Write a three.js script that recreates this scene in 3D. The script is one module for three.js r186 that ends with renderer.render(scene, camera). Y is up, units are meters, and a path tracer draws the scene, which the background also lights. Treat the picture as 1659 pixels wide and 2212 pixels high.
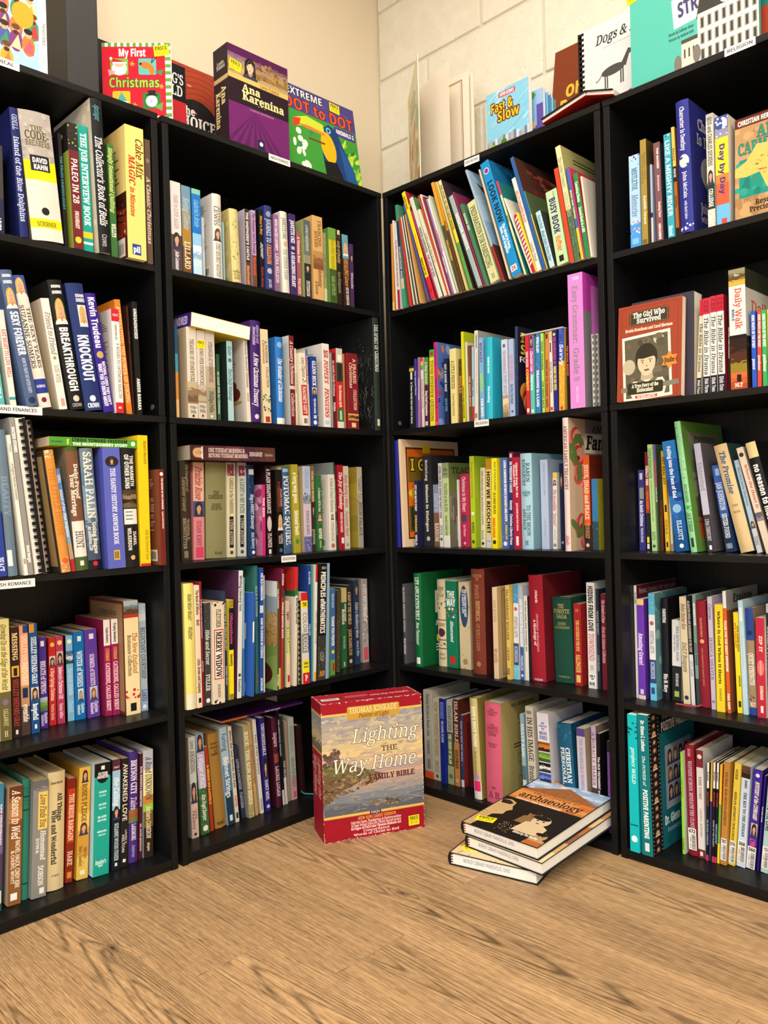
import * as THREE from 'three';
import { RoundedBoxGeometry } from 'three/addons/geometries/RoundedBoxGeometry.js';
import { RectAreaLightUniformsLib } from 'three/addons/lights/RectAreaLightUniformsLib.js';
import { mergeGeometries } from 'three/addons/utils/BufferGeometryUtils.js';

// ---------- camera, light, exposure ----------
const scene = new THREE.Scene();
const renderer = new THREE.WebGLRenderer({ antialias: true });
renderer.toneMapping = THREE.LinearToneMapping;
renderer.toneMappingExposure = 0.9;
renderer.shadowMap.enabled = true;
renderer.shadowMap.type = THREE.PCFSoftShadowMap;
RectAreaLightUniformsLib.init();
scene.background = new THREE.Color().setRGB(3.0, 4.0, 5.6);

const IW = 1659, IH = 2212, FOC = 1739.03;
const EYE = new THREE.Vector3(-2.0547, 0.8571, 2.0396);
const YAW = 0.7816, PITCH = -0.007, ROLL = -0.0266;
const FWD = new THREE.Vector3(Math.sin(YAW) * Math.cos(PITCH), Math.sin(PITCH), -Math.cos(YAW) * Math.cos(PITCH));
const RGT0 = new THREE.Vector3().crossVectors(FWD, new THREE.Vector3(0, 1, 0)).normalize();
const UP0 = new THREE.Vector3().crossVectors(RGT0, FWD);
const RGT = RGT0.clone().multiplyScalar(Math.cos(ROLL)).addScaledVector(UP0, Math.sin(ROLL));
const UPV = UP0.clone().multiplyScalar(Math.cos(ROLL)).addScaledVector(RGT0, -Math.sin(ROLL));
const camera = new THREE.PerspectiveCamera(2 * Math.atan(IH / 2 / FOC) * 180 / Math.PI, IW / IH, 0.05, 40);
camera.position.copy(EYE);
camera.up.copy(UPV);
camera.lookAt(EYE.clone().add(FWD));
scene.add(camera);

const CEIL = 2.9, ROOM = 6.4;
// ceiling troffers: [x, z, size along x, size along z, intensity, colour, what its label adds]
const TROFFERS = [
  [-1.2, 1.25, 0.56, 1.16, 12, 0xfff6ea, 'over the bookcase corner'],
  [-3.0, 2.9, 0.56, 1.16, 66, 0xfff8ee, 'over the middle of the floor'],
  [-1.25, 4.3, 0.56, 1.16, 24, 0xfff8ee, 'along the block wall'],
  [-4.4, 1.3, 0.56, 1.16, 24, 0xfff8ee, 'along the plain wall'],
  [-4.4, 4.6, 0.56, 1.16, 26, 0xfff8ee, 'beside the window wall'],
];
// ray helpers: a photo pixel gives a direction, the surface it touches gives the distance
const rayDir = (px, py) => FWD.clone().addScaledVector(RGT, (px - IW / 2) / FOC).addScaledVector(UPV, -(py - IH / 2) / FOC);
function onAxis(px, py, axis, val) { const d = rayDir(px, py), t = (val - EYE[axis]) / d[axis]; return EYE.clone().addScaledVector(d, t); }

// ---------- small tools ----------
let seed = 20240611;
const rnd = () => { seed = (seed * 1664525 + 1013904223) >>> 0; return seed / 4294967296; };
const rr = (a, b) => a + (b - a) * rnd();
const used = new Map();
function numbered(n) { const k = used.get(n) || 0; used.set(n, k + 1); return k ? n + '_' + String(k).padStart(3, '0') : n; }
function shade(o) { o.traverse((m) => { if (m.isMesh) { m.castShadow = true; m.receiveShadow = true; } }); return o; }
function mesh(name, geo, mat, parent) { const m = new THREE.Mesh(geo, mat); m.name = name; m.castShadow = m.receiveShadow = true; parent.add(m); return m; }
function thing(name, label, category, group) {
  const o = new THREE.Group(); o.name = numbered(name); o.userData = { label, category };
  if (group) o.userData.group = group;
  scene.add(o); return o;
}
function structure(name, label, category) { const o = new THREE.Group(); o.name = name; o.userData = { label, category, kind: 'structure' }; scene.add(o); return o; }
const lin = (hex) => new THREE.Color(hex);
// quad collector: every face flat, uv given as [u0, v0, u1, v1] or per corner
class Quads {
  constructor() { this.p = []; this.t = []; }
  quad(a, b, c, d, uv) {
    const [u0, v0, u1, v1] = uv || [0, 0, 1, 1];
    const P = [a, b, c, a, c, d], T = [[u0, v0], [u1, v0], [u1, v1], [u0, v0], [u1, v1], [u0, v1]];
    for (let i = 0; i < 6; i++) { this.p.push(...P[i]); this.t.push(...T[i]); }
  }
  box(x0, x1, y0, y1, z0, z1, uv, uvs = {}) {   // uvs: px nx py ny pz nz overrides
    const g = (k) => uvs[k] || uv;
    this.quad([x0, y0, z1], [x1, y0, z1], [x1, y1, z1], [x0, y1, z1], g('pz'));
    this.quad([x1, y0, z0], [x0, y0, z0], [x0, y1, z0], [x1, y1, z0], g('nz'));
    this.quad([x1, y0, z1], [x1, y0, z0], [x1, y1, z0], [x1, y1, z1], g('px'));
    this.quad([x0, y0, z0], [x0, y0, z1], [x0, y1, z1], [x0, y1, z0], g('nx'));
    this.quad([x0, y1, z1], [x1, y1, z1], [x1, y1, z0], [x0, y1, z0], g('py'));
    this.quad([x0, y0, z0], [x1, y0, z0], [x1, y0, z1], [x0, y0, z1], g('ny'));
  }
  geo() {
    const g = new THREE.BufferGeometry();
    g.setAttribute('position', new THREE.Float32BufferAttribute(this.p, 3));
    g.setAttribute('uv', new THREE.Float32BufferAttribute(this.t, 2));
    g.computeVertexNormals(); return g;
  }
}
// value noise
const NS = 256, NV = new Float32Array(NS * NS); for (let i = 0; i < NS * NS; i++) NV[i] = rnd();
function vnoise(x, y) {
  const xi = Math.floor(x), yi = Math.floor(y), fx = x - xi, fy = y - yi, sx = fx * fx * (3 - 2 * fx), sy = fy * fy * (3 - 2 * fy);
  const g = (a, b) => NV[((b % NS + NS) % NS) * NS + ((a % NS + NS) % NS)];
  const a = g(xi, yi), b = g(xi + 1, yi), c = g(xi, yi + 1), d = g(xi + 1, yi + 1);
  return a + (b - a) * sx + (c - a) * sy + (a - b - c + d) * sx * sy;
}
function fbm(x, y, o = 4) { let s = 0, a = 0.5, n = 0; for (let i = 0; i < o; i++) { s += a * vnoise(x, y); n += a; x = x * 2.03 + 17.1; y = y * 2.03 + 5.7; a *= 0.5; } return s / n; }
function dataTex(w, h, fn, srgb) {
  const d = new Uint8Array(w * h * 4);
  for (let y = 0; y < h; y++) for (let x = 0; x < w; x++) { const c = fn(x, y), i = (y * w + x) * 4; d[i] = c[0]; d[i + 1] = c[1]; d[i + 2] = c[2]; d[i + 3] = 255; }
  const t = new THREE.DataTexture(d, w, h); t.magFilter = THREE.LinearFilter; t.minFilter = THREE.LinearMipmapLinearFilter; t.generateMipmaps = true;
  t.wrapS = t.wrapT = THREE.RepeatWrapping; if (srgb) t.colorSpace = THREE.SRGBColorSpace; t.needsUpdate = true; return t;
}

// ---------- materials of the room ----------
const grainBump = dataTex(256, 256, (x, y) => { const v = 255 * (0.5 + 0.5 * (fbm(x * 0.5, y * 0.03) - 0.5) * 1.6); return [v, v, v]; });
const blackMat = new THREE.MeshPhysicalMaterial({ color: new THREE.Color().setRGB(0.0062, 0.0063, 0.0068), roughness: 0.36, specularIntensity: 0.4, bumpMap: grainBump, bumpScale: 0.0004 });
const plasterBump = dataTex(512, 512, (x, y) => { const v = 255 * (0.45 + 0.35 * (fbm(x * 0.08, y * 0.08, 5) - 0.5) + 0.25 * (vnoise(x * 0.6, y * 0.6) - 0.5)); return [v, v, v]; });
const drywallMat = new THREE.MeshStandardMaterial({ color: lin('#e6dac0'), roughness: 0.9, bumpMap: plasterBump, bumpScale: 0.0006 });
const blockTexCol = dataTex(512, 512, (x, y) => { const p = fbm(x * 0.03, y * 0.03, 4), q = vnoise(x * 0.35, y * 0.35); const k = q > 0.965 ? 0.8 : 1; return [(226 + 12 * p) * k, (222 + 12 * p) * k, (205 + 12 * p) * k]; }, true);
const blockBump = dataTex(512, 512, (x, y) => { const q = vnoise(x * 0.33, y * 0.33); const v = 150 + 90 * (fbm(x * 0.06, y * 0.06, 5) - 0.5) - (q > 0.94 ? 110 * (q - 0.94) / 0.06 : 0); return [v, v, v]; });
const blockMat = new THREE.MeshStandardMaterial({ map: blockTexCol, roughness: 0.85, bumpMap: blockBump, bumpScale: 0.006 });
const mortarMat = new THREE.MeshStandardMaterial({ color: lin('#d9d4c4'), roughness: 0.92, bumpMap: blockBump, bumpScale: 0.003 });
const whiteMat = new THREE.MeshStandardMaterial({ color: lin('#e9e7e0'), roughness: 0.9 });

// wood: four plank faces side by side in one picture, 0.18 m x 1.22 m each
const WW = 2048, WH = 2048, PW = 512;
const knots = [[[0.66, 0.31, 0.55]], [], [[0.34, 0.58, 0.45]], []];
const woodTex = dataTex(WW, WH, (x, y) => {
  const p = (x / PW) | 0, u = (x % PW) / PW, v = y / WH, gx = (u - 0.5) * 3, gy = v * 6;
  let warp = 0.55 * (fbm(gx * 0.5 + p * 9, gy * 0.35 + p * 4, 3) - 0.5), kd = 0, kr = 0;
  for (const [kx, ky, ks] of knots[p]) { const dx = (u - kx) * 0.18 / 0.012 / ks, dy = (v - ky) * 1.22 / 0.03 / ks, r2 = dx * dx + dy * dy; warp += 0.5 * Math.exp(-r2 * 0.12) * Math.tanh(dx); kd = Math.max(kd, Math.exp(-r2 * 1.3)); kr = Math.max(kr, Math.exp(-r2 * 0.25) * (0.5 + 0.5 * Math.sin(Math.sqrt(r2) * 7))); }
  // long cathedral arches in two of the faces, straight grain in the others
  const ap = [0.5, 0, 0.46, 0][p], ac = [1.0, 0, 0.8, 0][p], ax = (u - ap) * 3, arch = ac * (ax * ax * 1.5 - v * 2.6);
  const w2 = ac ? Math.exp(-ax * ax * 1.2) : 0, ring = (gx * 1.5 + warp * 2) * (1 - w2) + (arch + warp) * w2;
  const rg = 0.5 + 0.5 * Math.sin(ring * 24), line = Math.pow(rg, 4) * (0.4 + 1.2 * fbm(u * 9 + p, v * 3, 2));
  const fine = fbm(u * 110 + p * 31 + warp * 12, v * 16, 3), streak = fbm(u * 30 + 6 * warp, v * 2.2 + p * 7, 3), tone = fbm(u * 2.4 + p * 11, v * 2 + p * 3, 3);
  const tick = Math.max(0, vnoise(u * 190 + p * 50 + warp * 14, v * 46) - 0.6) * 2.5;
  let k = 0.87 - 0.2 * line * (0.25 + w2) + 0.26 * (fine - 0.5) + 0.13 * (streak - 0.5) + 0.2 * (tone - 0.5) + 0.16 * (fbm(u * 60 + warp * 8, v * 90, 2) - 0.5) - 0.22 * tick;
  k *= 1 - 0.42 * kd - 0.12 * kr; k += [0, -0.025, 0.02, 0.01][p];
  return [Math.max(0, Math.min(255, 204 * k)), Math.max(0, Math.min(255, 172 * k - 6)), Math.max(0, Math.min(255, 132 * k - 12))];
}, true);
const woodMat = new THREE.MeshStandardMaterial({ map: woodTex, roughness: 0.46, bumpMap: woodTex, bumpScale: 0.00025 });
const gapMat = new THREE.MeshStandardMaterial({ color: lin('#6b4b2c'), roughness: 0.9 });

// ---------- room shell ----------
{
  const box = (o, name, x0, x1, y0, y1, z0, z1, mat) => { const g = new THREE.BoxGeometry(x1 - x0, y1 - y0, z1 - z0); const m = mesh(name, g, mat, o); m.position.set((x0 + x1) / 2, (y0 + y1) / 2, (z0 + z1) / 2); return m; };
  // floor with planks running parallel to the block wall
  const fl = structure('floor', 'oak look vinyl plank floor with knots', 'floor');
  box(fl, 'subfloor', -ROOM - 0.1, 0.1, -0.12, -0.0035, -0.1, ROOM + 0.1, gapMat);
  const pw = 0.182, pl = 1.22, ge = [];
  for (let q = 0; q < 4; q++) {
    const Q = new Quads(), b = 0.0012, y1 = 0, y0 = -0.0035, u0 = (q * PW + 3) / WW, u1 = ((q + 1) * PW - 3) / WW;
    const w = pw - 0.0006, l = pl - 0.0006;
    const T = [[b, y1, b], [b, y1, l - b], [w - b, y1, l - b], [w - b, y1, b]], D = [[0, y1 - b * 0.6, 0], [0, y1 - b * 0.6, l], [w, y1 - b * 0.6, l], [w, y1 - b * 0.6, 0]], S = D.map(([x, , z]) => [x, y0, z]);
    const uvT = [u0, 0.004, u1, 0.996];
    Q.quad(T[0], T[1], T[2], T[3], uvT);
    const pos = Q.p; void pos;
    for (let i = 0; i < 4; i++) { const j = (i + 1) % 4; Q.quad(D[i], D[j], T[j], T[i], [u0, 0.01, u0 + 0.01, 0.02]); Q.quad(S[i], S[j], D[j], D[i], [u0, 0.01, u0 + 0.01, 0.02]); }
    const g = Q.geo();
    // top face uv: across the plank = u, along = v
    const P = g.attributes.position, U = g.attributes.uv;
    for (let i = 0; i < 6; i++) U.setXY(i, u0 + (u1 - u0) * P.getX(i) / w, 0.004 + 0.992 * P.getZ(i) / l);
    ge.push(g);
  }
  const rows = Math.ceil(ROOM / pw);
  const offs = []; for (let i = 0; i < rows; i++) offs.push(((i * 0.37 + (i % 3) * 0.11 + 0.18) % 1) * pl);
  for (let i = 0; i < rows; i++) {
    const x = -(i + 1) * pw;
    for (let z = -offs[i]; z < ROOM; z += pl) {
      const q = (i * 7 + Math.round((z + 5) / pl) * 3 + (i >> 1)) % 4;
      const m = mesh('plank', ge[q], woodMat, fl); m.position.set(x, 0, z);
      if (rnd() > 0.5) { m.rotation.y = Math.PI; m.position.x += pw - 0.0006; m.position.z += pl - 0.0006; }
    }
  }
  // plain painted wall (plane z = 0), block wall (plane x = 0) and the two walls behind the photographer
  const wl = structure('wall_left', 'smooth cream painted wall', 'wall');
  box(wl, 'wall_face', -ROOM - 0.1, 0.1, -0.1, CEIL + 0.1, -0.12, 0, drywallMat);
  const wr = structure('wall_right', 'cream painted concrete block wall', 'wall');
  const mo = box(wr, 'mortar', 0.0065, 0.16, -0.1, CEIL + 0.1, 0, ROOM + 0.1, mortarMat);
  { const U = mo.geometry.attributes.uv; for (let i = 0; i < U.count; i++) U.setXY(i, U.getX(i) * 12, U.getY(i) * 7); }
  const bh = 0.2435, bl = 0.462, vary = [];
  for (let k = 0; k < 6; k++) {
    const g = new RoundedBoxGeometry(0.03, bh - 0.009, bl - 0.009, 2, 0.006); const U = g.attributes.uv, P = g.attributes.position;
    for (let i = 0; i < U.count; i++) U.setXY(i, (P.getZ(i) + k * 0.31) / 0.5, (P.getY(i) + k * 0.17) / 0.5); vary.push(g);
  }
  let n = 0;
  for (let r = 0, y = -0.062; y < CEIL; y += bh, r++) for (let z = -(r % 2 ? 0.231 : 0) + 0.0; z < ROOM; z += bl) {
    const m = mesh('concrete_block', vary[(n++ * 5 + r) % 6], blockMat, wr);
    const zs = Math.max(z, 0), ze = Math.min(z + bl, ROOM), f = (ze - zs) / bl;
    m.position.set(0.015 + rr(-0.0008, 0.0008), y + bh / 2, (zs + ze) / 2); m.scale.z = f;
  }
  const wb = structure('wall_back', 'cream painted wall opposite the plain wall', 'wall');
  box(wb, 'wall_face', -ROOM - 0.1, 0.1, -0.1, CEIL + 0.1, ROOM, ROOM + 0.12, drywallMat);
  // far side wall with a daylight window
  const wf = structure('wall_far', 'cream painted wall with a wide window', 'wall');
  const wy0 = 0.7, wy1 = 2.4, wz0 = 1.4, wz1 = 4.6, X0 = -ROOM - 0.12, X1 = -ROOM;
  box(wf, 'wall_face', X0, X1, -0.1, wy0, -0.1, ROOM + 0.1, drywallMat);
  box(wf, 'wall_face', X0, X1, wy1, CEIL + 0.1, -0.1, ROOM + 0.1, drywallMat);
  box(wf, 'wall_face', X0, X1, wy0, wy1, -0.1, wz0, drywallMat);
  box(wf, 'wall_face', X0, X1, wy0, wy1, wz1, ROOM + 0.1, drywallMat);
  const wi = structure('window_1', 'white framed window', 'window');
  for (const [a, b, c, d] of [[wy0, wy0 + 0.05, wz0, wz1], [wy1 - 0.05, wy1, wz0, wz1], [wy0 + 0.05, wy1 - 0.05, wz0, wz0 + 0.05], [wy0 + 0.05, wy1 - 0.05, wz1 - 0.05, wz1], [wy0 + 0.05, wy1 - 0.05, 2.975, 3.025]]) box(wi, 'window_frame', X0 + 0.03, X0 + 0.08, a, b, c, d, whiteMat);
  const glass = new THREE.MeshPhysicalMaterial({ color: 0xffffff, transmission: 1, roughness: 0, thickness: 0, ior: 1.5 });
  for (const [c, d] of [[wz0 + 0.05, 2.975], [3.025, wz1 - 0.05]]) { const m = mesh('pane', new THREE.PlaneGeometry(d - c, wy1 - wy0 - 0.1), glass, wi); m.rotation.y = Math.PI / 2; m.position.set(X0 + 0.055, (wy0 + wy1) / 2, (c + d) / 2); }
  const ce = structure('ceiling', 'white ceiling', 'ceiling');
  box(ce, 'ceiling_face', -ROOM - 0.1, 0.16, CEIL, CEIL + 0.12, -0.1, ROOM + 0.1, whiteMat);
  for (const [x, z, sx, sz, it, col, wh] of TROFFERS) {
    const t = thing('ceiling_light', 'flat white ceiling light panel ' + wh, 'light', 'ceiling light panels');
    t.position.set(x, CEIL, z);
    const fr = mesh('frame', new THREE.BoxGeometry(sx + 0.05, 0.02, sz + 0.05), whiteMat, t); fr.position.y = -0.0105;
    const em = new THREE.MeshStandardMaterial({ color: 0xffffff, emissive: new THREE.Color(col), emissiveIntensity: 3, roughness: 1 });
    const p = mesh('diffuser', new THREE.BoxGeometry(sx, 0.006, sz), em, t); p.position.y = -0.0235;
    const L = new THREE.RectAreaLight(col, it, sx, sz); L.position.set(x, CEIL - 0.03, z); L.lookAt(x, 0, z); scene.add(L);
  }
}

// ---------- bookcases ----------
const FA = 0.3078, FB = 0.3061, CW = 0.742, CH = 1.81, BT = 0.0155, UT = 0.0165;
const LV = { 1: 1.445, 2: 1.0863, 3: 0.7319, 4: 0.3746, 0: 0.0261 };
const CASES = {
  A: { side: 'L', u0: -FA - 2 * CW - 0.0125, u1: -FA - CW - 0.0125, txt: 'plain-wall outer bookcase', label: 'black five-tier bookcase on the plain wall, farther from the corner' },
  B: { side: 'L', u0: -FA - CW, u1: -FA - 0.0035, txt: 'plain-wall corner bookcase', label: 'black five-tier bookcase on the plain wall, beside the corner' },
  C: { side: 'R', u0: FB + 0.0035, u1: FB + CW, txt: 'block-wall corner bookcase', label: 'black five-tier bookcase on the block wall, beside the corner' },
  D: { side: 'R', u0: FB + CW + 0.0085, u1: FB + 2 * CW + 0.0085, txt: 'block-wall outer bookcase', label: 'black five-tier bookcase on the block wall, farther from the corner' },
};
const capMat = new THREE.MeshStandardMaterial({ color: lin('#b9bcc0'), metalness: 0.8, roughness: 0.35 });
// frame of a case: X along the shelf (as seen facing it), Y up, Z outwards; origin on the floor at the front plane
function frameOf(side, u, y, setback) { return side === 'L' ? [new THREE.Vector3(u, y, FB - setback), 0] : [new THREE.Vector3(-FA + setback, y, u), -Math.PI / 2]; }
for (const id of 'ABCD') {
  const c = CASES[id], W = c.u1 - c.u0, dp = (c.side === 'L' ? FB : FA) - 0.004;
  const o = thing('bookcase', c.label, 'bookcase', 'matching black bookcases');
  const [p, r] = frameOf(c.side, c.u0, 0, 0); o.position.copy(p); o.rotation.y = r;
  const bd = (name, x0, x1, y0, y1, z0, z1, mat = blackMat) => {
    const g = new RoundedBoxGeometry(x1 - x0, y1 - y0, z1 - z0, 1, 0.0011), U = g.attributes.uv, P = g.attributes.position, tall = y1 - y0 > x1 - x0;
    for (let i = 0; i < U.count; i++) { const a = P.getX(i) + P.getZ(i), b = P.getY(i); U.setXY(i, tall ? a * 8 : (b + P.getZ(i)) * 8, (tall ? b : P.getX(i)) * 1.2); }
    const m = mesh(name, g, mat, o); m.position.set((x0 + x1) / 2, (y0 + y1) / 2, (z0 + z1) / 2); return m;
  };
  const mid = LV[2];
  bd('upright', 0, UT, 0, mid - BT - 0.0004, -dp, 0); bd('upright', W - UT, W, 0, mid - BT - 0.0004, -dp, 0);
  bd('upright', 0, UT, mid + 0.0004, CH - BT - 0.0004, -dp, 0); bd('upright', W - UT, W, mid + 0.0004, CH - BT - 0.0004, -dp, 0);
  bd('middle_shelf', -0.001, W + 0.001, mid - BT, mid, -dp, 0.001);
  bd('top_board', -0.001, W + 0.001, CH - BT, CH, -dp, 0.001);
  for (const k of [1, 3, 4]) bd('shelf', UT, W - UT, LV[k] - BT, LV[k], -dp + 0.006, -0.001);
  bd('bottom_board', UT, W - UT, LV[0] - BT, LV[0], -dp + 0.006, -0.001);
  bd('plinth', UT, W - UT, 0, LV[0] - BT - 0.0005, -0.02, -0.003);
  bd('back_panel', UT * 0.4, W - UT * 0.4, 0.004, CH - BT, -dp + 0.0005, -dp + 0.004);
  for (const [x, sx, y] of [[UT, 1, mid + 0.024], [W - UT, -1, mid + 0.024]]) {
    const g = new THREE.CylinderGeometry(0.0068, 0.0068, 0.0014, 18); g.rotateZ(Math.PI / 2);
    const m = mesh('cam_lock_cap', g, capMat, o); m.position.set(x + sx * 0.0007, y, -0.032);
  }
  c.obj = o;
}

// ---------- print atlas: spines, covers and labels are drawn here and cut out by uv ----------
const AS = 2048, pages = [];
function newPage() {
  const cv = document.createElement('canvas'); cv.width = cv.height = AS;
  const ctx = cv.getContext('2d'); ctx.fillStyle = '#888'; ctx.fillRect(0, 0, AS, AS);
  const tx = new THREE.CanvasTexture(cv); tx.colorSpace = THREE.SRGBColorSpace; tx.anisotropy = 8;
  const pg = { cv, ctx, rows: [], y: 26, n: 0, gloss: new THREE.MeshPhysicalMaterial({ map: tx, roughness: 0.52, specularIntensity: 0.35 }), matte: new THREE.MeshPhysicalMaterial({ map: tx, roughness: 0.8, specularIntensity: 0.4 }) };
  pages.push(pg); return pg;
}
function alloc(w, h) {
  w = Math.ceil(w); h = Math.ceil(h); const W = w + 4, H = h + 4;
  for (const pg of pages) {
    for (const r of pg.rows) if (r.h >= H && r.h <= H * 1.3 + 12 && r.x + W <= AS) { const o = { pg, x: r.x + 2, y: r.y + 2, w, h }; r.x += W; return o; }
    if (pg.y + H <= AS) { const rh = Math.min(Math.ceil(H / 32) * 32, AS - pg.y), r = { x: W, y: pg.y, h: rh }; pg.rows.push(r); pg.y += rh; return { pg, x: 2, y: r.y + 2, w, h }; }
  }
  newPage(); return alloc(w, h);
}
const uvOf = (a) => [a.x / AS, 1 - (a.y + a.h) / AS, (a.x + a.w) / AS, 1 - a.y / AS];
const uvFlip = ([a, b, c, d]) => [c, b, a, d];
function within(a, fn) { const c = a.pg.ctx; c.save(); c.beginPath(); c.rect(a.x - 2, a.y - 2, a.w + 4, a.h + 4); c.clip(); c.translate(a.x, a.y); fn(c, a.w, a.h); c.restore(); }
const swatches = new Map();
function swatch(pgWanted, col) {   // small flat patch of one colour on a given page
  const key = pages.indexOf(pgWanted) + col; if (swatches.has(key)) return swatches.get(key);
  const i = pgWanted.n++, x = (i % 340) * 6, y = ((i / 340) | 0) * 6; pgWanted.ctx.fillStyle = col; pgWanted.ctx.fillRect(x, y, 6, 6);
  const uv = [(x + 2.5) / AS, 1 - (y + 3.5) / AS, (x + 3.5) / AS, 1 - (y + 2.5) / AS]; swatches.set(key, uv); return uv;
}
const FONT = { s: 'sans-serif', b: 'bold sans-serif', S: 'serif', B: 'bold serif', i: 'serif', I: 'bold serif', m: 'monospace' };
function fnt(code, size) { const f = FONT[code] || 'sans-serif'; return f.startsWith('bold') ? 'bold ' + size + 'px ' + f.slice(5) : size + 'px ' + f; }
// text fitted into a box w x h at the origin (baseline along +x)
function fitText(c, str, w, h, col, code = 's', o = {}) {
  let size = h / 0.82; c.font = fnt(code, size); let m = c.measureText(str).width || 1, k = w / m;
  if (k < 0.52) { size *= k / 0.52; k = 0.52; } if (k > (o.max || 1.35)) k = o.max || 1.35;
  c.font = fnt(code, size); m = c.measureText(str).width;
  c.save(); const al = o.align || 'c'; const tw = m * k; c.translate(al === 'l' ? 0 : (w - tw) / 2, h / 2 + size * 0.35);
  if (code === 'i' || code === 'I') c.transform(1, 0, -0.22, 1, 0, 0);
  c.scale(k, 1); c.textAlign = 'left'; c.textBaseline = 'alphabetic';
  if (o.stroke) { c.strokeStyle = o.stroke; c.lineWidth = size * (o.sw || 0.14); c.lineJoin = 'round'; c.strokeText(str, 0, 0); }
  else { c.strokeStyle = col; c.lineWidth = size * 0.04; c.lineJoin = 'round'; c.strokeText(str, 0, 0); }
  c.fillStyle = col; c.fillText(str, 0, 0); c.restore();
}
const tx = (c, str, x, y, w, h, col, code, o) => { c.save(); c.translate(x, y); fitText(c, str, w, h, col, code, o); c.restore(); };
function rrect(c, x, y, w, h, r, col) { c.fillStyle = col; c.beginPath(); c.roundRect(x, y, w, h, r); c.fill(); }
function blob(c, x, y, rx, ry, col, rot = 0) { c.fillStyle = col; c.beginPath(); c.ellipse(x, y, Math.max(0.1, rx), Math.max(0.1, ry), rot, 0, 7); c.fill(); }
function poly(c, pts, col) { c.fillStyle = col; c.beginPath(); pts.forEach(([x, y], i) => (i ? c.lineTo(x, y) : c.moveTo(x, y))); c.closePath(); c.fill(); }
function speckle(c, w, h, cols, n, r0, r1, y0 = 0, y1 = 1, st = 1) { for (let i = 0; i < n; i++) { const r = rr(r0, r1); blob(c, rr(0, w), rr(y0 * h, y1 * h), r * st, r, cols[(rnd() * cols.length) | 0], rr(-0.5, 0.5)); } }
function face(c, x, y, w, h, hair, skin = '#d2a283', cloth) {
  const X = (k) => x + w * k, Y = (k) => y + h * k, fair = hair[1] > '8';
  c.save(); c.beginPath(); c.rect(x, y, w, h); c.clip();
  if (cloth) blob(c, X(0.5), Y(0.37), w * 0.3, h * 0.29, hair); else blob(c, X(0.5), Y(0.43), w * 0.37, h * 0.38, hair); if (!cloth) poly(c, [[X(0.15), Y(0.4)], [X(0.85), Y(0.4)], [X(0.9), Y(0.84)], [X(0.1), Y(0.84)]], hair);
  poly(c, [[X(0.36), Y(0.6)], [X(0.64), Y(0.6)], [X(0.68), Y(0.86)], [X(0.32), Y(0.86)]], cloth ? '#b0a488' : '#b98a6c');
  poly(c, [[X(-0.05), Y(1.01)], [X(0.06), Y(0.86)], [X(0.34), Y(0.78)], [X(0.5), Y(0.9)], [X(0.66), Y(0.78)], [X(0.94), Y(0.86)], [X(1.05), Y(1.01)]], cloth || (fair ? '#e2dcd4' : '#343a50'));
  blob(c, X(0.5), Y(0.45), w * 0.245, h * 0.25, skin); blob(c, X(0.5), Y(0.6), w * 0.17, h * 0.13, skin);
  poly(c, cloth ? [[X(0.22), Y(0.46)], [X(0.24), Y(0.22)], [X(0.5), Y(0.1)], [X(0.77), Y(0.24)], [X(0.78), Y(0.44)], [X(0.7), Y(0.36)], [X(0.4), Y(0.38)], [X(0.27), Y(0.36)]] : [[X(0.2), Y(0.5)], [X(0.24), Y(0.22)], [X(0.52), Y(0.1)], [X(0.8), Y(0.26)], [X(0.8), Y(0.5)], [X(0.72), Y(0.36)], [X(0.58), Y(0.25)], [X(0.36), Y(0.34)]], hair);
  c.strokeStyle = fair ? '#f0e2b4' : '#6a5a50'; c.lineWidth = Math.max(0.6, w * 0.018); for (const k of cloth ? [] : [0.2, 0.27, 0.74, 0.82]) { c.beginPath(); c.moveTo(X(0.5), Y(0.12)); c.quadraticCurveTo(X(k), Y(0.3), X(k), Y(0.74)); c.stroke(); }
  for (const s of [-1, 1]) { blob(c, X(0.5 + s * 0.105), Y(0.455), w * 0.042, h * 0.016, '#f0e6dc'); blob(c, X(0.5 + s * 0.105), Y(0.456), w * 0.022, h * 0.016, '#3a2a24'); blob(c, X(0.5 + s * 0.11), Y(0.415), w * 0.06, h * 0.009, '#7a563e'); }
  blob(c, X(0.505), Y(0.535), w * 0.03, h * 0.014, '#b07e62'); blob(c, X(0.5), Y(0.615), w * 0.075, h * 0.018, cloth ? '#5a4a3a' : '#a84e48'); c.restore();
}
function scenery(c, x, y, w, h, cols) {
  c.save(); c.beginPath(); c.rect(x, y, w, h); c.clip(); const n = cols.length;
  cols.forEach((k, i) => { c.fillStyle = k; c.fillRect(x, y + h * i / n, w, h / n + 1); });
  for (let i = 0; i < 60; i++) { const j = (rnd() * n) | 0; blob(c, x + rr(0, w), y + h * (j + rr(-0.25, 1.25)) / n, rr(0.03, 0.3) * w, rr(0.008, 0.03) * h + 0.8, cols[j], rr(-0.3, 0.3)); } c.restore();
}
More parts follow.
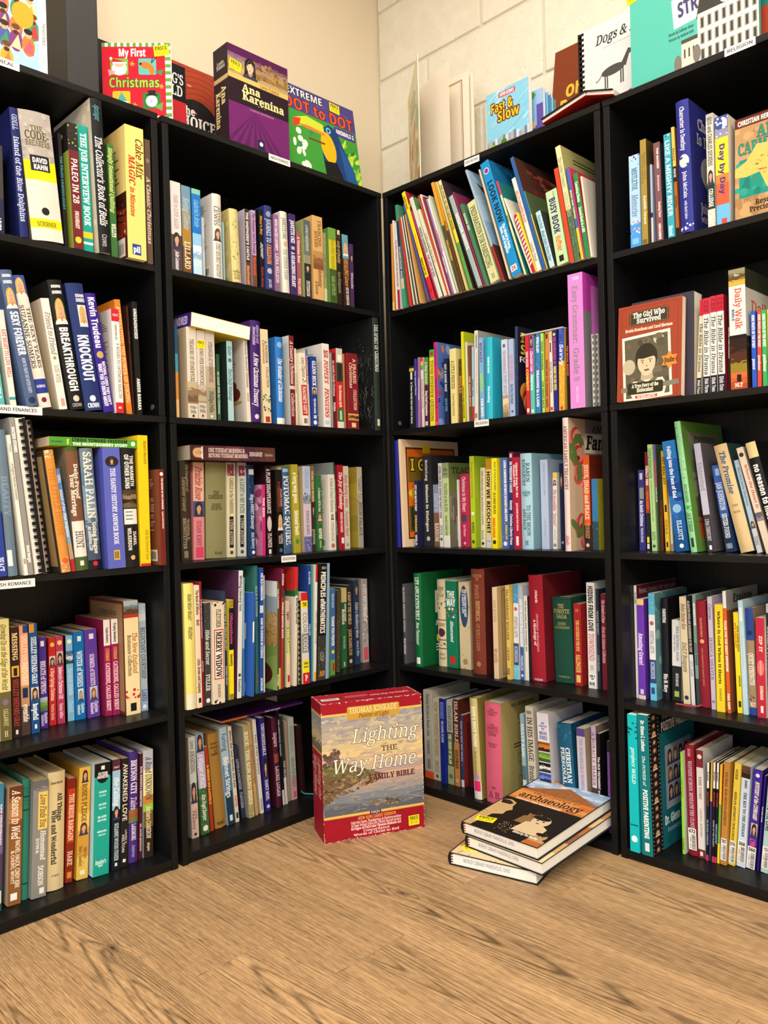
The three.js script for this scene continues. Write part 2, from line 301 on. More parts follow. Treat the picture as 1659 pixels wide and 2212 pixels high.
// spine drawing: bg 'c' or 'c1 30 c2 70 c3' (percent from the head), items separated by ';'
function drawSpine(a, bg, items) {
  within(a, (c, w, h) => {
    const b = bg.split(' '); let y = 0;
    for (let i = 0; i < b.length; i += 2) { const y1 = i + 1 < b.length ? +b[i + 1] / 100 * h : h + 2; c.fillStyle = b[i]; c.fillRect(-2, y ? y : -2, w + 4, y1 - y + 2); y = y1; }
    if (items) for (const it of items.split(';')) {
      const f = it.split('@'), k0 = it[0], [p0, p1] = (f[1] || '10-90').split('-').map((q) => +q / 100), col = f[2] || '#fff', fc = f[3] || 's';
      if (k0 === '#' && /^\d+-\d+$/.test(f[3] || '')) f[4] = f[3]; const [c0, c1] = (f[4] || '16-84').split('-').map((q) => +q / 100), y0 = p0 * h, hh = (p1 - p0) * h, x0 = c0 * w, ww = (c1 - c0) * w, k = f[0];
      if (k === '#box') { c.fillStyle = col; c.fillRect(f[4] ? x0 : -2, y0, f[4] ? ww : w + 4, hh); }
      else if (k === '#face') face(c, f[4] ? x0 : w * 0.06, y0, f[4] ? ww : w * 0.88, hh, col);
      else if (k === '#dot') blob(c, w / 2, y0 + hh / 2, Math.min(w * 0.32, hh / 2), Math.min(w * 0.32, hh / 2), col);
      else if (k === '#oval') blob(c, w / 2, y0 + hh / 2, w * 0.38, hh / 2, col);
      else if (k === '#sc') scenery(c, -2, y0, w + 4, hh, col.split(','));
      else if (k === '#spk') speckle(c, w, h, col.split(','), +(fc || 40), w * 0.02, w * 0.11, p0, p1);
      else if (k === '#bars') { for (let i = 0; i < 8; i++) { c.fillStyle = col; c.fillRect(x0 + ww * i / 8, y0, ww / 8 * rr(0.3, 0.8), hh); } }
      else if (k === '#zig') { for (let i = 0; i < 12; i++) poly(c, [[-2, y0 + hh * i / 12], [w + 2, y0 + hh * (i - 0.6) / 12], [w + 2, y0 + hh * (i - 0.1) / 12], [-2, y0 + hh * (i + 0.5) / 12]], col); }
      else if (fc[0] === 'h') tx(c, k, x0, y0, ww, hh, col, fc[1] || 's', { max: 1.2 });
      else { c.save(); c.translate(x0 + ww, y0); c.rotate(Math.PI / 2); fitText(c, k, hh, ww, col, fc); c.restore(); }
    }
  });
}

// ---------- books ----------
const pageTex = dataTex(64, 64, (x) => { const v = 232 + 14 * Math.sin(x * 1.9) + 9 * (NV[x] - 0.5); return [Math.min(255, v), Math.min(255, v * 0.965), v * 0.87]; }, true);
const pageMat = new THREE.MeshStandardMaterial({ map: pageTex, roughness: 0.9 });
const whitePageTex = dataTex(64, 64, (x) => { const v = 240 + 8 * Math.sin(x * 1.9) + 8 * (NV[x] - 0.5); return [Math.min(255, v), Math.min(255, v), Math.min(255, v * 0.97)]; }, true);
const whitePageMat = new THREE.MeshStandardMaterial({ map: whitePageTex, roughness: 0.88 });
const oldPageMat = new THREE.MeshStandardMaterial({ map: pageTex, color: lin('#d8c19a'), roughness: 0.9 });
const SPX = 2300;   // print resolution, pixels per metre
// a book standing with its spine at z = 0, its back cover at x = 0, front cover at x = t
function bookParts(o, t, h, d, kind, q) {
  const hard = kind === 'h', ct = Math.min(hard ? 0.0024 : 0.0007, t * 0.2), e = hard ? 0.0035 : 0.0012, m = hard ? 0.003 : 0.0004, fe = hard ? 0.004 : 0.0005;
  const a = q.spineArt, pg = a.pg, mat = q.matte ? pg.matte : pg.gloss, sp = uvOf(a), sw = swatch(pg, q.cover), cw = swatch(pg, q.edge || q.cover);
  const bulge = hard && t > 0.012 ? Math.min(0.16 * t, 0.005) : 0, N = hard && t > 0.012 ? 7 : 3, Q = new Quads(), out = [];
  for (let i = 0; i <= N; i++) { const k = i / N; let x, z; if (bulge) { x = t * k; z = bulge * (Math.sin(Math.PI * k) - 1); } else { const bv = Math.min(0.0009, t * 0.15); [x, z] = [[0, -bv], [bv, 0], [t - bv, 0], [t, -bv]][i]; } out.push([x, z]); }
  const zi = -bulge - e;
  for (let i = 0; i < N; i++) {
    const [x0, z0] = out[i], [x1, z1] = out[i + 1], ua = sp[0] + (sp[2] - sp[0]) * x0 / t, ub = sp[0] + (sp[2] - sp[0]) * x1 / t;
    Q.quad([x0, 0, z0], [x1, 0, z1], [x1, h, z1], [x0, h, z0], [ua, sp[1], ub, sp[3]]);
    Q.quad([x0, h, z0], [x1, h, z1], [x1, h, zi], [x0, h, zi], cw); Q.quad([x0, 0, zi], [x1, 0, zi], [x1, 0, z1], [x0, 0, z0], cw);
  }
  Q.quad([t, 0, zi], [0, 0, zi], [0, h, zi], [t, h, zi], cw);
  Q.quad([0, 0, zi], [0, 0, out[0][1]], [0, h, out[0][1]], [0, h, zi], sw); Q.quad([t, 0, out[N][1]], [t, 0, zi], [t, h, zi], [t, h, out[N][1]], sw);
  mesh('spine', Q.geo(), mat, o);
  const C = (x0, x1, nm, key, art) => { const B = new Quads(), am = art ? (q.matte ? art.pg.matte : art.pg.gloss) : mat; const base = art ? swatch(art.pg, q.cover) : sw; B.box(x0, x1, 0, h, -d, zi, base, art ? { [key]: uvOf(art) } : {}); mesh(nm, B.geo(), am, o); };
  C(0, ct, 'back_cover', 'nx', q.backArt); C(t - ct, t, 'front_cover', 'px', q.frontArt);
  const P = new Quads(), n = 1 / 0.012, u = [0, 0, (t - 2 * ct) * n, 1]; P.box(ct, t - ct, m, h - m, -d + fe, zi, u, { px: [0, 0, 0.1, 1], nx: [0, 0, 0.1, 1] });
  mesh('pages', P.geo(), q.pages || pageMat, o);
}
const STICK = () => { const a = alloc(90, 60); within(a, (c, w, h) => { c.fillStyle = '#f6e51c'; c.fillRect(-2, -2, w + 4, h + 4); tx(c, 'PRICE', 8, 6, w - 16, h * 0.36, '#3a3410', 'B'); tx(c, '$2.00', 14, h * 0.5, w - 28, h * 0.34, '#a59a2a', 's'); }); return a; };
let stickArt;
function sticker(o, x, y, z, w, h, rotY = 0, rotZ = 0, art, name = 'price_sticker', hostName) {
  if (!art) { stickArt = stickArt || STICK(); art = stickArt; }
  const Q = new Quads(), u = uvOf(art); Q.box(-w / 2, w / 2, -h / 2, h / 2, 0, 0.0004, [u[0] + 0.001, u[1] + 0.001, u[0] + 0.002, u[1] + 0.002], { pz: u });
  const host = o.children.find((k) => k.name === (hostName || 'front_cover')) || o; const m = mesh(name, Q.geo(), art.pg.matte, host); m.position.set(x, y, z); m.rotation.set(0, rotY, rotZ); return m;
}
function barcode(num) { const a = alloc(110, 190); within(a, (c, w, h) => { c.fillStyle = '#e9e9e4'; c.fillRect(-2, -2, w + 4, h + 4); tx(c, num, 10, 8, w - 20, 34, '#222', 'b'); for (let i = 0; i < 30; i++) { c.fillStyle = '#222'; c.fillRect(w * 0.42, 52 + i * 4.4, w * 0.48, rr(1, 3.4)); } c.save(); c.translate(w * 0.34, 54); c.rotate(Math.PI / 2); fitText(c, '1 2086 1572', h - 66, w * 0.18, '#444', 's'); c.restore(); }); return a; }

const HUES = [[15, 'red'], [40, 'orange'], [66, 'yellow'], [100, 'lime green'], [160, 'green'], [192, 'teal'], [250, 'blue'], [290, 'purple'], [340, 'pink'], [361, 'red']];
function colourName(hex) {
  const c = new THREE.Color(hex), s = {}; c.getHSL(s, THREE.SRGBColorSpace); const H = s.h * 360, S = s.s, L = s.l, ch = S * (1 - Math.abs(2 * L - 1));
  if (L < 0.14) return ch > 0.08 ? (H > 190 && H < 270 ? 'dark navy' : 'dark brown') : 'black';
  if (ch < 0.09) return L > 0.8 ? 'white' : L > 0.6 ? 'pale grey' : L > 0.35 ? 'grey' : 'charcoal';
  if (L > 0.78 && ch < 0.22) return H > 180 && H < 280 ? 'pale blue' : H > 280 || H < 20 ? 'pale pink' : 'cream';
  if (H >= 14 && H < 52 && L < 0.42 && ch < 0.42) return 'brown';
  if (H >= 20 && H < 62 && ch < 0.4) return L < 0.45 ? 'olive brown' : 'tan';
  const n = HUES.find(([m]) => H < m)[1];
  if (n === 'red' && L < 0.32) return 'maroon'; if (n === 'blue' && L < 0.33) return 'navy'; if (n === 'green' && L < 0.28) return 'dark green'; if (L > 0.66 && n !== 'yellow') return 'light ' + n; return n;
}
const ORD = ['zeroth', 'first', 'second', 'third', 'fourth', 'fifth', 'sixth', 'seventh', 'eighth', 'ninth', 'tenth', 'eleventh', 'twelfth', 'thirteenth', 'fourteenth', 'fifteenth', 'sixteenth', 'seventeenth', 'eighteenth', 'nineteenth'];
const TENS = ['', '', 'twent', 'thirt', 'fort', 'fift'];
const ordinal = (n) => (n < 20 ? ORD[n] : n % 10 ? TENS[(n / 10) | 0] + 'y-' + ORD[n % 10] : TENS[n / 10] + 'ieth');
const SHELF = { 1: 'top shelf', 2: 'second shelf', 3: 'third shelf', 4: 'fourth shelf', 0: 'bottom shelf' };
const labels = new Set();
function dominant(bg) { const b = bg.split(' '); let y = 0, best = 0, c = b[0]; for (let i = 0; i < b.length; i += 2) { const y1 = i + 1 < b.length ? +b[i + 1] : 100; if (y1 - y > best) { best = y1 - y; c = b[i]; } y = y1; } return c; }
const UNDER = { 1: CH - BT, 2: LV[1] - BT, 3: LV[2] - BT, 4: LV[3] - BT, 0: LV[4] - BT };
const shelved = {};
// rows: [x0, x1 (spine foot), xt, yt (top corner of the spine's x0 edge), setback cm, kind, bg, items, options], in the coordinates of a zoom at (ox, oy) x sc
function shelve(id, lv, [ox, oy, sc], rows, ds = 1) {
  const cs = CASES[id], L = cs.side === 'L', hs = LV[lv], top = UNDER[lv] - hs - 0.004, list = [];
  for (const [x0, x1, xt, yt, s, kind, bg, items, opt] of rows) {
    const sb = (s === undefined || s === null ? ds : s) / 100, pl = L ? FB - sb : -FA + sb;
    const U = (px) => { const k = px - IW / 2; const f = (u) => { const d = new THREE.Vector3(L ? u : pl, hs, L ? pl : u).sub(EYE); return d.dot(RGT) * FOC - k * d.dot(FWD); }; const a = f(0), b = f(1); return -a / (b - a); };
    const P = (v, o) => o + v / sc, u0 = U(P(x0, ox)), u1 = U(P(x1, ox)), tp = onAxis(P(xt, ox), P(yt, oy), L ? 'z' : 'x', pl);
    const ut = L ? tp.x : tp.z, h = tp.y - hs; let mm = (ut - u0) / h; if (Math.abs(mm) < 0.016) mm = 0;
    list.push({ u0, t: Math.max(0.003, (u1 - u0) * Math.cos(Math.atan(mm))), h: Math.hypot(h, mm * h), mm, sb, kind: kind || 'p', bg, items, opt: opt || {} });
  }
  list.sort((a, b) => a.u0 - b.u0);
  const lo = cs.u0 + UT + 0.0006, hi = cs.u1 - UT - 0.0006;
  const left = (b, y) => b.u0 + b.mm * y;
  for (let i = 0; i < list.length; i++) {
    const b = list[i], n = list[i + 1], c = Math.cos(Math.atan(b.mm));
    if (i === 0) { const mn = Math.min(left(b, 0), left(b, b.h * c)); if (mn < lo && id !== 'A') b.u0 += lo - mn; }
    if (b.opt.free) continue;
    b.h = Math.min(b.h, (top - b.t * Math.abs(Math.sin(Math.atan(b.mm)))) / c);
    if (n) {
      const yy = Math.min(b.h * c, n.h), room = Math.min(left(n, 0) - left(b, 0), left(n, yy) - left(b, yy)) * c - 0.0005;
      if (b.t > room) { const tmin = Math.min(b.t, Math.max(0.0034, b.t * 0.72)); b.t = Math.max(room, tmin); if (b.t > room) n.u0 += (b.t - room) / c + 0.0002; }
    } else { const mx = Math.max(left(b, 0), left(b, b.h * c)) + b.t / c; if (mx > hi && id !== 'D') b.t = Math.max(0.003, b.t - (mx - hi)); }
  }
  const n = list.length; shelved[id + lv] = list;
  list.forEach((b, i) => {
    const main = b.opt.lc || dominant(b.bg), num = L ? n - i : i + 1, slim = b.t < 0.012 ? 'slim ' : b.t > 0.036 ? 'thick ' : '', kn = b.kind === 'h' ? 'hardcover' : b.kind === 'c' ? 'comb-bound book' : b.opt.thin ? 'picture book' : 'paperback';
    let key = b.opt.k; if (key === undefined && b.items) { const w = b.items.split(';').find((s) => s[0] !== '#'); key = w ? w.split('@')[0].replace(/[^A-Za-z' -]/g, '').trim().split(/\s+/).slice(0, 3).join(' ').toUpperCase() : ''; }
    let label = `${slim}${b.opt.lk || colourName(main)} ${kn} ${key ? 'lettered ' + key : 'standing ' + ordinal(num) + ' from the corner'}, ${SHELF[lv]}, ${cs.txt}`;
    if (labels.has(label)) label = `${slim}${b.opt.lk || colourName(main)} ${kn} ${ordinal(num)} from the corner, ${SHELF[lv]}, ${cs.txt}`;
    labels.add(label);
    const nm = b.kind === 'h' ? 'hardcover_book' : b.kind === 'c' ? 'comb_bound_book' : b.opt.thin ? 'picture_book' : 'paperback_book';
    const o = thing(nm, label, 'book', `books on the ${SHELF[lv]} of the ${cs.txt}`);
    const ang = -Math.atan(b.mm), lift = b.mm > 0 ? b.t * Math.sin(Math.atan(b.mm)) : 0;
    const [p, r] = frameOf(cs.side, b.u0, hs + lift + 0.0003, b.sb); o.position.copy(p); o.rotation.set(0, r, ang, 'YXZ');
    const maxd = (L ? FB : FA) - 0.012 - b.sb, d = Math.min(b.opt.d || Math.max(0.11, Math.min(0.2, b.h * 0.68)), maxd);
    const a = alloc(Math.max(10, b.t * SPX), b.h * SPX);
    drawSpine(a, b.bg, b.items);
    const cover = b.opt.c || main; let art;
    if (b.opt.art) { art = alloc(d * 1500, b.h * 1500); within(art, (c, w, h) => { c.fillStyle = cover; c.fillRect(-2, -2, w + 4, h + 4); b.opt.art(c, w, h); }); }
    if (b.kind === 'c') combParts(o, b, d, a, cover);
    else bookParts(o, b.t, b.h, d, b.kind, { spineArt: a, cover, matte: b.opt.m, backArt: L ? art : null, frontArt: L ? null : art, pages: b.opt.pg === 'o' ? oldPageMat : b.opt.pg === 'w' ? whitePageMat : pageMat });
    if (b.opt.st > 0) sticker(o, b.t / 2, b.h * (1 - b.opt.st / 100), 0.0002, Math.min(b.t * 0.95, 0.026), 0.02, 0, 0, undefined, 'price_sticker', 'spine');
    if (b.opt.bl) { const w = b.t * 0.92, hh = 0.05; sticker(o, b.t / 2, b.h * (1 - b.opt.bl[0] / 100), 0.0002, w, hh, 0, 0, barcode(b.opt.bl[1]), 'barcode_label', 'spine'); }
    b.o = o;
  });
}
function combParts(o, b, d, a, cover) {
  const pg = a.pg, sw = swatch(pg, cover), t = b.t, h = b.h, Q = new Quads(); Q.box(0, 0.0008, 0, h, -d, -0.004, sw); mesh('back_cover', Q.geo(), pg.gloss, o);
  const R = new Quads(); R.box(t - 0.0008, t, 0, h, -d, -0.004, sw); mesh('front_cover', R.geo(), pg.gloss, o);
  const P = new Quads(); P.box(0.0008, t - 0.0008, 0.001, h - 0.001, -d + 0.001, -0.006, [0, 0, t * 80, 1]); mesh('pages', P.geo(), whitePageMat, o);
  const n = Math.max(8, Math.round(h / 0.0143)), dark = b.opt.comb || '#141414', cw = swatch(pg, dark), S = new Quads(); S.box(t * 0.62, t * 0.9, 0.002, h - 0.002, 0.0005, 0.0025, cw); mesh('comb_spine', S.geo(), pg.gloss, o);
  const T = new Quads(); T.box(t * 0.34, t - 0.0004, -0.0035, 0.0035, -0.0045, 0.002, cw); const g = T.geo();
  for (let i = 0; i < n; i++) { const k = mesh('comb_ring', g, pg.gloss, o); k.position.y = h * (i + 0.5) / n; }
}
newPage();

// ---------- cover prints that show beside the spines ----------
const lines = (c, x, y, w, n, lh, col) => { c.fillStyle = col; for (let i = 0; i < n; i++) c.fillRect(x, y + i * lh, w * rr(0.75, 1), lh * 0.38); };
const ART = {
  dark: (c, w, h) => { for (let i = 0; i < 90; i++) { c.strokeStyle = ['#8f989a', '#c9cfd0', '#5a5f62'][i % 3]; c.lineWidth = rr(0.4, 1.4); c.beginPath(); let x = rr(0.3, 1) * w, y = rr(0.35, 1) * h; c.moveTo(x, y); for (let k = 0; k < 4; k++) { x += rr(-14, 14); y -= rr(4, 18); c.lineTo(x, y); } c.stroke(); } speckle(c, w, h, ['#d8dcdc', '#8a7f78', '#6b4a4a'], 160, 0.6, 2.4, 0.15, 1); },
  dog: (c, w, h) => { scenery(c, 0, 0, w, h, ['#cfd6d8', '#8fa0b0', '#b59a6a', '#a8844e', '#6f8a46', '#7c9a52', '#86a860']); speckle(c, w, h, ['#a5824a', '#8a6a3a', '#b89a66'], 160, 2, 6, 0.28, 0.6); blob(c, w * 0.62, h * 0.86, w * 0.28, h * 0.11, '#4a2416'); blob(c, w * 0.55, h * 0.74, w * 0.15, h * 0.055, '#4f2718'); blob(c, w * 0.5, h * 0.79, w * 0.1, h * 0.04, '#241610'); poly(c, [[w * 0.45, h * 0.71], [w * 0.43, h * 0.655], [w * 0.52, h * 0.7]], '#35190f'); poly(c, [[w * 0.6, h * 0.7], [w * 0.66, h * 0.66], [w * 0.67, h * 0.72]], '#35190f'); blob(c, w * 0.54, h * 0.88, w * 0.07, h * 0.045, '#e4ddd4'); },
  house: (c, w, h) => { scenery(c, 0, 0, w, h, ['#c9b27a', '#b89a5e', '#8d6a44', '#7d5a3a', '#9a7a4c']); },
  text: (col) => (c, w, h) => { lines(c, w * 0.2, h * 0.1, w * 0.65, 5, h * 0.022, col); lines(c, w * 0.15, h * 0.3, w * 0.7, 16, h * 0.022, col); c.fillStyle = '#e8e6e0'; c.fillRect(w * 0.6, h * 0.84, w * 0.3, h * 0.12); c.fillStyle = '#222'; for (let i = 0; i < 14; i++) c.fillRect(w * (0.62 + i * 0.018), h * 0.86, rr(1, 3), h * 0.08); },
  peas: (c, w, h) => { c.fillStyle = '#231e1e'; c.fillRect(0, 0, w, h * 0.22); speckle(c, w, h, ['#8fb43a', '#a8c94c', '#6f9a2c'], 14, 6, 14, 0.03, 0.2); c.fillStyle = '#201c1c'; c.fillRect(w * 0.1, h * 0.42, w * 0.6, h * 0.25); },
  choc: (c, w, h) => { lines(c, w * 0.25, h * 0.16, w * 0.6, 9, h * 0.035, '#8a5a2c'); scenery(c, 0, h * 0.5, w, h * 0.5, ['#3a1710', '#7a2a1c', '#4a1e12']); speckle(c, w, h, ['#a83a24', '#2a0f0a', '#c9a070'], 70, 2, 8, 0.55, 0.85); c.fillStyle = '#e8e6e0'; c.fillRect(w * 0.66, h * 0.84, w * 0.28, h * 0.14); c.fillStyle = '#222'; for (let i = 0; i < 14; i++) c.fillRect(w * (0.68 + i * 0.017), h * 0.88, rr(1, 3), h * 0.08); },
  igo: (c, w, h) => { c.strokeStyle = '#4a2a10'; c.lineWidth = w * 0.02; c.fillStyle = '#d9691c'; c.fillRect(w * 0.08, h * 0.08, w * 0.84, h * 0.84); c.strokeRect(w * 0.08, h * 0.08, w * 0.84, h * 0.84); c.fillStyle = '#6b5a1c'; c.fillRect(w * 0.1, h * 0.16, w * 0.8, h * 0.24); c.fillStyle = '#4d5526'; c.fillRect(w * 0.1, h * 0.62, w * 0.8, h * 0.24); tx(c, 'I GOT', w * 0.14, h * 0.17, w * 0.5, h * 0.13, '#f0c840', 'b', { stroke: '#2a1a08' }); tx(c, 'MY', w * 0.3, h * 0.3, w * 0.4, h * 0.12, '#f3d24a', 'b', { stroke: '#2a1a08' }); blob(c, w * 0.4, h * 0.5, w * 0.3, h * 0.07, '#e8c03a'); c.fillStyle = '#c7a02c'; for (let i = 0; i < 5; i++) c.fillRect(w * (0.15 + i * 0.14), h * 0.46, w * 0.08, h * 0.1); c.fillStyle = '#2a2a12'; for (let i = 0; i < 6; i++) c.fillRect(w * (0.13 + i * 0.13), h * 0.64, w * 0.03, h * 0.2); rrect(c, w * 0.36, h * 0.05, w * 0.13, h * 0.07, 2, '#e6d51c'); },
  roses: (c, w, h) => { c.fillStyle = '#c7b091'; c.fillRect(-2, -2, w + 4, h + 4); c.fillStyle = '#8a7f78'; c.fillRect(w * 0.3, -2, w, h * 0.32); tx(c, 'AMERICAN', w * 0.42, h * 0.04, w * 0.7, h * 0.06, '#221c1a', 'S'); c.fillStyle = '#e6dcc0'; c.fillRect(w * 0.28, h * 0.11, w * 0.7, h * 0.15); tx(c, 'Family', w * 0.3, h * 0.12, w * 0.64, h * 0.12, '#1c1614', 'I'); for (const [x, y, r] of [[0.12, 0.17, 0.15], [0.16, 0.3, 0.13], [0.2, 0.43, 0.14], [0.2, 0.82, 0.14], [0.32, 0.92, 0.17], [0.6, 0.6, 0.12], [0.62, 0.86, 0.14]]) { for (let k = 0; k < 7; k++) blob(c, w * (x + 0.05 * Math.cos(k * 0.9)), h * y + w * 0.05 * Math.sin(k * 0.9), w * r * 0.6, w * r * 0.5, ['#d97a70', '#b8413c', '#e39b90', '#c9584e'][k % 4], k); blob(c, w * x, h * y, w * r * 0.25, w * r * 0.2, '#8a2626'); for (let k = 0; k < 3; k++) blob(c, w * (x + rr(-0.15, 0.2)), h * (y + rr(-0.06, 0.06)), w * 0.09, w * 0.04, '#5f7a3c', rr(0, 3)); } },
  teacher: (c, w, h) => { tx(c, 'TEACHER', w * 0.08, h * 0.05, w * 0.85, h * 0.08, '#2a3014', 'S'); tx(c, 'Sunday', w * 0.3, h * 0.13, w * 0.5, h * 0.06, '#2a3014', 'S'); c.fillStyle = '#6b6b5c'; c.fillRect(0, h * 0.35, w, h * 0.65); for (let i = 0; i < 26; i++) { c.fillStyle = ['#4a4a40', '#8d8d80', '#a8a89a', '#35352e'][i % 4]; c.fillRect(rr(0, w), h * rr(0.36, 0.7), w * rr(0.02, 0.05), h * rr(0.15, 0.3)); } },
  lifeapp: (c, w, h) => { c.fillStyle = '#dcd8bc'; c.fillRect(w * 0.3, h * 0.2, w * 0.5, h * 0.24); poly(c, [[w * 0.5, h * 0.22], [w * 0.38, h * 0.33], [w * 0.62, h * 0.33]], '#1f6a3a'); poly(c, [[w * 0.5, h * 0.34], [w * 0.36, h * 0.43], [w * 0.66, h * 0.43]], '#b09a6c'); tx(c, 'LIFE', w * 0.3, h * 0.45, w * 0.5, h * 0.06, '#f0f0e8', 'S'); tx(c, 'APPLICATION', w * 0.3, h * 0.52, w * 0.65, h * 0.06, '#f0f0e8', 'S'); tx(c, 'BIBLE', w * 0.3, h * 0.59, w * 0.5, h * 0.06, '#f0f0e8', 'S'); rrect(c, w * 0.32, h * 0.68, w * 0.2, h * 0.07, 2, '#ece021'); lines(c, w * 0.3, h * 0.78, w * 0.5, 3, h * 0.03, '#e8ece8'); },
  john: (c, w, h) => { tx(c, 'THE ANCHOR BIBLE', w * 0.25, h * 0.04, w * 0.6, h * 0.03, '#2a2412', 'S'); tx(c, 'GOSPEL', w * 0.4, h * 0.15, w * 0.55, h * 0.07, '#8a2a1c', 'S'); tx(c, 'ACCORDING TO', w * 0.42, h * 0.23, w * 0.5, h * 0.03, '#2a2412', 'S'); tx(c, 'JOHN', w * 0.46, h * 0.28, w * 0.42, h * 0.06, '#8a2a1c', 'S'); lines(c, w * 0.3, h * 0.44, w * 0.6, 2, h * 0.03, '#2a2412'); c.strokeStyle = '#2a2412'; c.lineWidth = 2; c.strokeRect(w * 0.4, h * 0.55, w * 0.35, h * 0.09); tx(c, 'A', w * 0.46, h * 0.67, w * 0.2, h * 0.07, '#2a2412', 'S'); c.beginPath(); c.moveTo(w * 0.4, h * 0.78); c.lineTo(w * 0.4, h * 0.9); c.quadraticCurveTo(w * 0.42, h * 0.97, w * 0.6, h * 0.97); c.lineTo(w * 0.6, h * 0.9); c.quadraticCurveTo(w * 0.5, h * 0.9, w * 0.5, h * 0.78); c.closePath(); c.stroke(); },
  destiny: (c, w, h) => { tx(c, 'Character', w * 0.2, h * 0.1, w * 0.75, h * 0.09, '#c9c4b8', 'S'); tx(c, 'Is Destiny', w * 0.16, h * 0.22, w * 0.8, h * 0.09, '#c9c4b8', 'S'); blob(c, w * 0.48, h * 0.5, w * 0.24, h * 0.13, '#a9aaa2'); speckle(c, w, h, ['#2c2e38', '#5a5c60'], 10, 4, 9, 0.44, 0.57); tx(c, 'John McCain', w * 0.2, h * 0.75, w * 0.75, h * 0.08, '#d8c4b0', 'S'); tx(c, 'with Mark Salter', w * 0.2, h * 0.85, w * 0.7, h * 0.05, '#c9c4b8', 'S'); },
  posit: (c, w, h) => { c.fillStyle = '#17110f'; c.fillRect(-2, -2, w * 0.22, h + 4); for (let i = 0; i < 17; i++) { face(c, w * 0.055, h * (i + 0.1) / 17, w * 0.11, h * 0.8 / 17, ['#5a3a28', '#2a1c16', '#a07a4a', '#4a1c1c'][i % 4]); } for (let i = 0; i < 34; i++) { blob(c, w * 0.025, h * (i + 0.5) / 34, 2.2, 2.2, '#e0dcd4'); blob(c, w * 0.195, h * (i + 0.5) / 34, 2.2, 2.2, '#e0dcd4'); } c.fillStyle = '#0d1a20'; c.fillRect(w * 0.22, -2, w, h * 0.17); tx(c, 'THE POWER OF', w * 0.28, h * 0.03, w * 0.5, h * 0.045, '#8f9aa0', 's'); tx(c, 'POSITIVE PARENTING', w * 0.26, h * 0.08, w * 0.7, h * 0.09, '#c9cccc', 'b'); c.fillStyle = '#8f9aa8'; c.fillRect(w * 0.32, h * 0.27, w * 0.6, h * 0.46); for (let i = 0; i < 11; i++) face(c, w * (0.36 + (i % 4) * 0.12), h * (0.3 + ((i / 4) | 0) * 0.13), w * 0.13, h * 0.12, ['#3a2a24', '#6a4a34', '#22181a'][i % 3], '#c99f86'); tx(c, 'Dr. Glenn I. Latham', w * 0.27, h * 0.77, w * 0.68, h * 0.07, '#e4ecec', 'b'); tx(c, 'Foreword by Dr.', w * 0.32, h * 0.86, w * 0.5, h * 0.04, '#8fb0b4', 's'); },
  bells: (c, w, h) => { speckle(c, w, h, ['#c9bfa4', '#e2dac4'], 60, 4, 16); },
  brick: (c, w, h) => { for (let i = 0; i < 40; i++) { c.fillStyle = ['#8a3a2a', '#a85a40', '#6a2a20'][i % 3]; c.fillRect(rr(0.2, 0.8) * w, rr(0.05, 0.4) * h, w * 0.13, h * 0.035); } },
  eagle: (c, w, h) => { scenery(c, 0, 0, w, h * 0.7, ['#8fb0c8', '#a0bed2', '#7fa4c0']); for (let i = 0; i < 5; i++) poly(c, [[w * (0.1 + i * 0.16), h * (0.1 + i * 0.09)], [w * (0.55 + i * 0.1), h * (0.2 + i * 0.08)], [w * (0.2 + i * 0.12), h * (0.18 + i * 0.1)]], '#5a2c20'); c.fillStyle = '#4a2c22'; c.fillRect(0, h * 0.68, w, h); blob(c, w * 0.45, h * 0.82, w * 0.2, h * 0.09, '#b09a78'); },
  animal: (c, w, h) => { tx(c, 'ANIMAL BABIES', w * 0.2, h * 0.16, w * 0.7, h * 0.09, '#c9c24a', 'B'); speckle(c, w, h, ['#5a6a3a', '#7a8a4a', '#3a4a2a'], 90, 4, 12, 0.5, 1); lines(c, w * 0.2, h * 0.08, w * 0.6, 2, h * 0.03, '#3a3a24'); },
  ribt: (c, w, h) => { speckle(c, w, h, ['#2f8a8a', '#e0c84a', '#1a5f62'], 40, 5, 14, 0.2, 0.9); },
  space: (c, w, h) => { speckle(c, w, h, ['#dfe4ea', '#8a93a8'], 40, 0.7, 1.6); tx(c, 'INSIDE', w * 0.02, h * 0.06, w * 1.1, h * 0.12, '#e6d93a', 'b'); tx(c, 'STORY', w * 0.02, h * 0.19, w * 1.0, h * 0.12, '#e6d93a', 'b'); tx(c, 'FOR KIDS', w * 0.02, h * 0.33, w * 0.8, h * 0.07, '#eef0f4', 'b'); for (let i = 0; i < 6; i++) blob(c, w * (0.2 + i * 0.03), h * (0.72 + i * 0.04), w * 0.14, h * 0.1, ['#e0a040', '#d9782a', '#8a3a1c'][i % 3], 0.4); },
  tint: (...k) => (c, w, h) => { for (let i = 0; i < 40; i++) blob(c, rr(0, w), rr(0, h), rr(6, 30), rr(4, 18), k[i % k.length], rr(0, 3)); },
};

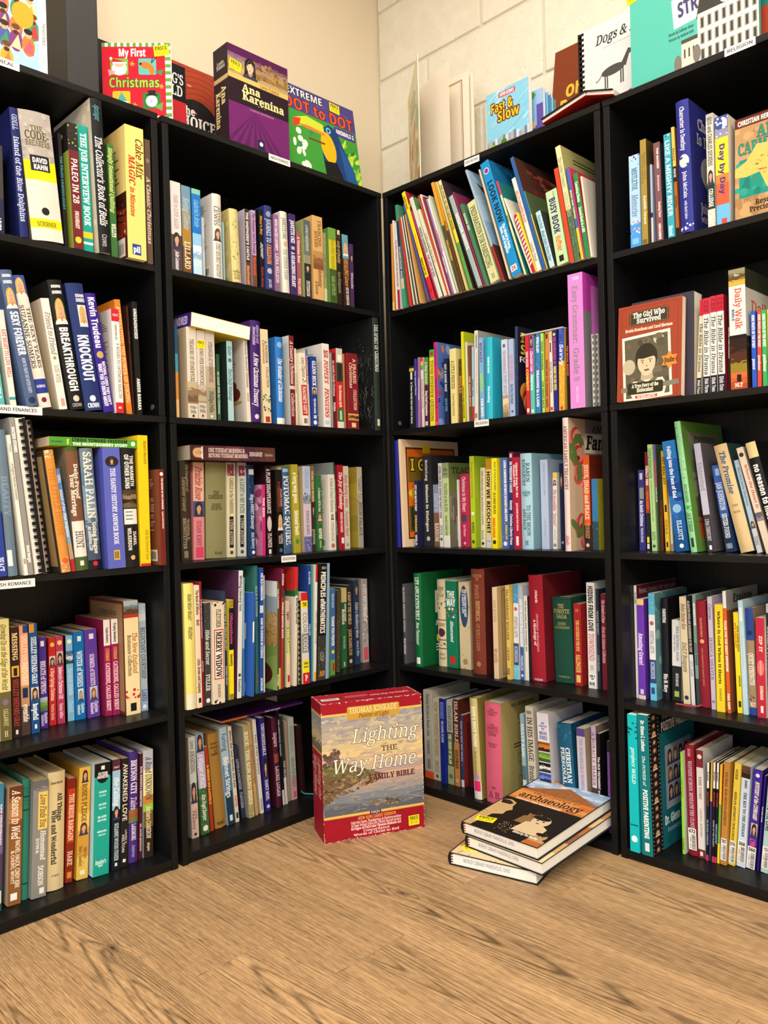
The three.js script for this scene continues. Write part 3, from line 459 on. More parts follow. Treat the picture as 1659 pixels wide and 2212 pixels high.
// ---------- shelved books, read off the photograph shelf by shelf ----------
shelve('A', 1, [0, 0, 3.6857], [
  [-72, 40, -100, 1130, 1, 'p', '#3a3634 60 #1f2440', 'LIVES@82-96@#ddd@b', { k: '' }],
  [165, 258, 75, 848, 0, 'h', '#1c2560', 'Island of the Blue Dolphins@22-88@#c9d4f0@S;ODELL@5-17@#b4c0e4@S', { c: '#1a2158' }],
  [262, 515, 142, 855, 0, 'h', '#aaa49f 38 #eddb12 53 #d8d3c9 83 #f0de16 90 #ddd8cc', '#spk@2-37@#b8b3ae,#9d9893@40;THE@11-15@#5a5020@hS@30-70;CODE-@15-22@#4a421c@hS@12-88;BREAKERS@22-27@#5a5020@hS@12-88;#box@34-46@#1c1b1a@20-80;DAVID@35.5-40@#eee@hb@26-74;KAHN@40.5-45@#eee@hb@28-74;SCRIBNER@85-89@#4a421c@hs@20-80;#dot@74-80@#1c1b1a', { c: '#8d8882', k: 'CODE' }],
  [519, 548, 458, 1060, 2, 'p', '#1b1a1e', 'THE PALEO CARDIOLOGIST@10-75@#3f8f9a@b'],
  [590, 668, 533, 968, 0, 'p', '#2a2424 22 #6a2228', '#spk@2-20@#8fb43a,#a8c94c@9;PALEO IN 28@28-64@#f2ece2@s;SWANHART@70-84@#e8dcd0@B;#dot@90-96@#e0c838', { c: '#93a83c', art: ART.peas }],
  [670, 748, 618, 990, 1, 'p', '#159c94', 'THE JOB INTERVIEW BOOK@6-79@#eef6f4@B;#box@84-89@#e6c02e;#box@92-94@#cfe6e2', { c: '#d6dcd6' }],
  [797, 888, 720, 772, -1, 'h', '#16171b', "The Collector's Book of Bells@24-82@#e9e9e6@i;Springer@4-14@#4f9aa6@i;Crown@88-96@#b9b9b4@S", { c: '#cfc6b0', art: ART.bells }],
  [891, 942, 850, 1140, 1, 'p', '#3b7038', 'Simply Sensational Quilting@3-60@#d9e08a@i;WILLITS@70-82@#e8ece0@B'],
  [1022, 1170, 985, 982, -1.5, 'p', '#ecd27a', 'Cake Mix@8-38@#6b3a12@i@52-94;MAGIC@22-44@#b9361a@I@14-50;in Minutes@46-68@#b9361a@I@18-46;#box@89-97@#1f3f8a@24-70;pil@90.5-95.5@#fff@hb@28-66', { c: '#e9d184', art: ART.choc }],
  [1176, 1222, 1148, 1105, 0, 'p', '#5d4a3e', 'A Classic Christmas@28-86@#d4c8b8@i;#dot@12-22@#8a7464'],
]);
shelve('A', 2, [0, 560, 3.95], [
  [-70, 45, -150, 700, 1, 'p', '#58b3ae', 'HEALTH@30-90@#eef@s', { k: '' }],
  [92, 166, -20, 430, 1, 'p', '#e8dfd2', 'EAT RIGHT TO LIVE WELL@20-70@#b83a3a@S;#box@90-93@#3a9aa0', { k: 'EAT RIGHT' }],
  [203, 335, -42, 82, -0.5, 'h', '#495d82', 'SUZANNE@2-6.5@#e8e8ec@hb;SOMERS@6.5-11@#e8e8ec@hb;#face@12-28@#c2a050;SEXY FOREVER@30-62@#eceef2@b;HOW TO FIGHT FAT AFTER FORTY@64-90@#b9c4dc@s@26-70;#dot@93-98@#23304e', { k: 'FOREVER' }],
  [337, 450, 95, 135, 0.5, 'h', '#3a4f96 16 #e2dbd0 78 #2a3a90 89 #e6dfd4', '#face@1-16@#c9a860;THE SEXY YEARS@24-70@#4a4440@S@56-90;SUZANNE SOMERS@22-70@#4a4440@S@12-46;HORMONE@80-87@#dfe4f4@hs;#dot@92-96@#7a1f3a', { k: 'YEARS' }],
  [507, 606, 345, 332, 0.5, 'p', '#ebe5da', 'Friend to Friend@12-50@#77706a@i;LOIS WYSE@60-76@#8a847c@S;#dot@52-55@#7a9a4a;#box@90-97@#c99a8a@36-80', { c: '#c9bda6' }],
  [610, 728, 405, 172, -0.5, 'h', '#161616', 'suzanne@2.5-7@#f2f2f2@hb;somers@7-11.5@#f2f2f2@hb;#face@13-34@#c2a050;BREAKTHROUGH@36-86@#f4f4f2@b;#dot@89-94@#c9c4b8;CROWN@95-98@#bbb@hs', { k: 'BREAKTHROUGH' }],
  [738, 885, 560, 200, -0.3, 'h', '#22336a', 'SUZANNE@8-11.5@#e8ecf4@hb@42-96;SOMERS@11.5-15@#e8ecf4@hb@42-96;#box@17-34@#e9e2da@44-96;#face@17-34@#c2a050@44-96;KNOCKOUT@40-77@#f2f4f8@b;#dot@88-93@#e8ecf4;CROWN@94-98@#dfe4f0@hb', { k: 'KNOCKOUT' }],
  [893, 984, 725, 288, 0, 'h', '#34208a', 'Kevin Trudeau@3-46@#e9e4f4@b;#dot@47-56@#b9a45a;NATURAL CURES THEY DON\'T@57-94@#f0eef8@b@52-88;WANT YOU TO KNOW ABOUT@59-95@#f0eef8@b@12-46', { k: 'NATURAL CURES' }],
  [996, 1078, 947, 420, -0.6, 'p', '#c3222e 12 #ebe8e2 90 #c3222e', 'HEALTH@4-8@#f4d8d8@hs;ANDREW WEIL, M.D.@15-30@#33302e@B;8 WEEKS TO OPTIMUM HEALTH@33-86@#6a6660@S@40-80;#box@94-96@#e8b8b8@30-70', { c: '#e4dfd6', art: ART.text('#6a6660'), k: 'OPTIMUM HEALTH' }],
  [1085, 1133, 975, 342, 1, 'p', '#d97f2a', 'ALTERNATIVES: THE POWER OF JUICING@6-90@#f6d7a8@S', { c: '#cf7826', k: 'POWER' }],
  [1139, 1160, 1078, 400, 1, 'p', '#3a2018', 'ALL ABOUT@8-50@#6a4a3a@b'],
  [1162, 1206, 1112, 358, 0, 'p', '#161616', 'UNDIAGNOSED@6-33@#e6e6e4@b;AMEER BARAKA@68-96@#e6e6e4@b'],
]);
shelve('A', 3, [0, 880, 3.95], [
  [-35, 65, -90, 900, 0, 'p', '#2b3c94', 'PEACE@70-92@#e8ecf8@S'],
  [76, 188, -40, 190, 0, 'h', '#62788a', 'BEAUTY@30-60@#7d92a2@S;#box@82-93@#d8dcdc@8-56', { k: '' }],
  [191, 235, 35, 235, -0.5, 'p', '#e2dfd2', 'Texas@6-12@#8a8678@i;Arlington National Cemetery@20-46@#6a665c@i;#bars@88-92@#555', { k: 'CEMETERY' }],
  [237, 297, 65, 86, -0.5, 'p', '#8d8d89', 'SACRED STONES@6-22@#f0f0ec@b;Gone Ranges@81-92@#e8e8e2@b'],
  [301, 384, 122, 85, -1, 'c', '#ddd', '', { c: '#d9d5c9', lk: 'white' }],
  [396, 440, 222, 104, 3, 'c', '#a31c40', '', { c: '#a31c40', lk: 'crimson' }],
  [535, 611, 378, 365, -1.5, 'h', '#b98a4a 5 #cf8a3c 90 #c98a4a', '#spk@0-7@#e6d8b4,#d9a868@40;#spk@88-100@#e6d8b4,#c98a4a@40;THE LITTLE HOUSE@14-70@#b8702e@i;#dot@88-93@#d05a2a', { c: '#b69a68', k: '', lk: 'tattered tan', pg: 'o', m: 1, art: (c, w, h) => { c.strokeStyle = '#3a3128'; c.lineWidth = w * 0.14; c.strokeRect(0, 0, w, h); lines(c, w * 0.3, h * 0.16, w * 0.45, 12, h * 0.035, '#4a4030'); } }],
  [613, 650, 470, 525, 0, 'p', '#5c86c4 45 #7fa8d0 72 #b89a80 88 #b02a34', 'Island of the Blue Dolphins@20-66@#e6ecf4@i;ODELL@6-14@#e6ecf4@s', { k: 'BLUE DOLPHINS' }],
  [657, 760, 558, 335, 0.5, 'h', '#48582f 4 #76503a 60 #e6e2da 89 #49602f', 'Debt-Proof@14-42@#efe6da@B@50-88;Your Marriage@22-56@#efe6da@B@14-48;HUNT@68-82@#5a564e@S;#box@92-96@#dfe4d4@34-66', { c: '#8b8371' }],
  [768, 876, 682, 348, 0.5, 'h', '#566a7e', '#sc@0-92@#6b7c8c,#58708a,#6e8aa4,#8296a6,#566878,#3f5064;#box@92-100@#141a20;SARAH PALIN@3-58@#e9e2cc@S;Going Rogue@61-87@#efe9d8@B@46-84;An American Life@64-84@#dfe4e4@i@14-40;#dot@93-97@#c8283a', { k: 'ROGUE' }],
  [930, 1077, 872, 345, -0.5, 'p', '#5962ba', '#oval@7-16@#2a2420;#face@8-15@#4a3a2c@34-66;THE HANDY HISTORY ANSWER BOOK@17-80@#eceefa@S@38-68;#box@85-93@#d9b84a@34-68;#bars@86-92@#2a2420@s@38-64', { c: '#525bb4', k: 'HISTORY ANSWER BOOK' }],
  [1083, 1200, 1034, 350, 0, 'h', '#1b1b1d', 'THE WARMTH@6-32@#e8e6e2@b@54-86;OF OTHER SUNS@5-34@#e8e6e2@b@18-50;#sc@35-50@#4a3c2a,#8a7a5a,#2a221a,#6a5a40;#box@51-64@#e8e6df@4-96;#box@53-54@#777@14-60;#box@56-57@#777@14-60;#box@59-60@#777@14-60;ISABEL@70-82@#dcdad4@b@56-84;WILKERSON@67-86@#dcdad4@b@20-48;#dot@90-94@#c9b46a'],
  [1206, 1290, 1188, 238, 0, 'p', '#efc71a 98 #c02a2a', "THE BOY'S OWN FACTS@4-22@#6a5a10@B@50-86;with the First-ever Facts@72-95@#8a7418@i@50-86", { k: 'FACTS', c: '#eec41c' }],
  [1376, 1447, 1342, 528, -1.5, 'p', '#6a251f', 'THE INDIAN IN THE CUPBOARD@9-42@#eee2da@b@40-74;Lynne Reid Banks@44-62@#e6d0c4@b@40-74;#dot@3-7@#eee2da', { c: '#7d4a30', art: ART.text('#e2d4c4'), k: 'CUPBOARD' }],
], 0);
shelve('A', 4, [0, 1250, 3.95], [
  [8, 107, -25, 352, 7.5, 'p', '#dccf8c 60 #665d36', 'Growing Up on the Edge of the World@4-58@#4a4a22@i;#dot@66-71@#7a6a8a;CALLAWAY@74-88@#c9c090@S;H@92-97@#d9d0a4@hS@34-66'],
  [112, 184, 88, 420, 8, 'p', '#2c1f1b', 'MISSING@5-30@#e0c890@B;#box@35-45@#d9a03a@6-94;#box@37-44@#241814@30-72;SHELLEY SHEPARD GRAY@47-90@#b93a2e@S;#box@93-97@#e6e0d8@36-64', { pg: 'o' }],
  [190, 264, 160, 405, 8.5, 'p', '#e59a74 34 #eab48a 55 #b58a6a 74 #4a3a36', 'SHELLEY SHEPARD GRAY@9-54@#f4d9c4@S;#box@57-66@#1f2a4a@20-80;eventide@72-88@#f0e4d8@B;#box@0-7@#24407a@40-100', { pg: 'o', k: "EVENTIDE" }],
  [274, 344, 248, 390, 8.5, 'p', '#1c4c84', '#box@0-8@#c98a3a@0-60;SHELLEY SHEPARD GRAY@12-55@#f0f2f4@S;#box@58-70@#d8c8b4@4-96;#face@58-70@#3a2a20;hopeful@73-88@#f2f4f6@B;#box@92-96@#e8ecf0@36-64', { k: 'HOPEFUL', pg: 'o' }],
  [347, 415, 330, 505, 11, 'p', '#4a2f8e', '#box@4-10@#e9e6f2@28-72;BREATH of SPRING@26-62@#f0eaf6@S;#sc@66-81@#a8c0d8,#7a9a5a,#5a7a4a;Charlotte@83-95@#f2eef8@S@52-90;Hubbard@85-97@#f2eef8@S@12-48', { pg: 'o' }],
  [425, 489, 415, 510, 12, 'p', '#bc2a24', '#dot@5-11@#e8c04a;#box@21-33@#d8ccc4@6-94;#face@22-33@#3a2a26;A Hope Springs Christmas@35-72@#f2d8cc@S;Patricia Davids@76-94@#f0c0b0@S', { pg: 'o' }],
  [497, 559, 483, 498, 12, 'p', '#b13a5e', '#dot@4-10@#f0d080;#box@17-33@#c9b29a@6-94;#face@18-33@#2a2420;Rebecca\'s Christmas Gift@35-72@#f6e4e8@S;Emma Miller@77-94@#f0d0d8@S', { pg: 'o' }],
  [581, 639, 560, 490, 12.5, 'p', '#7eb4d6', '#dot@4-10@#e8f0c0;#sc@18-33@#4a6a8a,#c9d4dc,#2a4a4a;The Amish Midwife@38-70@#b4d8ec@S;Cheryl@76-90@#a8d0e8@S', { k: '', c: '#15181c', pg: 'o' }],
  [650, 747, 620, 460, 12, 'p', '#0e6cac', '#box@5-11@#cfe4f2@34-72;WINTER of WISHES@22-63@#eaf4fa@S;#box@65-79@#d9e0e0@28-82;#face@66-79@#8a9aa4@30-80;Charlotte@82-93@#eef6fa@S@54-86;Hubbard@83-94@#eef6fa@S@18-48', { pg: 'o' }],
  [758, 857, 722, 440, 11.5, 'p', '#5a3a98', '#box@5-11@#e0daf0@34-72;SUMMER of SECRETS@28-64@#e6d8ec@S;#box@65-80@#b9c8c4@20-84;#face@66-80@#8a5a34@24-80;Charlotte@82-95@#f0eaf6@S@54-86;Hubbard@83-96@#f0eaf6@S@18-48', { pg: 'o' }],
  [905, 961, 878, 355, 10, 'p', '#e9e4de 27 #971e50', 'Trophy Newbery@8-24@#222@b@30-70;CUSHMAN@30-43@#e6b84a@S;CATHERINE, CALLED BIRDY@45-95@#f2e6ec@S', { c: '#8d1c4a', k: 'CALLED', pg: 'o' }],
  [971, 1027, 945, 348, 9.5, 'p', '#e9e4de 26 #971e50', 'Trophy Newbery@4-24@#222@b@30-70;CUSHMAN@29-42@#e6b84a@S;CATHERINE, CALLED BIRDY@44-95@#f2e6ec@S', { c: '#8d1c4a', k: 'CALLED', pg: 'o' }],
  [1082, 1204, 1046, 196, 6.5, 'p', '#8aa0ae 12 #b8362a 15 #e9d7a6', '#sc@0-12@#aab8c0,#6a7a84,#5a4030;The New England@28-64@#a8622a@i@52-88;Romance Collection@30-66@#33261c@S@18-46;#spk@78-87@#c8281e,#d94030@14;#box@90-97@#1c1a18@30-70', { c: '#9d7d58', art: (c, w, h) => { c.strokeStyle = '#6a3424'; c.lineWidth = w * 0.08; c.strokeRect(0, 0, w, h); tx(c, 'A Priceless Collection', w * 0.3, h * 0.08, w * 0.5, h * 0.06, '#4a3420', 'i'); } }],
  [1206, 1267, 1176, 218, 7.5, 'p', '#a9bccb 80 #98b4d4', '#sc@0-16@#a8c0d4,#d0d8d8;RELUCTANT COURTSHIP@22-70@#4a4a52@S;LAKES@80-91@#3a4a62@S;#dot@94-98@#eee'],
], 8);
shelve('A', 0, [0, 1580, 3.95], [
  [-72, 16, -50, 465, 5, 'p', '#3f7f9f 20 #6a5a8a 55 #4a3a5a 80 #2f4a4a', 'DEE HENDERSON@16-48@#e6e6ec@S;#box@84-94@#d8d4c8@50-90', { k: '' }],
  [64, 179, 82, 486, 5.5, 'p', '#875a30', '#sc@0-40@#6a3a20,#a8703a,#b07a44,#7a4a26;A Season to Wed@3-44@#f2e8da@i;RACHEL HAUCK, CINDY KIRK@46-86@#f0e6d4@s@50-86;& CHERYL WYATT@54-82@#f0e6d4@s@18-46;#box@90-96@#eee@20-70', { c: '#d9cfb8', pg: 'o' }],
  [183, 261, 198, 415, 6.2, 'h', '#2f7a68', 'VICTORIA@7-9@#15463c@hs;HOLT@9.5-11.5@#15463c@hs@34-66;#box@14-15.5@#15463c@10-90;THE KING@17-19@#15463c@hs;OF THE CASTLE@19.5-22@#15463c@hs;#box@25-26.5@#15463c@10-90;#box@86-87.5@#15463c@10-90', { m: 1, pg: 'o', k: "CASTLE" }],
  [268, 394, 290, 438, 4.8, 'p', '#878681', '#sc@0-14@#6a6a6a,#8a8a88;#box@10-42@#e9c86a@34-98;Love Finds You@12-40@#5a4420@i@44-90;Homestead@43-68@#e9e6e0@i@50-88;IOWA@49-62@#e9e6e0@S@22-44;DOBSON@73-90@#efece6@S@38-76;#box@92-97@#e8e6e0@52-84', { pg: 'o' }],
  [403, 548, 418, 368, 5.5, 'h', '#d3c294', 'James Herriot@7-11@#2a2418@hB;All Things@18-42@#1d1a14@B@52-82;Wise and Wonderful@32-78@#1d1a14@B@20-50;St. Martin\'s@86-89@#3a3222@hi@24-70', { m: 1, pg: 'o', k: "WISE AND WONDERFUL" }],
  [556, 620, 588, 412, 7, 'p', '#7a2418 10 #b8421c 62 #8a2a18', 'THE BRIDE BARGAIN@15-60@#f4e0cc@S;HAKE@70-84@#f4e0cc@S;#box@90-96@#d98a3a@20-80', { pg: 'o' }],
  [652, 751, 681, 320, 6.3, 'p', '#cf9f38', '#sc@0-100@#d9b04a,#cf9f38,#e0bc60,#c8943a,#dcb858;#face@2-14@#3a2414@20-80;ROSE\'S PLEDGE@15-49@#4a3010@S@24-72;#face@49-61@#4a2c18@10-90;Sally Laity@72-82@#4a3010@S@56-86;Dianna Crawford@70-88@#4a3010@S@16-44;#box@92-96@#efe4c4@30-70', { c: '#c0902e', pg: 'o' }],
  [792, 930, 810, 290, 4.8, 'p', '#1ea394', '#box@0-12@#141414;#oval@4-18@#141414;#box@2.5-6@#f0f0ee@40-62;FICTION@8-11@#f0f0ee@hb@22-80;FAVORITES@11-14@#f0f0ee@hb@16-86;THE MASTER@25-27@#d8f0ec@hb@28-76;Ron Benn@28-30@#c4e8e2@hs@32-72;LAST HOPE@36-38@#d8f0ec@hb@28-76;Peggy Darling@39-41@#c4e8e2@hs@30-74;MRS. QUINN@47-49@#d8f0ec@hb@24-78;RISE TO FAME@50-52@#d8f0ec@hb@24-78;AMERICAN GIRL@60-62@#d8f0ec@hb@22-80;Wendy Makin@63-65@#c4e8e2@hs@30-74;Reader\'s@86-90@#eefaf8@hS@14-80;Digest@90-92@#eefaf8@hS@30-60', { c: '#b4d3da', k: 'FICTION FAVORITES' }],
  [956, 1024, 962, 250, 5.2, 'p', '#5a2a34 10 #9cc4de 46 #10202a', 'Book 2@6-8@#e8d8d8@hs;the Calling@16-42@#e8f4fa@i;#face@42-55@#1a1614;SUZANNE WOODS FISHER@58-92@#cfe0e6@S;#box@94-97@#eee@34-64', { k: 'CALLING' }],
  [1028, 1090, 1040, 240, 5.2, 'p', '#241e1c', 'AWAKENED LOVE@5-58@#e4dcd4@s;LAURA V.@66-80@#d8d0c8@s@56-84;HILTON@67-90@#e4dcd4@s@14-54;#box@93-96@#eee@30-70', { pg: 'o' }],
  [1100, 1180, 1106, 190, 5.6, 'h', '#46307e', 'BRYSON CITY@7-38@#eae4f4@B;Tales@40-52@#d8ccea@i;#sc@52-64@#8a6a3a,#a8503a,#6a7a4a;LARIMORE@65-80@#eae4f4@S;Zondervan@84-95@#b4a4d0@i'],
  [1186, 1217, 1194, 195, 5.8, 'p', '#4a191c', 'RUTH, ROMANCE & REDEMPTION@12-50@#e6d4d4@b;DR. DAVID JEREMIAH@66-92@#d8b8b8@b', { k: 'ROMANCE REDEMPTION' }],
  [1227, 1310, 1224, 172, 5.6, 'p', '#bcc2d0 18 #efe2ae 42 #c9823a 50 #8fc23e 57 #6b5a2a 72 #2e221c', 'A Road UNKNOWN@6-46@#4a4636@i;Barbara CAMERON@52-82@#e8dcc0@i;Abingdon@86-94@#e8dcc0@i', { c: '#a9b4c8' }],
], 5.5);
shelve('B', 1, [340, 370, 3.318], [
  [109, 182, 92, 65, 0.5, 'p', '#d2cfce 60 #4b434d', 'DARE to LOVE AGAIN@15-53@#8f8b90@S;#face@56-76@#2a2424;Julie Lessman@78-99@#f0ecee@i', { k: "DARE TO LOVE" }],
  [188, 252, 175, 98, 0.5, 'p', '#6c90a8 28 #86887a 48 #a27c3a 70 #684620', 'Saving Gideon@13-50@#a8b8b4@i;LILLARD@64-96@#e6dcc4@S'],
  [262, 324, 245, 120, 0.5, 'p', '#7fbfae 6 #1f72c2 52 #8cc2e6 74 #b6d9ec', "Gabriel's Bride@12-44@#7fb8e4@i;#sc@66-90@#d8e8f0,#8ab4d4,#c4dce8"],
  [326, 347, 318, 330, 2, 'p', '#b7c2ca', 'GRACE@20-70@#8a98a4@S', { k: '' }],
  [412, 475, 400, 155, 0, 'h', '#d9d5cf', 'BEVERLY@15-38@#55504c@S@54-88;LEWIS@14-38@#55504c@S@14-50;#face@40-56@#4a4444;THE SECRET KEEPER@58-98@#66605a@i', { c: '#d6d2ca', art: ART.text('#8a8680'), k: 'SECRET KEEPER' }],
  [477, 489, 468, 365, 1, 'p', '#8db5bc'],
  [546, 607, 517, 262, 0, 'h', '#d2c486', '#spk@0-92@#8aa06a,#a8b07a,#c9a05a,#6f8a5a@46;Everyday@84-88@#3a3422@hS;All Things@88-92@#3a3422@hS;Quilting@92-96@#3a3422@hS', { c: '#c8b878', k: '' , lk: 'leafy cream', art: ART.tint('#c9bb80', '#a8a868', '#d4c890') }],
  [641, 670, 627, 268, 0.5, 'p', '#2b2a25 70 #5e3a20', "THE SHEPHERD'S CASTLE@4-67@#e6dcc8@b;MacDonald@74-99@#e0a050@B", { c: '#b4aec0' }],
  [687, 718, 667, 275, 1.5, 'p', '#b39cbe 58 #6a4a38', "The Peasant Girl's Dream@3-56@#6a2a6a@B;MacDonald@60-84@#d8503a@B"],
  [745, 775, 722, 265, 1, 'p', '#15151a', "Mary's Boy@8-32@#e89a3a@I;An Imperative@44-62@#e8e8e4@b@54-88;Story of Love@42-60@#e8e8e4@b@14-48;Shirlee Monty@72-98@#a83a2a@b"],
  [786, 838, 770, 240, 0, 'h', '#27346c', '#dot@6-14@#8a94b8;JOURNEY TO@16-44@#d4d8e8@S;FREEDOM@46-70@#d98a4a@B;#dot@74-82@#aab0c8;JACOBS@88-98@#c9cde0@S'],
  [846, 888, 828, 305, 1, 'p', '#8a6290', '#spk@0-100@#a88aae,#74507a,#b8a0bc@40;BOOK 2 RACHEL\'S JOURNEY@6-46@#efe6f0@S;LENA NELSON@50-88@#e4d4e6@S', { k: "JOURNEY" }],
  [906, 954, 882, 282, 0, 'h', '#dad6ca', 'JANETTE OKE@8-34@#55504a@S;#box@37-43@#c9a87a@30-80;THE TENDER YEARS@46-84@#7a8a86@S', { c: '#cdc9bd', k: 'TENDER YEARS' }],
  [958, 1004, 940, 300, 0.4, 'p', '#3c2a64', 'JANETTE OKE@8-36@#eceaf2@B;#box@40-44@#b8b0d0@24-76;A SEARCHING HEART@47-90@#eceaf2@B', { k: 'SEARCHING HEART' }],
  [1008, 1036, 998, 430, 1, 'p', '#9e5864', 'A Victorian Rose@8-48@#e8d0c8@B;PALMER@72-96@#e8d0c8@S'],
  [1060, 1107, 1046, 345, 0.4, 'p', '#4e6068 22 #5f7068 45 #8a8a74 56 #22262e', "A NOBLE MASQUERADE@6-40@#c9c8bc@S;#face@56-68@#2a2a2a;PETERSON@78-98@#e6e4dc@S", { c: '#97a05e' }],
  [1126, 1197, 1108, 312, 0, 'p', '#cea668', 'FRANCINE@5-36@#6a4626@S@50-84;RIVERS@18-38@#6a4626@S@14-48;#sc@42-64@#b08a54,#8a5f3a,#7a5030;Redeeming@64-84@#4a3018@i@44-84;Love@78-94@#4a3018@i@14-44', { c: '#c49a5a', k: 'REDEEMING LOVE' }],
  [1199, 1228, 1190, 440, 1.2, 'p', '#9a9876 80 #d0ccb4', '#spk@2-18@#5a6a4a,#b05a4a@12;THE HILLS@24-70@#6a6a4a@i'],
  [1241, 1292, 1226, 400, 0, 'p', '#6c9a3e 16 #c6bd2c 55 #3e5a2c', 'Yellow PINEY MEADOWS@12-56@#8a7a1a@i;GAIL SATTLER@64-90@#a8b474@S;#spk@74-100@#2c421e,#5a7438@20', { c: '#5a8a3a', k: 'MEADOWS' }],
  [1296, 1326, 1286, 420, 0.8, 'p', '#3b3420 12 #2a2418', '#box@0-6@#d8d0b0@20-80;Lady of Quality@14-44@#c9b98a@i;Jane Kirkpatrick@56-84@#a89a6a@S', { k: 'LADY' }],
  [1346, 1388, 1322, 450, 0.2, 'p', '#5c9eb4 34 #4a3428 60 #2c1f1c', '#face@10-30@#c9a060;HEALING Grace@34-72@#e0a04a@i;BETH SHRIVER@74-99@#e8e0d8@S'],
  [1390, 1414, 1378, 520, 0.8, 'p', '#4a2c5c', '#face@14-30@#2a1a1a;Wanda@44-70@#d8c8e0@i', { k: '' }],
], 0.5);
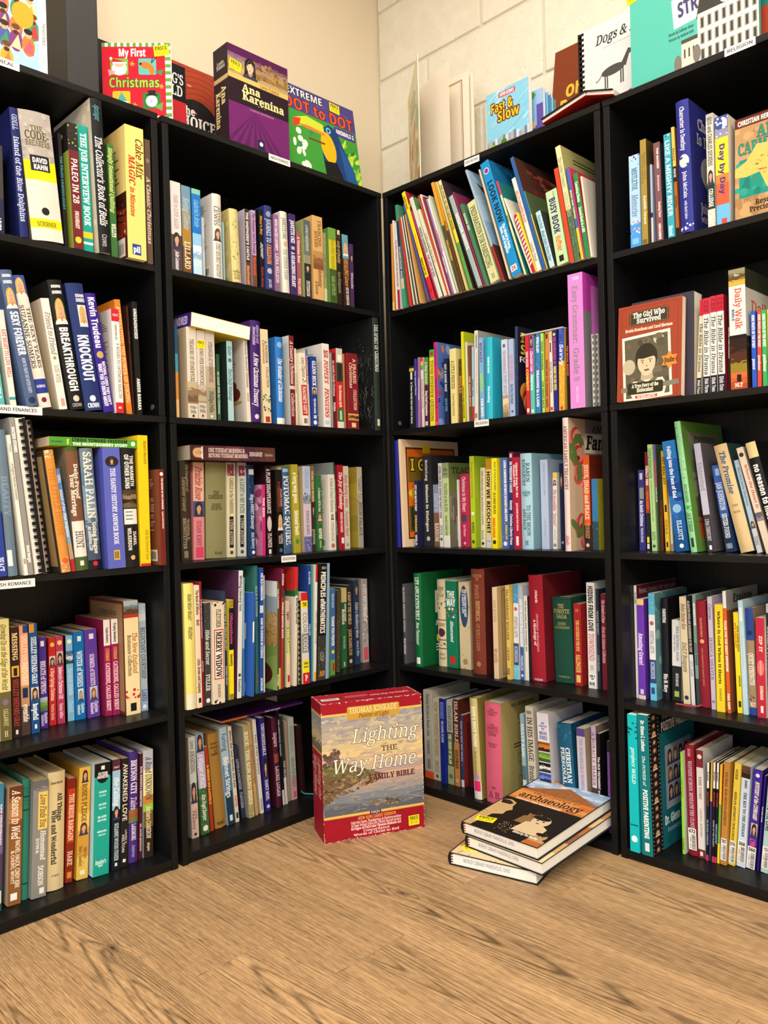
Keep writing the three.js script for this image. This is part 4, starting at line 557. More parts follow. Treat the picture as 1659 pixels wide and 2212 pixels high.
shelve('B', 2, [340, 630, 3.19], [
  [134, 154, 112, 235, 1, 'p', '#1f4e78 30 #3f8fb0 50 #c9863e 80 #d8b078', '', {}],
  [216, 284, 196, 240, 0, 'p', '#d4cec0 60 #8b7254 84 #cbc4b4', 'TREASURE OF STONEWYCKE@13-60@#4a443c@S;#sc@60-82@#b8a88a,#8b7254,#6a5440;Phillips@84-92@#33302a@hS@20-80;Pella@91-95@#33302a@hS@24-76;#dot@96-99@#22201c', { c: '#b7a688', pg: 'w' }],
  [286, 344, 266, 262, 0.2, 'p', '#d2ccc0 62 #9a8468 82 #c8c2b4', 'SHADOWS OVER STONEWYCKE@12-62@#4a443c@S;#sc@62-80@#b8b0a0,#8a7256,#b0a488;Phillips@82-90@#33302a@hS;Pella@89-93@#33302a@hS;#dot@95-98@#8a2a2a', { st: 16 }],
  [346, 409, 331, 270, 0.2, 'p', '#c9c3b8 40 #b0a08a 64 #98967c', 'STRANGER AT STONEWYCKE@12-58@#4a443c@S;Phillips Pella@68-92@#33302a@S;#dot@95-98@#e6e2da'],
  [417, 440, 405, 430, 1.5, 'p', '#2e5842', 'An Amish Wife for Christmas@26-90@#c9d8c8@S', { c: '#1f2a22' }],
  [491, 530, 471, 338, 0.4, 'p', '#a2c6ce', 'Kinsler@6-18@#3a5a62@i;#dot@21-27@#4a7a84;That\'s Emily Windsnap@34-74@#34545c@i', { c: '#22302c', k: "" }],
  [623, 650, 592, 308, 0, 'h', '#d8d1c0', 'A Norman Rockwell Christmas@3-60@#6a6252@S;Richard@66-76@#8a8272@S', { c: '#d9d4c8', k: 'CHRISTMAS', art: (c, w, h) => { lines(c, w * 0.25, h * 0.1, w * 0.5, 12, h * 0.032, '#7a766c'); blob(c, w * 0.6, h * 0.66, w * 0.24, h * 0.09, '#6a2c1c'); blob(c, w * 0.6, h * 0.56, w * 0.14, h * 0.06, '#7a3a24'); blob(c, w * 0.58, h * 0.76, w * 0.3, h * 0.03, '#b89a6a'); } }],
  [655, 724, 646, 195, -0.4, 'h', '#3b2068', 'Edited by Jack@4-22@#c9b8dc@i@52-84;Newcombe@6-24@#c9b8dc@i@16-46;A New Christmas Treasury@32-84@#efe8f6@i;#dot@92-97@#d8ccea', { k: 'CHRISTMAS TREASURY' }],
  [736, 788, 708, 256, 0, 'p', '#d9cca6', 'A PIONEER@12-36@#3a2c1a@S@54-86;Christmas@10-38@#8a2a22@i@18-50;COLLECTION@40-62@#3a2c1a@S@54-86;#spk@70-78@#3a5a34,#2a4428@20;#spk@83-88@#3a5a34,#2a4428@16;#box@93-99@#a83028@24-80', { k: 'PIONEER' }],
  [832, 884, 808, 308, 0, 'h', '#2d72be 93 #e4e2da', 'The Wonder of Christmas@24-74@#e4ecf6@i;#dot@5-13@#7faee0', { c: '#2b6eb8', k: 'WONDER' }],
  [922, 955, 900, 300, 0.6, 'p', '#6c1c24 56 #d0c0b4 60 #6c1c24', 'A Country Christmas@6-54@#ecd8d0@i;Collection@64-90@#e0c4bc@i', { c: '#cfd8d2' }],
  [958, 976, 937, 390, 1.4, 'p', '#d6ceb6', 'SILENT NIGHT@10-80@#8a8270@S', { k: '' }],
  [990, 1028, 963, 418, 0, 'p', '#e4dccb 44 #b03028 86 #e4dccb', 'Amy Clipston@6-34@#6a5a44@S;#spk@36-42@#7a4a2a,#4a6a3a@10;NAOMI\'S GIFT@46-84@#f4e8e0@S;#bars@90-97@#222', { k: "GIFT" }],
  [1041, 1062, 1018, 398, 0.8, 'p', '#56689c 12 #8a3a44 45 #cfc4b8', 'A Christmas Sleigh@8-46@#e4d8d8@S', { k: 'SLEIGH' }],
  [1071, 1108, 1056, 445, 0, 'p', '#1f3a8c', 'GLENN BECK@6-42@#eef2fa@B;#box@44-56@#c9c4c0@8-92;#face@45-56@#3a3030;THE SNOW ANGEL@60-82@#eef2fa@B;#box@84-89@#c9d4ea@26-76;#dot@91-98@#e8ecf4', { k: 'SNOW ANGEL' }],
  [1151, 1197, 1131, 355, 0, 'p', '#e2e0d8', '#spk@7-15@#3f6fae,#2a4a7a@8;MR. POPPER\'S@7-47@#b8382c@I;PENGUINS@53-88@#b8382c@I;#box@92-97@#a8d0e0@14-86', { c: '#d2d0c8', k: 'PENGUINS', art: ART.text('#7a8aa0') }],
  [1213, 1239, 1196, 420, 0.5, 'p', '#5a2028', 'An Amish Family Christmas@10-58@#e0c8c4@S;PURA@66-78@#e8d8d4@b', { c: '#c6c9bf' }],
  [1246, 1288, 1226, 388, 0, 'p', '#c4c6ba 18 #2c3a2c 42 #bf2a2c 76 #2e6a3c 92 #d8d6cc', '#box@8-16@#f2ece4@20-80;The Christmas Quilt@46-74@#f4dcd4@b;GARDNER@78-90@#d8ecd8@b;#box@20-40@#1f2a20@30-70', { k: 'QUILT' }],
  [1290, 1306, 1280, 430, 1, 'p', '#bd884a'],
  [1316, 1389, 1302, 420, 0, 'p', '#7c1f2a', 'A PRAIRIE@7-40@#ecd8b8@S@52-82;Christmas@12-46@#ecd8b8@i@18-48;COLLECTION@48-75@#ecd8b8@S@52-82;#sc@80-89@#d8a85a,#3a2a1c,#c98a4a;#box@92-98@#e0c890@30-70', { k: 'PRAIRIE' }],
  [1507, 1549, 1494, 175, -0.3, 'h', '#26332e', 'THE SPIRIT OF CHRISTMAS@6-48@#d8dcd4@S;#box@90-96@#cfc8b4@30-70', { c: '#191c1c', art: ART.dark, d: 0.22 }],
], 0.5);
shelve('B', 3, [360, 940, 3.318], [
  [115, 187, 94, 185, 6.8, 'h', '#3b332a', 'The Daughters of@3-30@#a89878@i@52-86;Lancaster County@16-50@#a89878@i@18-52;WANDA E.@58-80@#b8a888@S@54-84;BRUNSTETTER@57-88@#b8a888@S@16-48;#box@90-97@#8a8068@22-60', { k: 'LANCASTER COUNTY' }],
  [196, 274, 188, 195, 7.5, 'p', '#e2b6a2 40 #3d486a 56 #d98890', 'Prairie Rose@4-38@#a8404a@i;#box@40-56@#46528a;#face@40-56@#22201f;SUSAN KIRBY@60-86@#8a4050@S;#box@87-98@#d9486a@20-90', { k: 'PRAIRIE ROSE' }],
  [290, 429, 285, 195, 7.5, 'h', '#8b8860', 'THE@30-34@#22200f@hS@34-64;CAMERONS@34-38.5@#22200f@hS@12-86;ROBERT@43-46.5@#2a2814@hS@28-76;CRICHTON@46.5-50@#2a2814@hS@22-80;Knopf@93-96@#2a2814@hS@40-80', { m: 1, c: '#86835c', k: "CAMERONS" }],
  [437, 497, 432, 198, 7.5, 'p', '#a2b0b6 14 #d6d0ae', '#box@2-14@#8a3a44@4-80;#spk@2-14@#d8c8c0,#5a2430@10;CANDLE in the DARKNESS@16-54@#4a4634@S;#box@57-90@#1d1a1a@26-74;LYNN AUSTIN@60-87@#cfc8b4@S@32-68;#dot@93-97@#4a4634'],
  [511, 590, 509, 198, 7.5, 'p', '#9aa6b8 14 #c2c9c0', '#box@3-14@#8a3044@10-80;#spk@3-14@#c8b8b8,#3a2430@10;A LIGHT to MY PATH@17-54@#3f4a4a@S;#box@56-90@#1d1a1a@28-70;LYNN AUSTIN@59-87@#cfc8b4@S@34-64;#dot@93-97@#4a4a44', { c: '#b9b49a' }],
  [606, 641, 593, 212, 6.5, 'p', '#20242a 5 #c4c8c6 11 #17325e', '#spk@11-55@#3a6a9a,#6a9ac4,#1a2a4a@36;Sing a SWEET Harmony@32-70@#d8e4ee@i;Ann Mowery@74-92@#c9d8e6@S;#dot@94-98@#eee', { c: '#2a4a70', k: 'SWEET' }],
  [688, 712, 682, 355, 4.5, 'p', '#bf2a6c', 'THE KISS@18-46@#f4d4e4@b', { c: '#b0708e', k: '', art: ART.tint('#c98aa8', '#a84a78', '#e0b8cc', '#8a3a64') }],
  [722, 764, 700, 215, 6.5, 'p', '#1d1418 6 #2a161e', 'A PLAIN DISAPPEARANCE@4-54@#f0e8e8@S;#oval@57-74@#d0c8c4;FLOWER@76-92@#f0e8e8@S;#box@94-99@#eee@30-70'],
  [800, 849, 782, 248, 6, 'p', '#1f1815 20 #3a241c 50 #14110f', 'PLAIN FEAR@22-44@#cfc0b0@S@62-86;FORGIVEN@8-50@#b8402e@S@20-60;#face@52-72@#c9a464;LEANNA@76-88@#e4dcd4@S@54-84;ELLIS@78-88@#e4dcd4@S@18-46;#dot@93-98@#3a6aa0', { c: '#171210' }],
  [853, 908, 826, 228, 6, 'h', '#3c5e86', 'POTOMAC SQUIRE@10-90@#e8ecf0@S;#box@2-6@#9ab4cc@14-86;#spk@72-100@#55789c,#2c4a70@24', { c: '#cfc9ae', k: 'SQUIRE' }],
  [919, 964, 893, 210, 5.5, 'p', '#a89f30', 'a long way gone@9-44@#ecebd0@b;ishmael beah@52-80@#ecebd0@b;#dot@83-91@#4f8a3a', { c: '#9a922c' }],
  [991, 1045, 977, 222, 6, 'p', '#b2c0da 34 #8a96a0 44 #cabccb 82 #6868a0', 'LINDA BYLER@4-26@#8a9ac0@S;#spk@28-42@#2a4a8a,#3a3a4a@14;RUNAWAY SECRETS@52-80@#5a4a74@S;#spk@84-98@#e0d8ec,#44447a@20', { k: 'SECRETS', c: '#c9b98a' }],
  [1048, 1075, 1031, 222, 7, 'p', '#8a6a3c 42 #3a2c24', 'MORE THAN WORDS@6-42@#e0cca4@S;#face@44-60@#2a1f1a;JUDITH@74-92@#d8ccb8@S'],
  [1088, 1122, 1068, 288, 6, 'p', '#2d683a', '#spk@0-12@#b83a2a,#3f8a4a@12;A Christmas Gift for Rose@16-48@#d8e4c8@i;#face@50-60@#a85a2a;#spk@60-66@#b83a2a@8;GOYER@70-84@#e8ecd8@b;#box@86-96@#8ab04a@30-70'],
  [1173, 1217, 1152, 282, 5.5, 'p', '#e0ddd2', 'A Plain & Fancy Christmas@5-50@#77726a@S;#face@52-60@#6a3a24@26-74;CYNTHIA KELLER@62-88@#8a857c@S;#dot@91-97@#b06a5a', { c: '#dcd9ce', k: 'FANCY', art: ART.text('#8f8b82') }],
  [1219, 1231, 1193, 195, 6, 'h', '#1e4a34', 'AMISH CHRISTMAS WISH@16-60@#b8d0bc@S;CABLEBON@64-86@#b8d0bc@S', { c: '#8f9a96', d: 0.2 }],
  [1241, 1278, 1223, 213, 6, 'p', '#a21c2a', 'The Joy of Sunday@8-52@#f4e0e0@I;DEBBIE MACOMBER@56-80@#eac4c4@b;#box@86-93@#e8e4dc@40-90', { k: 'JOY' }],
  [1281, 1318, 1266, 222, 6.5, 'p', '#d4cbbc', 'Simply Sharing a Winter@10-50@#a83a3a@i;Suzanne Hart@54-84@#9a5a54@i;#dot@93-97@#999'],
  [1379, 1414, 1361, 228, 8, 'p', '#bfbbaf 34 #a8a498', 'COLLEEN@8-34@#55524a@S@54-86;COBLE@12-32@#55524a@S@14-48;#spk@32-46@#4a4a44,#77746a@16;HIGH PALACE@44-86@#55524a@S', { c: '#b5a038', art: (c, w, h) => { scenery(c, 0, h * 0.2, w, h * 0.6, ['#c4ae3c', '#b8a040', '#a8943a']); lines(c, w * 0.2, h * 0.06, w * 0.6, 3, h * 0.03, '#4a441c'); blob(c, w * 0.5, h * 0.7, w * 0.2, h * 0.06, '#8a3a24'); }, k: "PALACE" }],
], 7);
shelve('B', 4, [380, 1200, 3.456], [
  [90, 160, 58, 215, -0.6, 'h', '#e2d778 88 #ddd6be', 'Make Mine Music!@8-29@#3a361c@i;Walther@34-44@#3a361c@i', { m: 1 }],
  [164, 200, 142, 225, -0.6, 'p', '#e2cfb4', 'The Book of Where@4-24@#4a3020@b;Bell@28-33@#4a3020@b;Little, Brown and Company@60-88@#4a3020@b;#box@92-96@#222@24-76', { k: 'BOOK OF WHERE' }],
  [202, 216, 182, 195, 0, 'h', '#891f32', 'A RED BOOK AND INHERITANCE@10-50@#e0b0b4@b;MCELLIE@62-74@#e0b0b4@b', { k: 'INHERITANCE' }],
  [219, 265, 211, 358, 0, 'p', '#393a3c', '#spk@0-30@#5a5a5c,#6a4a3a,#222@30;Hide and Secret@26-60@#dfdcd6@i;FULLER@70-86@#e8e6e0@S;#dot@93-98@#dfdcd6'],
  [281, 369, 272, 355, -0.8, 'p', '#d6cab4', '#spk@0-5@#33291f@8;FLETCHER@7-25@#2a2420@S;#box@27-76@#a8281e@12-90;#box@28-75@#e8e2d4@18-84;MERRY WIDOW@29-74@#1c1814@B@24-78;MCMORROW@81-94@#4a4238@S;#spk@96-100@#f2ece0,#33291f@12', { pg: 'o', k: "MERRY WIDOW" }],
  [375, 400, 359, 268, 0.5, 'h', '#2e3450', "HONEY FOR A CHILD'S HEART@5-60@#d8dce8@S;Gladys Hunt@64-90@#c0c6d8@i", { c: '#3a4058' }],
  [402, 435, 395, 335, 0, 'p', '#e4d426 8 #18141e 50 #e6d622 94 #18141e', '#zig@0-8@#18141e;CliffsQuickReview@13-44@#c04a9a@b;Geometry@54-66@#1c1820@b;#zig@93-100@#e6d622', { k: "GEOMETRY" }],
  [458, 490, 471, 115, 0, 'p', '#d2d6d6', 'Writing Literary Text@4-32@#4a5560@b;#dot@80-84@#444;Prentice@85-95@#666@b', { c: '#5b3452', pg: 'w' }],
  [498, 514, 497, 165, 1, 'p', '#8dbecf 60 #3f7ab0'],
  [563, 585, 573, 280, -1.2, 'p', '#2a58aa', '#box@28-48@#e8e6d8@20-70', { c: '#2e60b2', lk: 'bright blue', art: (c, w, h) => { c.fillStyle = '#dcdcc8'; c.fillRect(w * 0.55, h * 0.3, w * 0.3, h * 0.16); c.fillStyle = '#e0e4e8'; c.fillRect(w * 0.6, h * 0.88, w * 0.25, h * 0.09); } }],
  [598, 622, 588, 78, 0.5, 'h', '#2d6860', 'ELLIS & STEVENS@16-40@#a8c4bc@S;E. B. HUGHES@78-94@#8a5a54@S', { c: '#39756d', k: '' }],
  [629, 654, 629, 95, 0, 'p', '#1f4a98 30 #cfd6de 36 #1f4a98', 'THE OLD FARMHOUSE@4-26@#e8ecf4@b;HOW TO SURVIVE IN SCIENCE@40-72@#e8ecf4@b;SCHOLAR@88-98@#e8ecf4@b', { k: 'FARMHOUSE' }],
  [656, 667, 652, 150, 0.5, 'p', '#c6ced6 20 #6a8ab0 60 #c6ced6'],
  [756, 769, 757, 195, -0.9, 'p', '#4a5632', 'DOG CALENDAR@6-26@#e8e4d0@b;OCTOBER@84-97@#e8e4d0@b', { c: '#b49a68', art: ART.dog, d: 0.2, k: 'OCTOBER' }],
  [771, 784, 769, 210, 0, 'p', '#7a3028 80 #d8d060', ''],
  [786, 804, 790, 102, 0, 'p', '#701c3a 24 #a83a2c', 'STOKES@4-14@#f0e4e0@b;PURPLE MARTIN BOOK@28-58@#f0e4e0@b', { c: '#6c1c38', k: 'MARTIN' }],
  [806, 814, 806, 260, 0.5, 'p', '#2d5c38'],
  [822, 847, 815, 345, 0, 'p', '#d2aca0 30 #8aa86a 60 #d8c4a8', 'Ogden@12-22@#333@b;THE LAMPOON@32-72@#e8dc6a@B;#box@86-94@#c02a2a@20-80', { k: 'LAMPOON' }],
  [885, 904, 896, 88, -0.4, 'p', '#c22a28 18 #2d7a3a 24 #d6cebe', 'BOOK OF QUOTES@26-48@#33302c@b', { c: '#c4302a', k: '', art: (c, w, h) => { c.fillStyle = '#26602f'; c.fillRect(0, h * 0.2, w, h * 0.05); c.fillStyle = '#d9d2c4'; c.fillRect(0, h * 0.25, w, h * 0.75); poly(c, [[w * 0.3, h * 0.72], [w * 0.6, h * 0.3], [w * 0.9, h * 0.74]], '#8a9098'); blob(c, w * 0.7, h * 0.68, w * 0.2, h * 0.07, '#7a1c20'); } }],
  [922, 939, 914, 330, 0, 'c', '#3a3a20', '', { c: '#7a8a4a', comb: '#2a2618', lk: 'olive' }],
  [941, 990, 927, 280, -0.4, 'p', '#c5242a 9 #ecdf22 17 #d4d4cc 45 #858584 66 #d4d4cc 74 #ecdf22 88 #cb2028', 'THE@10-16@#222@hb@20-80;COLOR@22-44@#8a8a88@s;CODE@47-65@#d8d8d4@s;Taylor@76-79@#222@hb;Hartman@80-83@#222@hb;P@90-97@#f2e8e4@hB@30-70', { k: "COLOR CODE" }],
  [992, 1012, 986, 78, 0.2, 'p', '#1f3e88', 'BE A WRITER@5-16@#b8c8e8@b;FOR LIFE@50-60@#b8c8e8@b', { c: '#203f8a', k: '' }],
  [1013, 1027, 1011, 70, 0.5, 'p', '#3d9898', ''],
  [1029, 1050, 1041, 70, 0, 'p', '#bf2a2a 15 #dadad2 92 #e6a030', 'SPEECH AND LANGUAGE@40-68@#777@s', { k: '' }],
  [1056, 1114, 1071, 65, -0.5, 'p', '#15130f 62 #3a3a36', 'BOOK 1@2-6@#d8d0c0@hs@30-90;PRINCIPLES of@7-34@#f0eee8@b;MATHEMATICS@34-60@#f0eee8@b;#spk@62-92@#55554e,#6a4a2a,#2a2a28@30;LOOP@76-84@#a8a89a@s;MB@92-97@#d98a3a@hI', { k: 'MATHEMATICS' }],
  [1118, 1141, 1127, 60, 0, 'p', '#8cb2d6', '', {}],
  [1143, 1152, 1141, 205, 1, 'p', '#5a8a5a'],
  [1156, 1190, 1155, 250, 2, 'p', '#3f6ab0 82 #6aa04a', 'Time for Church@6-22@#cfe0f0@s;THANK YOU PRAYER@32-66@#f0f4f8@b;#dot@70-76@#e8d83a;#box@86-95@#c02a34@40-86', { c: '#7fb07a', k: 'THANK YOU PRAYER' }],
  [1197, 1227, 1206, 262, 4, 'p', '#4b4232', '#spk@0-100@#7a6a48,#2a2418,#a89a70@60', { lk: 'mottled brown' }],
  [1238, 1285, 1231, 245, 7, 'p', '#cdc288 18 #29683e', 'EXPERT GUIDE@20-42@#e8e4c0@b@60-86;BIRDS@24-48@#eef0e0@b@14-56;NATURE SERIES@60-76@#a8c8a4@s;B@92-98@#eef0e0@hS@36-66', { k: "BIRDS" }],
  [1291, 1325, 1271, 225, 7, 'p', '#382a20', 'A MAP OF THE WORLD@8-48@#d8c8a0@S;JANE HAMILTON@54-86@#c9b98a@S;#dot@90-96@#c9c4b8'],
  [1345, 1379, 1329, 185, 8, 'p', '#2d3d5c', '#face@4-20@#4a3a34;Under a Blackberry Moon@26-68@#c9d4e4@i;Serena B. Miller@72-90@#c0cce0@S'],
  [1401, 1444, 1391, 178, 8.5, 'p', '#a8a2a2', '#spk@30-76@#6a6464,#d8d4d0,#3a3434@40;A CITY NOT FORSAKEN@6-50@#f0eeec@B;#box@82-97@#d05a6a@10-90', { pg: 'w' }],
], 0);
shelve('B', 0, [380, 1480, 2.9625], [
  [105, 161, 77, 338, 7, 'p', '#ccd2d0 46 #93a4aa 60 #d6b8b2', "Love's@4-12@#5a5a52@i;AWAKENING@14-36@#5a5a52@S;#face@44-66@#241a18;LAURA@72-82@#6a4a48@S@56-88;FRANTZ@72-92@#6a4a48@S@14-50;#dot@95-98@#333"],
  [168, 219, 123, 320, 7, 'p', '#86a0c6 18 #b4aed0 54 #3d683a', '#face@0-18@#3a2420;A Whisper of PEACE@20-54@#efeaf6@i;#spk@56-98@#2a4a24,#5a8a4a,#7aa05a@40;Kim Vogel Sawyer@60-86@#eef2e8@i;#dot@91-97@#e8ece0'],
  [225, 244, 184, 398, 7.5, 'p', '#a73a22', 'A BRIDE SO LOVELY@10-80@#e8c04a@B', { k: '' }],
  [260, 328, 206, 318, 7.5, 'h', '#9c7536', "YESTERDAY'S@9-13@#3a2812@hb;DAUGHTERS@13-17@#3a2812@hb;of@17-20@#3a2812@hi@40-70;Lambert@20-24@#3a2812@hb;WORLD@93-97@#3a2812@hb", { m: 1, pg: 'o' }],
  [337, 381, 277, 280, 7.2, 'p', '#a4bed0 38 #4f80a2 66 #1a3a50', 'Furlong@6-24@#3a5a70@s;Bonnet Strings@30-72@#f0f4f6@s;#box@90-96@#d8e0e4@30-70', { k: "BONNET STRINGS" }],
  [386, 408, 332, 270, 7.5, 'p', '#d2cec2', 'When the Soul Mends the Past@4-64@#55524a@b;TABITHA@72-84@#d8502a@b;#box@90-96@#333@20-80', { k: '' }],
  [426, 450, 372, 395, 8.5, 'h', '#2a3048', 'LOVES A DAUGHTER@18-60@#aeb6cc@S;FLETCHER@64-86@#aeb6cc@S', { c: '#20242e' }],
  [471, 509, 428, 268, 7.2, 'p', '#a49c66', '#spk@40-98@#b05a5a,#d8c890,#6a8a4a,#8a3a3a@46;RICE@6-22@#efe8d0@S;THE SUN ALSO RISES@26-86@#efe8d0@S', { k: 'SUN', c: '#8d8a80' }],
  [512, 530, 458, 240, 7.5, 'p', '#be9860', 'A CHRISTMAS STORY@10-80@#7a3a24@S', { k: '' }],
  [545, 565, 490, 225, 7.5, 'p', '#d6d2ca', 'Year of the Warrior@14-60@#55524a@S;Davis Bunn@84-96@#55524a@S', { c: '#cfcabb' }],
  [579, 610, 534, 215, 7.3, 'p', '#2a2472', 'UNFORESEEABLE@6-40@#ece8f4@S;#face@42-66@#1a1414;NANCY MEHL@66-88@#ece8f4@S;#dot@92-97@#c9c0e0'],
  [650, 684, 612, 215, 7.5, 'h', '#4a1a30', 'Inquire@16-32@#e0c0cc@i;#box@40-50@#8a4a3a@10-90;LAURIE LOGAN@54-88@#e4ccd4@S', { c: '#3f1424', k: 'INQUIRE' }],
  [687, 700, 645, 165, 8, 'p', '#14141e 84 #d8d4cc', 'THE CHRISTMAS SINGING@8-50@#cfd8ec@S'],
  [703, 719, 665, 200, 8, 'p', '#2c2a30 70 #d4d0c6', 'THE HEART@44-80@#e8e4dc@i', { k: '' }],
  [721, 735, 695, 235, 9, 'p', '#b09a86', ''],
  [745, 779, 718, 215, 9, 'p', '#b4bcb0 72 #cf9c9e', 'A Story to Live For@10-40@#8a9a84@i;Secrets FOR WOMEN@48-84@#6a7a6a@i;#box@90-97@#c05a6a@40-86', { k: 'SECRETS' }],
  [800, 836, 770, 265, 11, 'h', '#2c1012', '', { m: 1 }],
], 7);
const PB = (x0, x1, xt, yt, col, o) => [x0, x1, xt, yt, -0.8, 'p', col, o && o.t, { thin: 1, pg: 'w', d: 0.22, ...o }];
shelve('C', 1, [830, 310, 3.456], [
  PB(62, 80, 38, 605, '#c6893a 90 #d8c060'), PB(82, 96, 52, 580, '#dad6ca'), PB(99, 122, 66, 600, '#d6d2ce 78 #a02040', { t: 'The Berry Bears and the Spooky Old@20-74@#8a3a5a@b' , k: '' }),
  PB(126, 152, 64, 470, '#3d8868 16 #2c3250 72 #c9b890 82 #2f987a', { t: 'SCARECROW SHOW@40-76@#c9d0e0@b', c: '#4a8a6a', k: 'SHOW' }), PB(172, 192, 92, 560, '#b6392a'), PB(196, 206, 100, 560, '#d4d6cc'), PB(209, 218, 108, 555, '#3a4a2a'), PB(221, 230, 116, 550, '#dcd4c4', { t: 'RAINBOW@30-60@#6a4a8a@b', k: '' }), PB(233, 242, 124, 545, '#2a2a30'), PB(244, 253, 132, 540, '#d0a05a'), PB(256, 268, 76, 478, '#575098', { c: '#5a5298' }),
  PB(300, 337, 80, 395, '#efde22 80 #d22a3a', { t: 'Rabbit Island@4-16@#6a5a10@b;The Great Escape@40-56@#d8b020@b;Beginner Book Club@62-78@#5a4a10@b;#dot@88-96@#a01c2c', c: '#a82430', k: 'CLUB', art: ART.tint('#c03040', '#3f7a3a', '#e0c03a', '#6a2a3a') }),
  PB(384, 396, 184, 515, '#b03a5c'), PB(399, 438, 177, 420, '#d4dad0', { t: 'GREEN GARDENS@30-56@#4a6a4a@b;THE LADY IN RED@58-80@#7a3a6a@b', c: '#5a8a5a', k: 'GREEN GARDENS' }),
  PB(444, 466, 240, 505, '#e4d8be', { t: 'Polly and the Wolf@20-70@#8a7a5a@S' , k: '' }), PB(470, 479, 250, 395, '#be4a2c'), PB(482, 491, 264, 385, '#dccfc0'), PB(494, 504, 285, 402, '#7a2a3c'), PB(507, 519, 306, 420, '#886aa0', { t: 'PRINCESS MAGIC@50-90@#e8d8f0@b' }), PB(522, 541, 320, 420, '#e4dcd4', { t: 'A WONDERFUL DAY@20-70@#b83a3a@b', k: '' }), PB(545, 554, 326, 395, '#c2ccb0'), PB(558, 580, 347, 300, '#dea032 40 #4a4a2a', { t: 'HALLOWEEN@45-80@#e0b040@b', c: '#7a5a20' }), PB(585, 606, 368, 296, '#d4902c 45 #5a3a24', { t: 'EGYPT@30-50@#3a2a18@b', k: '' }), PB(610, 622, 384, 292, '#c9c27a'),
  PB(640, 671, 402, 286, '#e6d998 34 #e6d632 58 #5a9e4a', { t: 'THE STORY OF THE FIRST EASTER@4-46@#5a4420@b', c: '#3a2a34' }),
  PB(677, 688, 448, 400, '#24281e'), PB(700, 734, 480, 405, '#9cb0ae', { t: 'WINTER WHITE@20-60@#d8e4e4@b', k: '', c: '#8a2a3a' }), PB(740, 751, 508, 370, '#7a2c4c'), PB(755, 779, 562, 465, '#48785a', { t: 'SHOW ME@10-34@#c8dcc8@b', k: '' }),
  [795, 868, 618, 455, -0.8, 'p', '#cbd19e', 'PREPARATION FOR PARENTING@6-82@#3f4428@S;EZZO@90-96@#4a4f30@s@40-70', { pg: 'w', c: '#b8c088' }],
  PB(880, 896, 602, 205, '#9ab0c4 70 #a02030', { art: ART.eagle, c: '#7f9fb8', lk: 'sky blue' }), PB(930, 943, 702, 200, '#d6cab0'),
  [956, 1028, 714, 163, -1.4, 'p', '#1d8ccc', '#dot@5-11@#e8dcea;#dot@6-10@#8a3a8a;LOOK NOW@17-54@#17314a@b;The World in Facts,@56-78@#e8f2f8@b@50-84;Stats, and Graphics@57-80@#e8f2f8@b@14-46;#box@91-96@#f0f2f4@10-80;DK@91.5-95.5@#b83a4a@hb@20-70', { c: '#17689a', pg: 'w', art: ART.tint('#1d7ab4', '#1a5a8a', '#2c98d0', '#184a70') }],
  PB(1046, 1066, 832, 288, '#d63a5a 15 #e6da98', { t: 'MAKES@34-48@#222@b', c: '#277676', art: ART.ribt }), PB(1070, 1080, 866, 420, '#e0dccf'),
  PB(1092, 1124, 952, 545, '#bf202c', { t: '#zig@8-92@#e8e0dc', c: '#b8b0a8', lk: 'zigzag red' }), PB(1128, 1138, 980, 520, '#e6d24a'),
  PB(1142, 1176, 948, 270, '#e2ded8', { t: 'BILLY\'s Beautiful World@14-48@#d0583a@B;Linda Neal@70-90@#77726a@S', k: 'BEAUTIFUL WORLD', c: '#d8d0c0' }),
  PB(1180, 1208, 937, 115, '#2d5c9c', { c: '#4a2c24', art: ART.brick, lk: 'tall blue' }), PB(1212, 1221, 1040, 360, '#3a8a8a 30 #d0b040', { c: '#4a5a3a' }),
  PB(1236, 1274, 1128, 520, '#b2d6de', { t: 'Parent Book@6-30@#4a7a9a@i;Read Baby Every Day@34-88@#3f6a9a@i', c: '#3a3c3a' }),
  [1291, 1374, 1202, 372, -0.8, 'p', '#b6d6a6', 'The Toddler\'s@2-10@#4a3a6a@i@50-90;BUSY BOOK@10-58@#43306e@b@20-80;Kuffner@62-82@#d9743a@b;#box@88-96@#222@30-70', { c: '#a8c898', k: 'BUSY BOOK' }],
  PB(1386, 1417, 1264, 195, '#c6462a', { c: '#b03a24' }), PB(1421, 1460, 1274, 32, '#d6d2a2 56 #4a6a4e', { t: 'The Golden Treasury@10-36@#8a8a5a@S;ANIMAL BABIES@40-62@#a8a87a@S;#spk@62-100@#2f4a3a,#8aa08a@40', c: '#a6a266', art: ART.animal, k: 'ANIMAL BABIES', d: 0.25 }),
  PB(1469, 1489, 1352, 190, '#3a68ae 66 #dcc042', { t: 'BUGS AND THINGS@20-60@#e8d84a@b', c: '#2c4a7a' }), PB(1492, 1500, 1372, 180, '#b83a6a'), PB(1503, 1536, 1407, 232, '#2a864a', { t: 'Counting Sheep@10-34@#d8ecd8@b;Second Book in a Gift@40-70@#d8ecd8@b', c: '#b83a2c', k: 'COUNTING' }), PB(1540, 1554, 1462, 250, '#d2ccbe', { c: '#cfc9bb' }),
], -0.8);
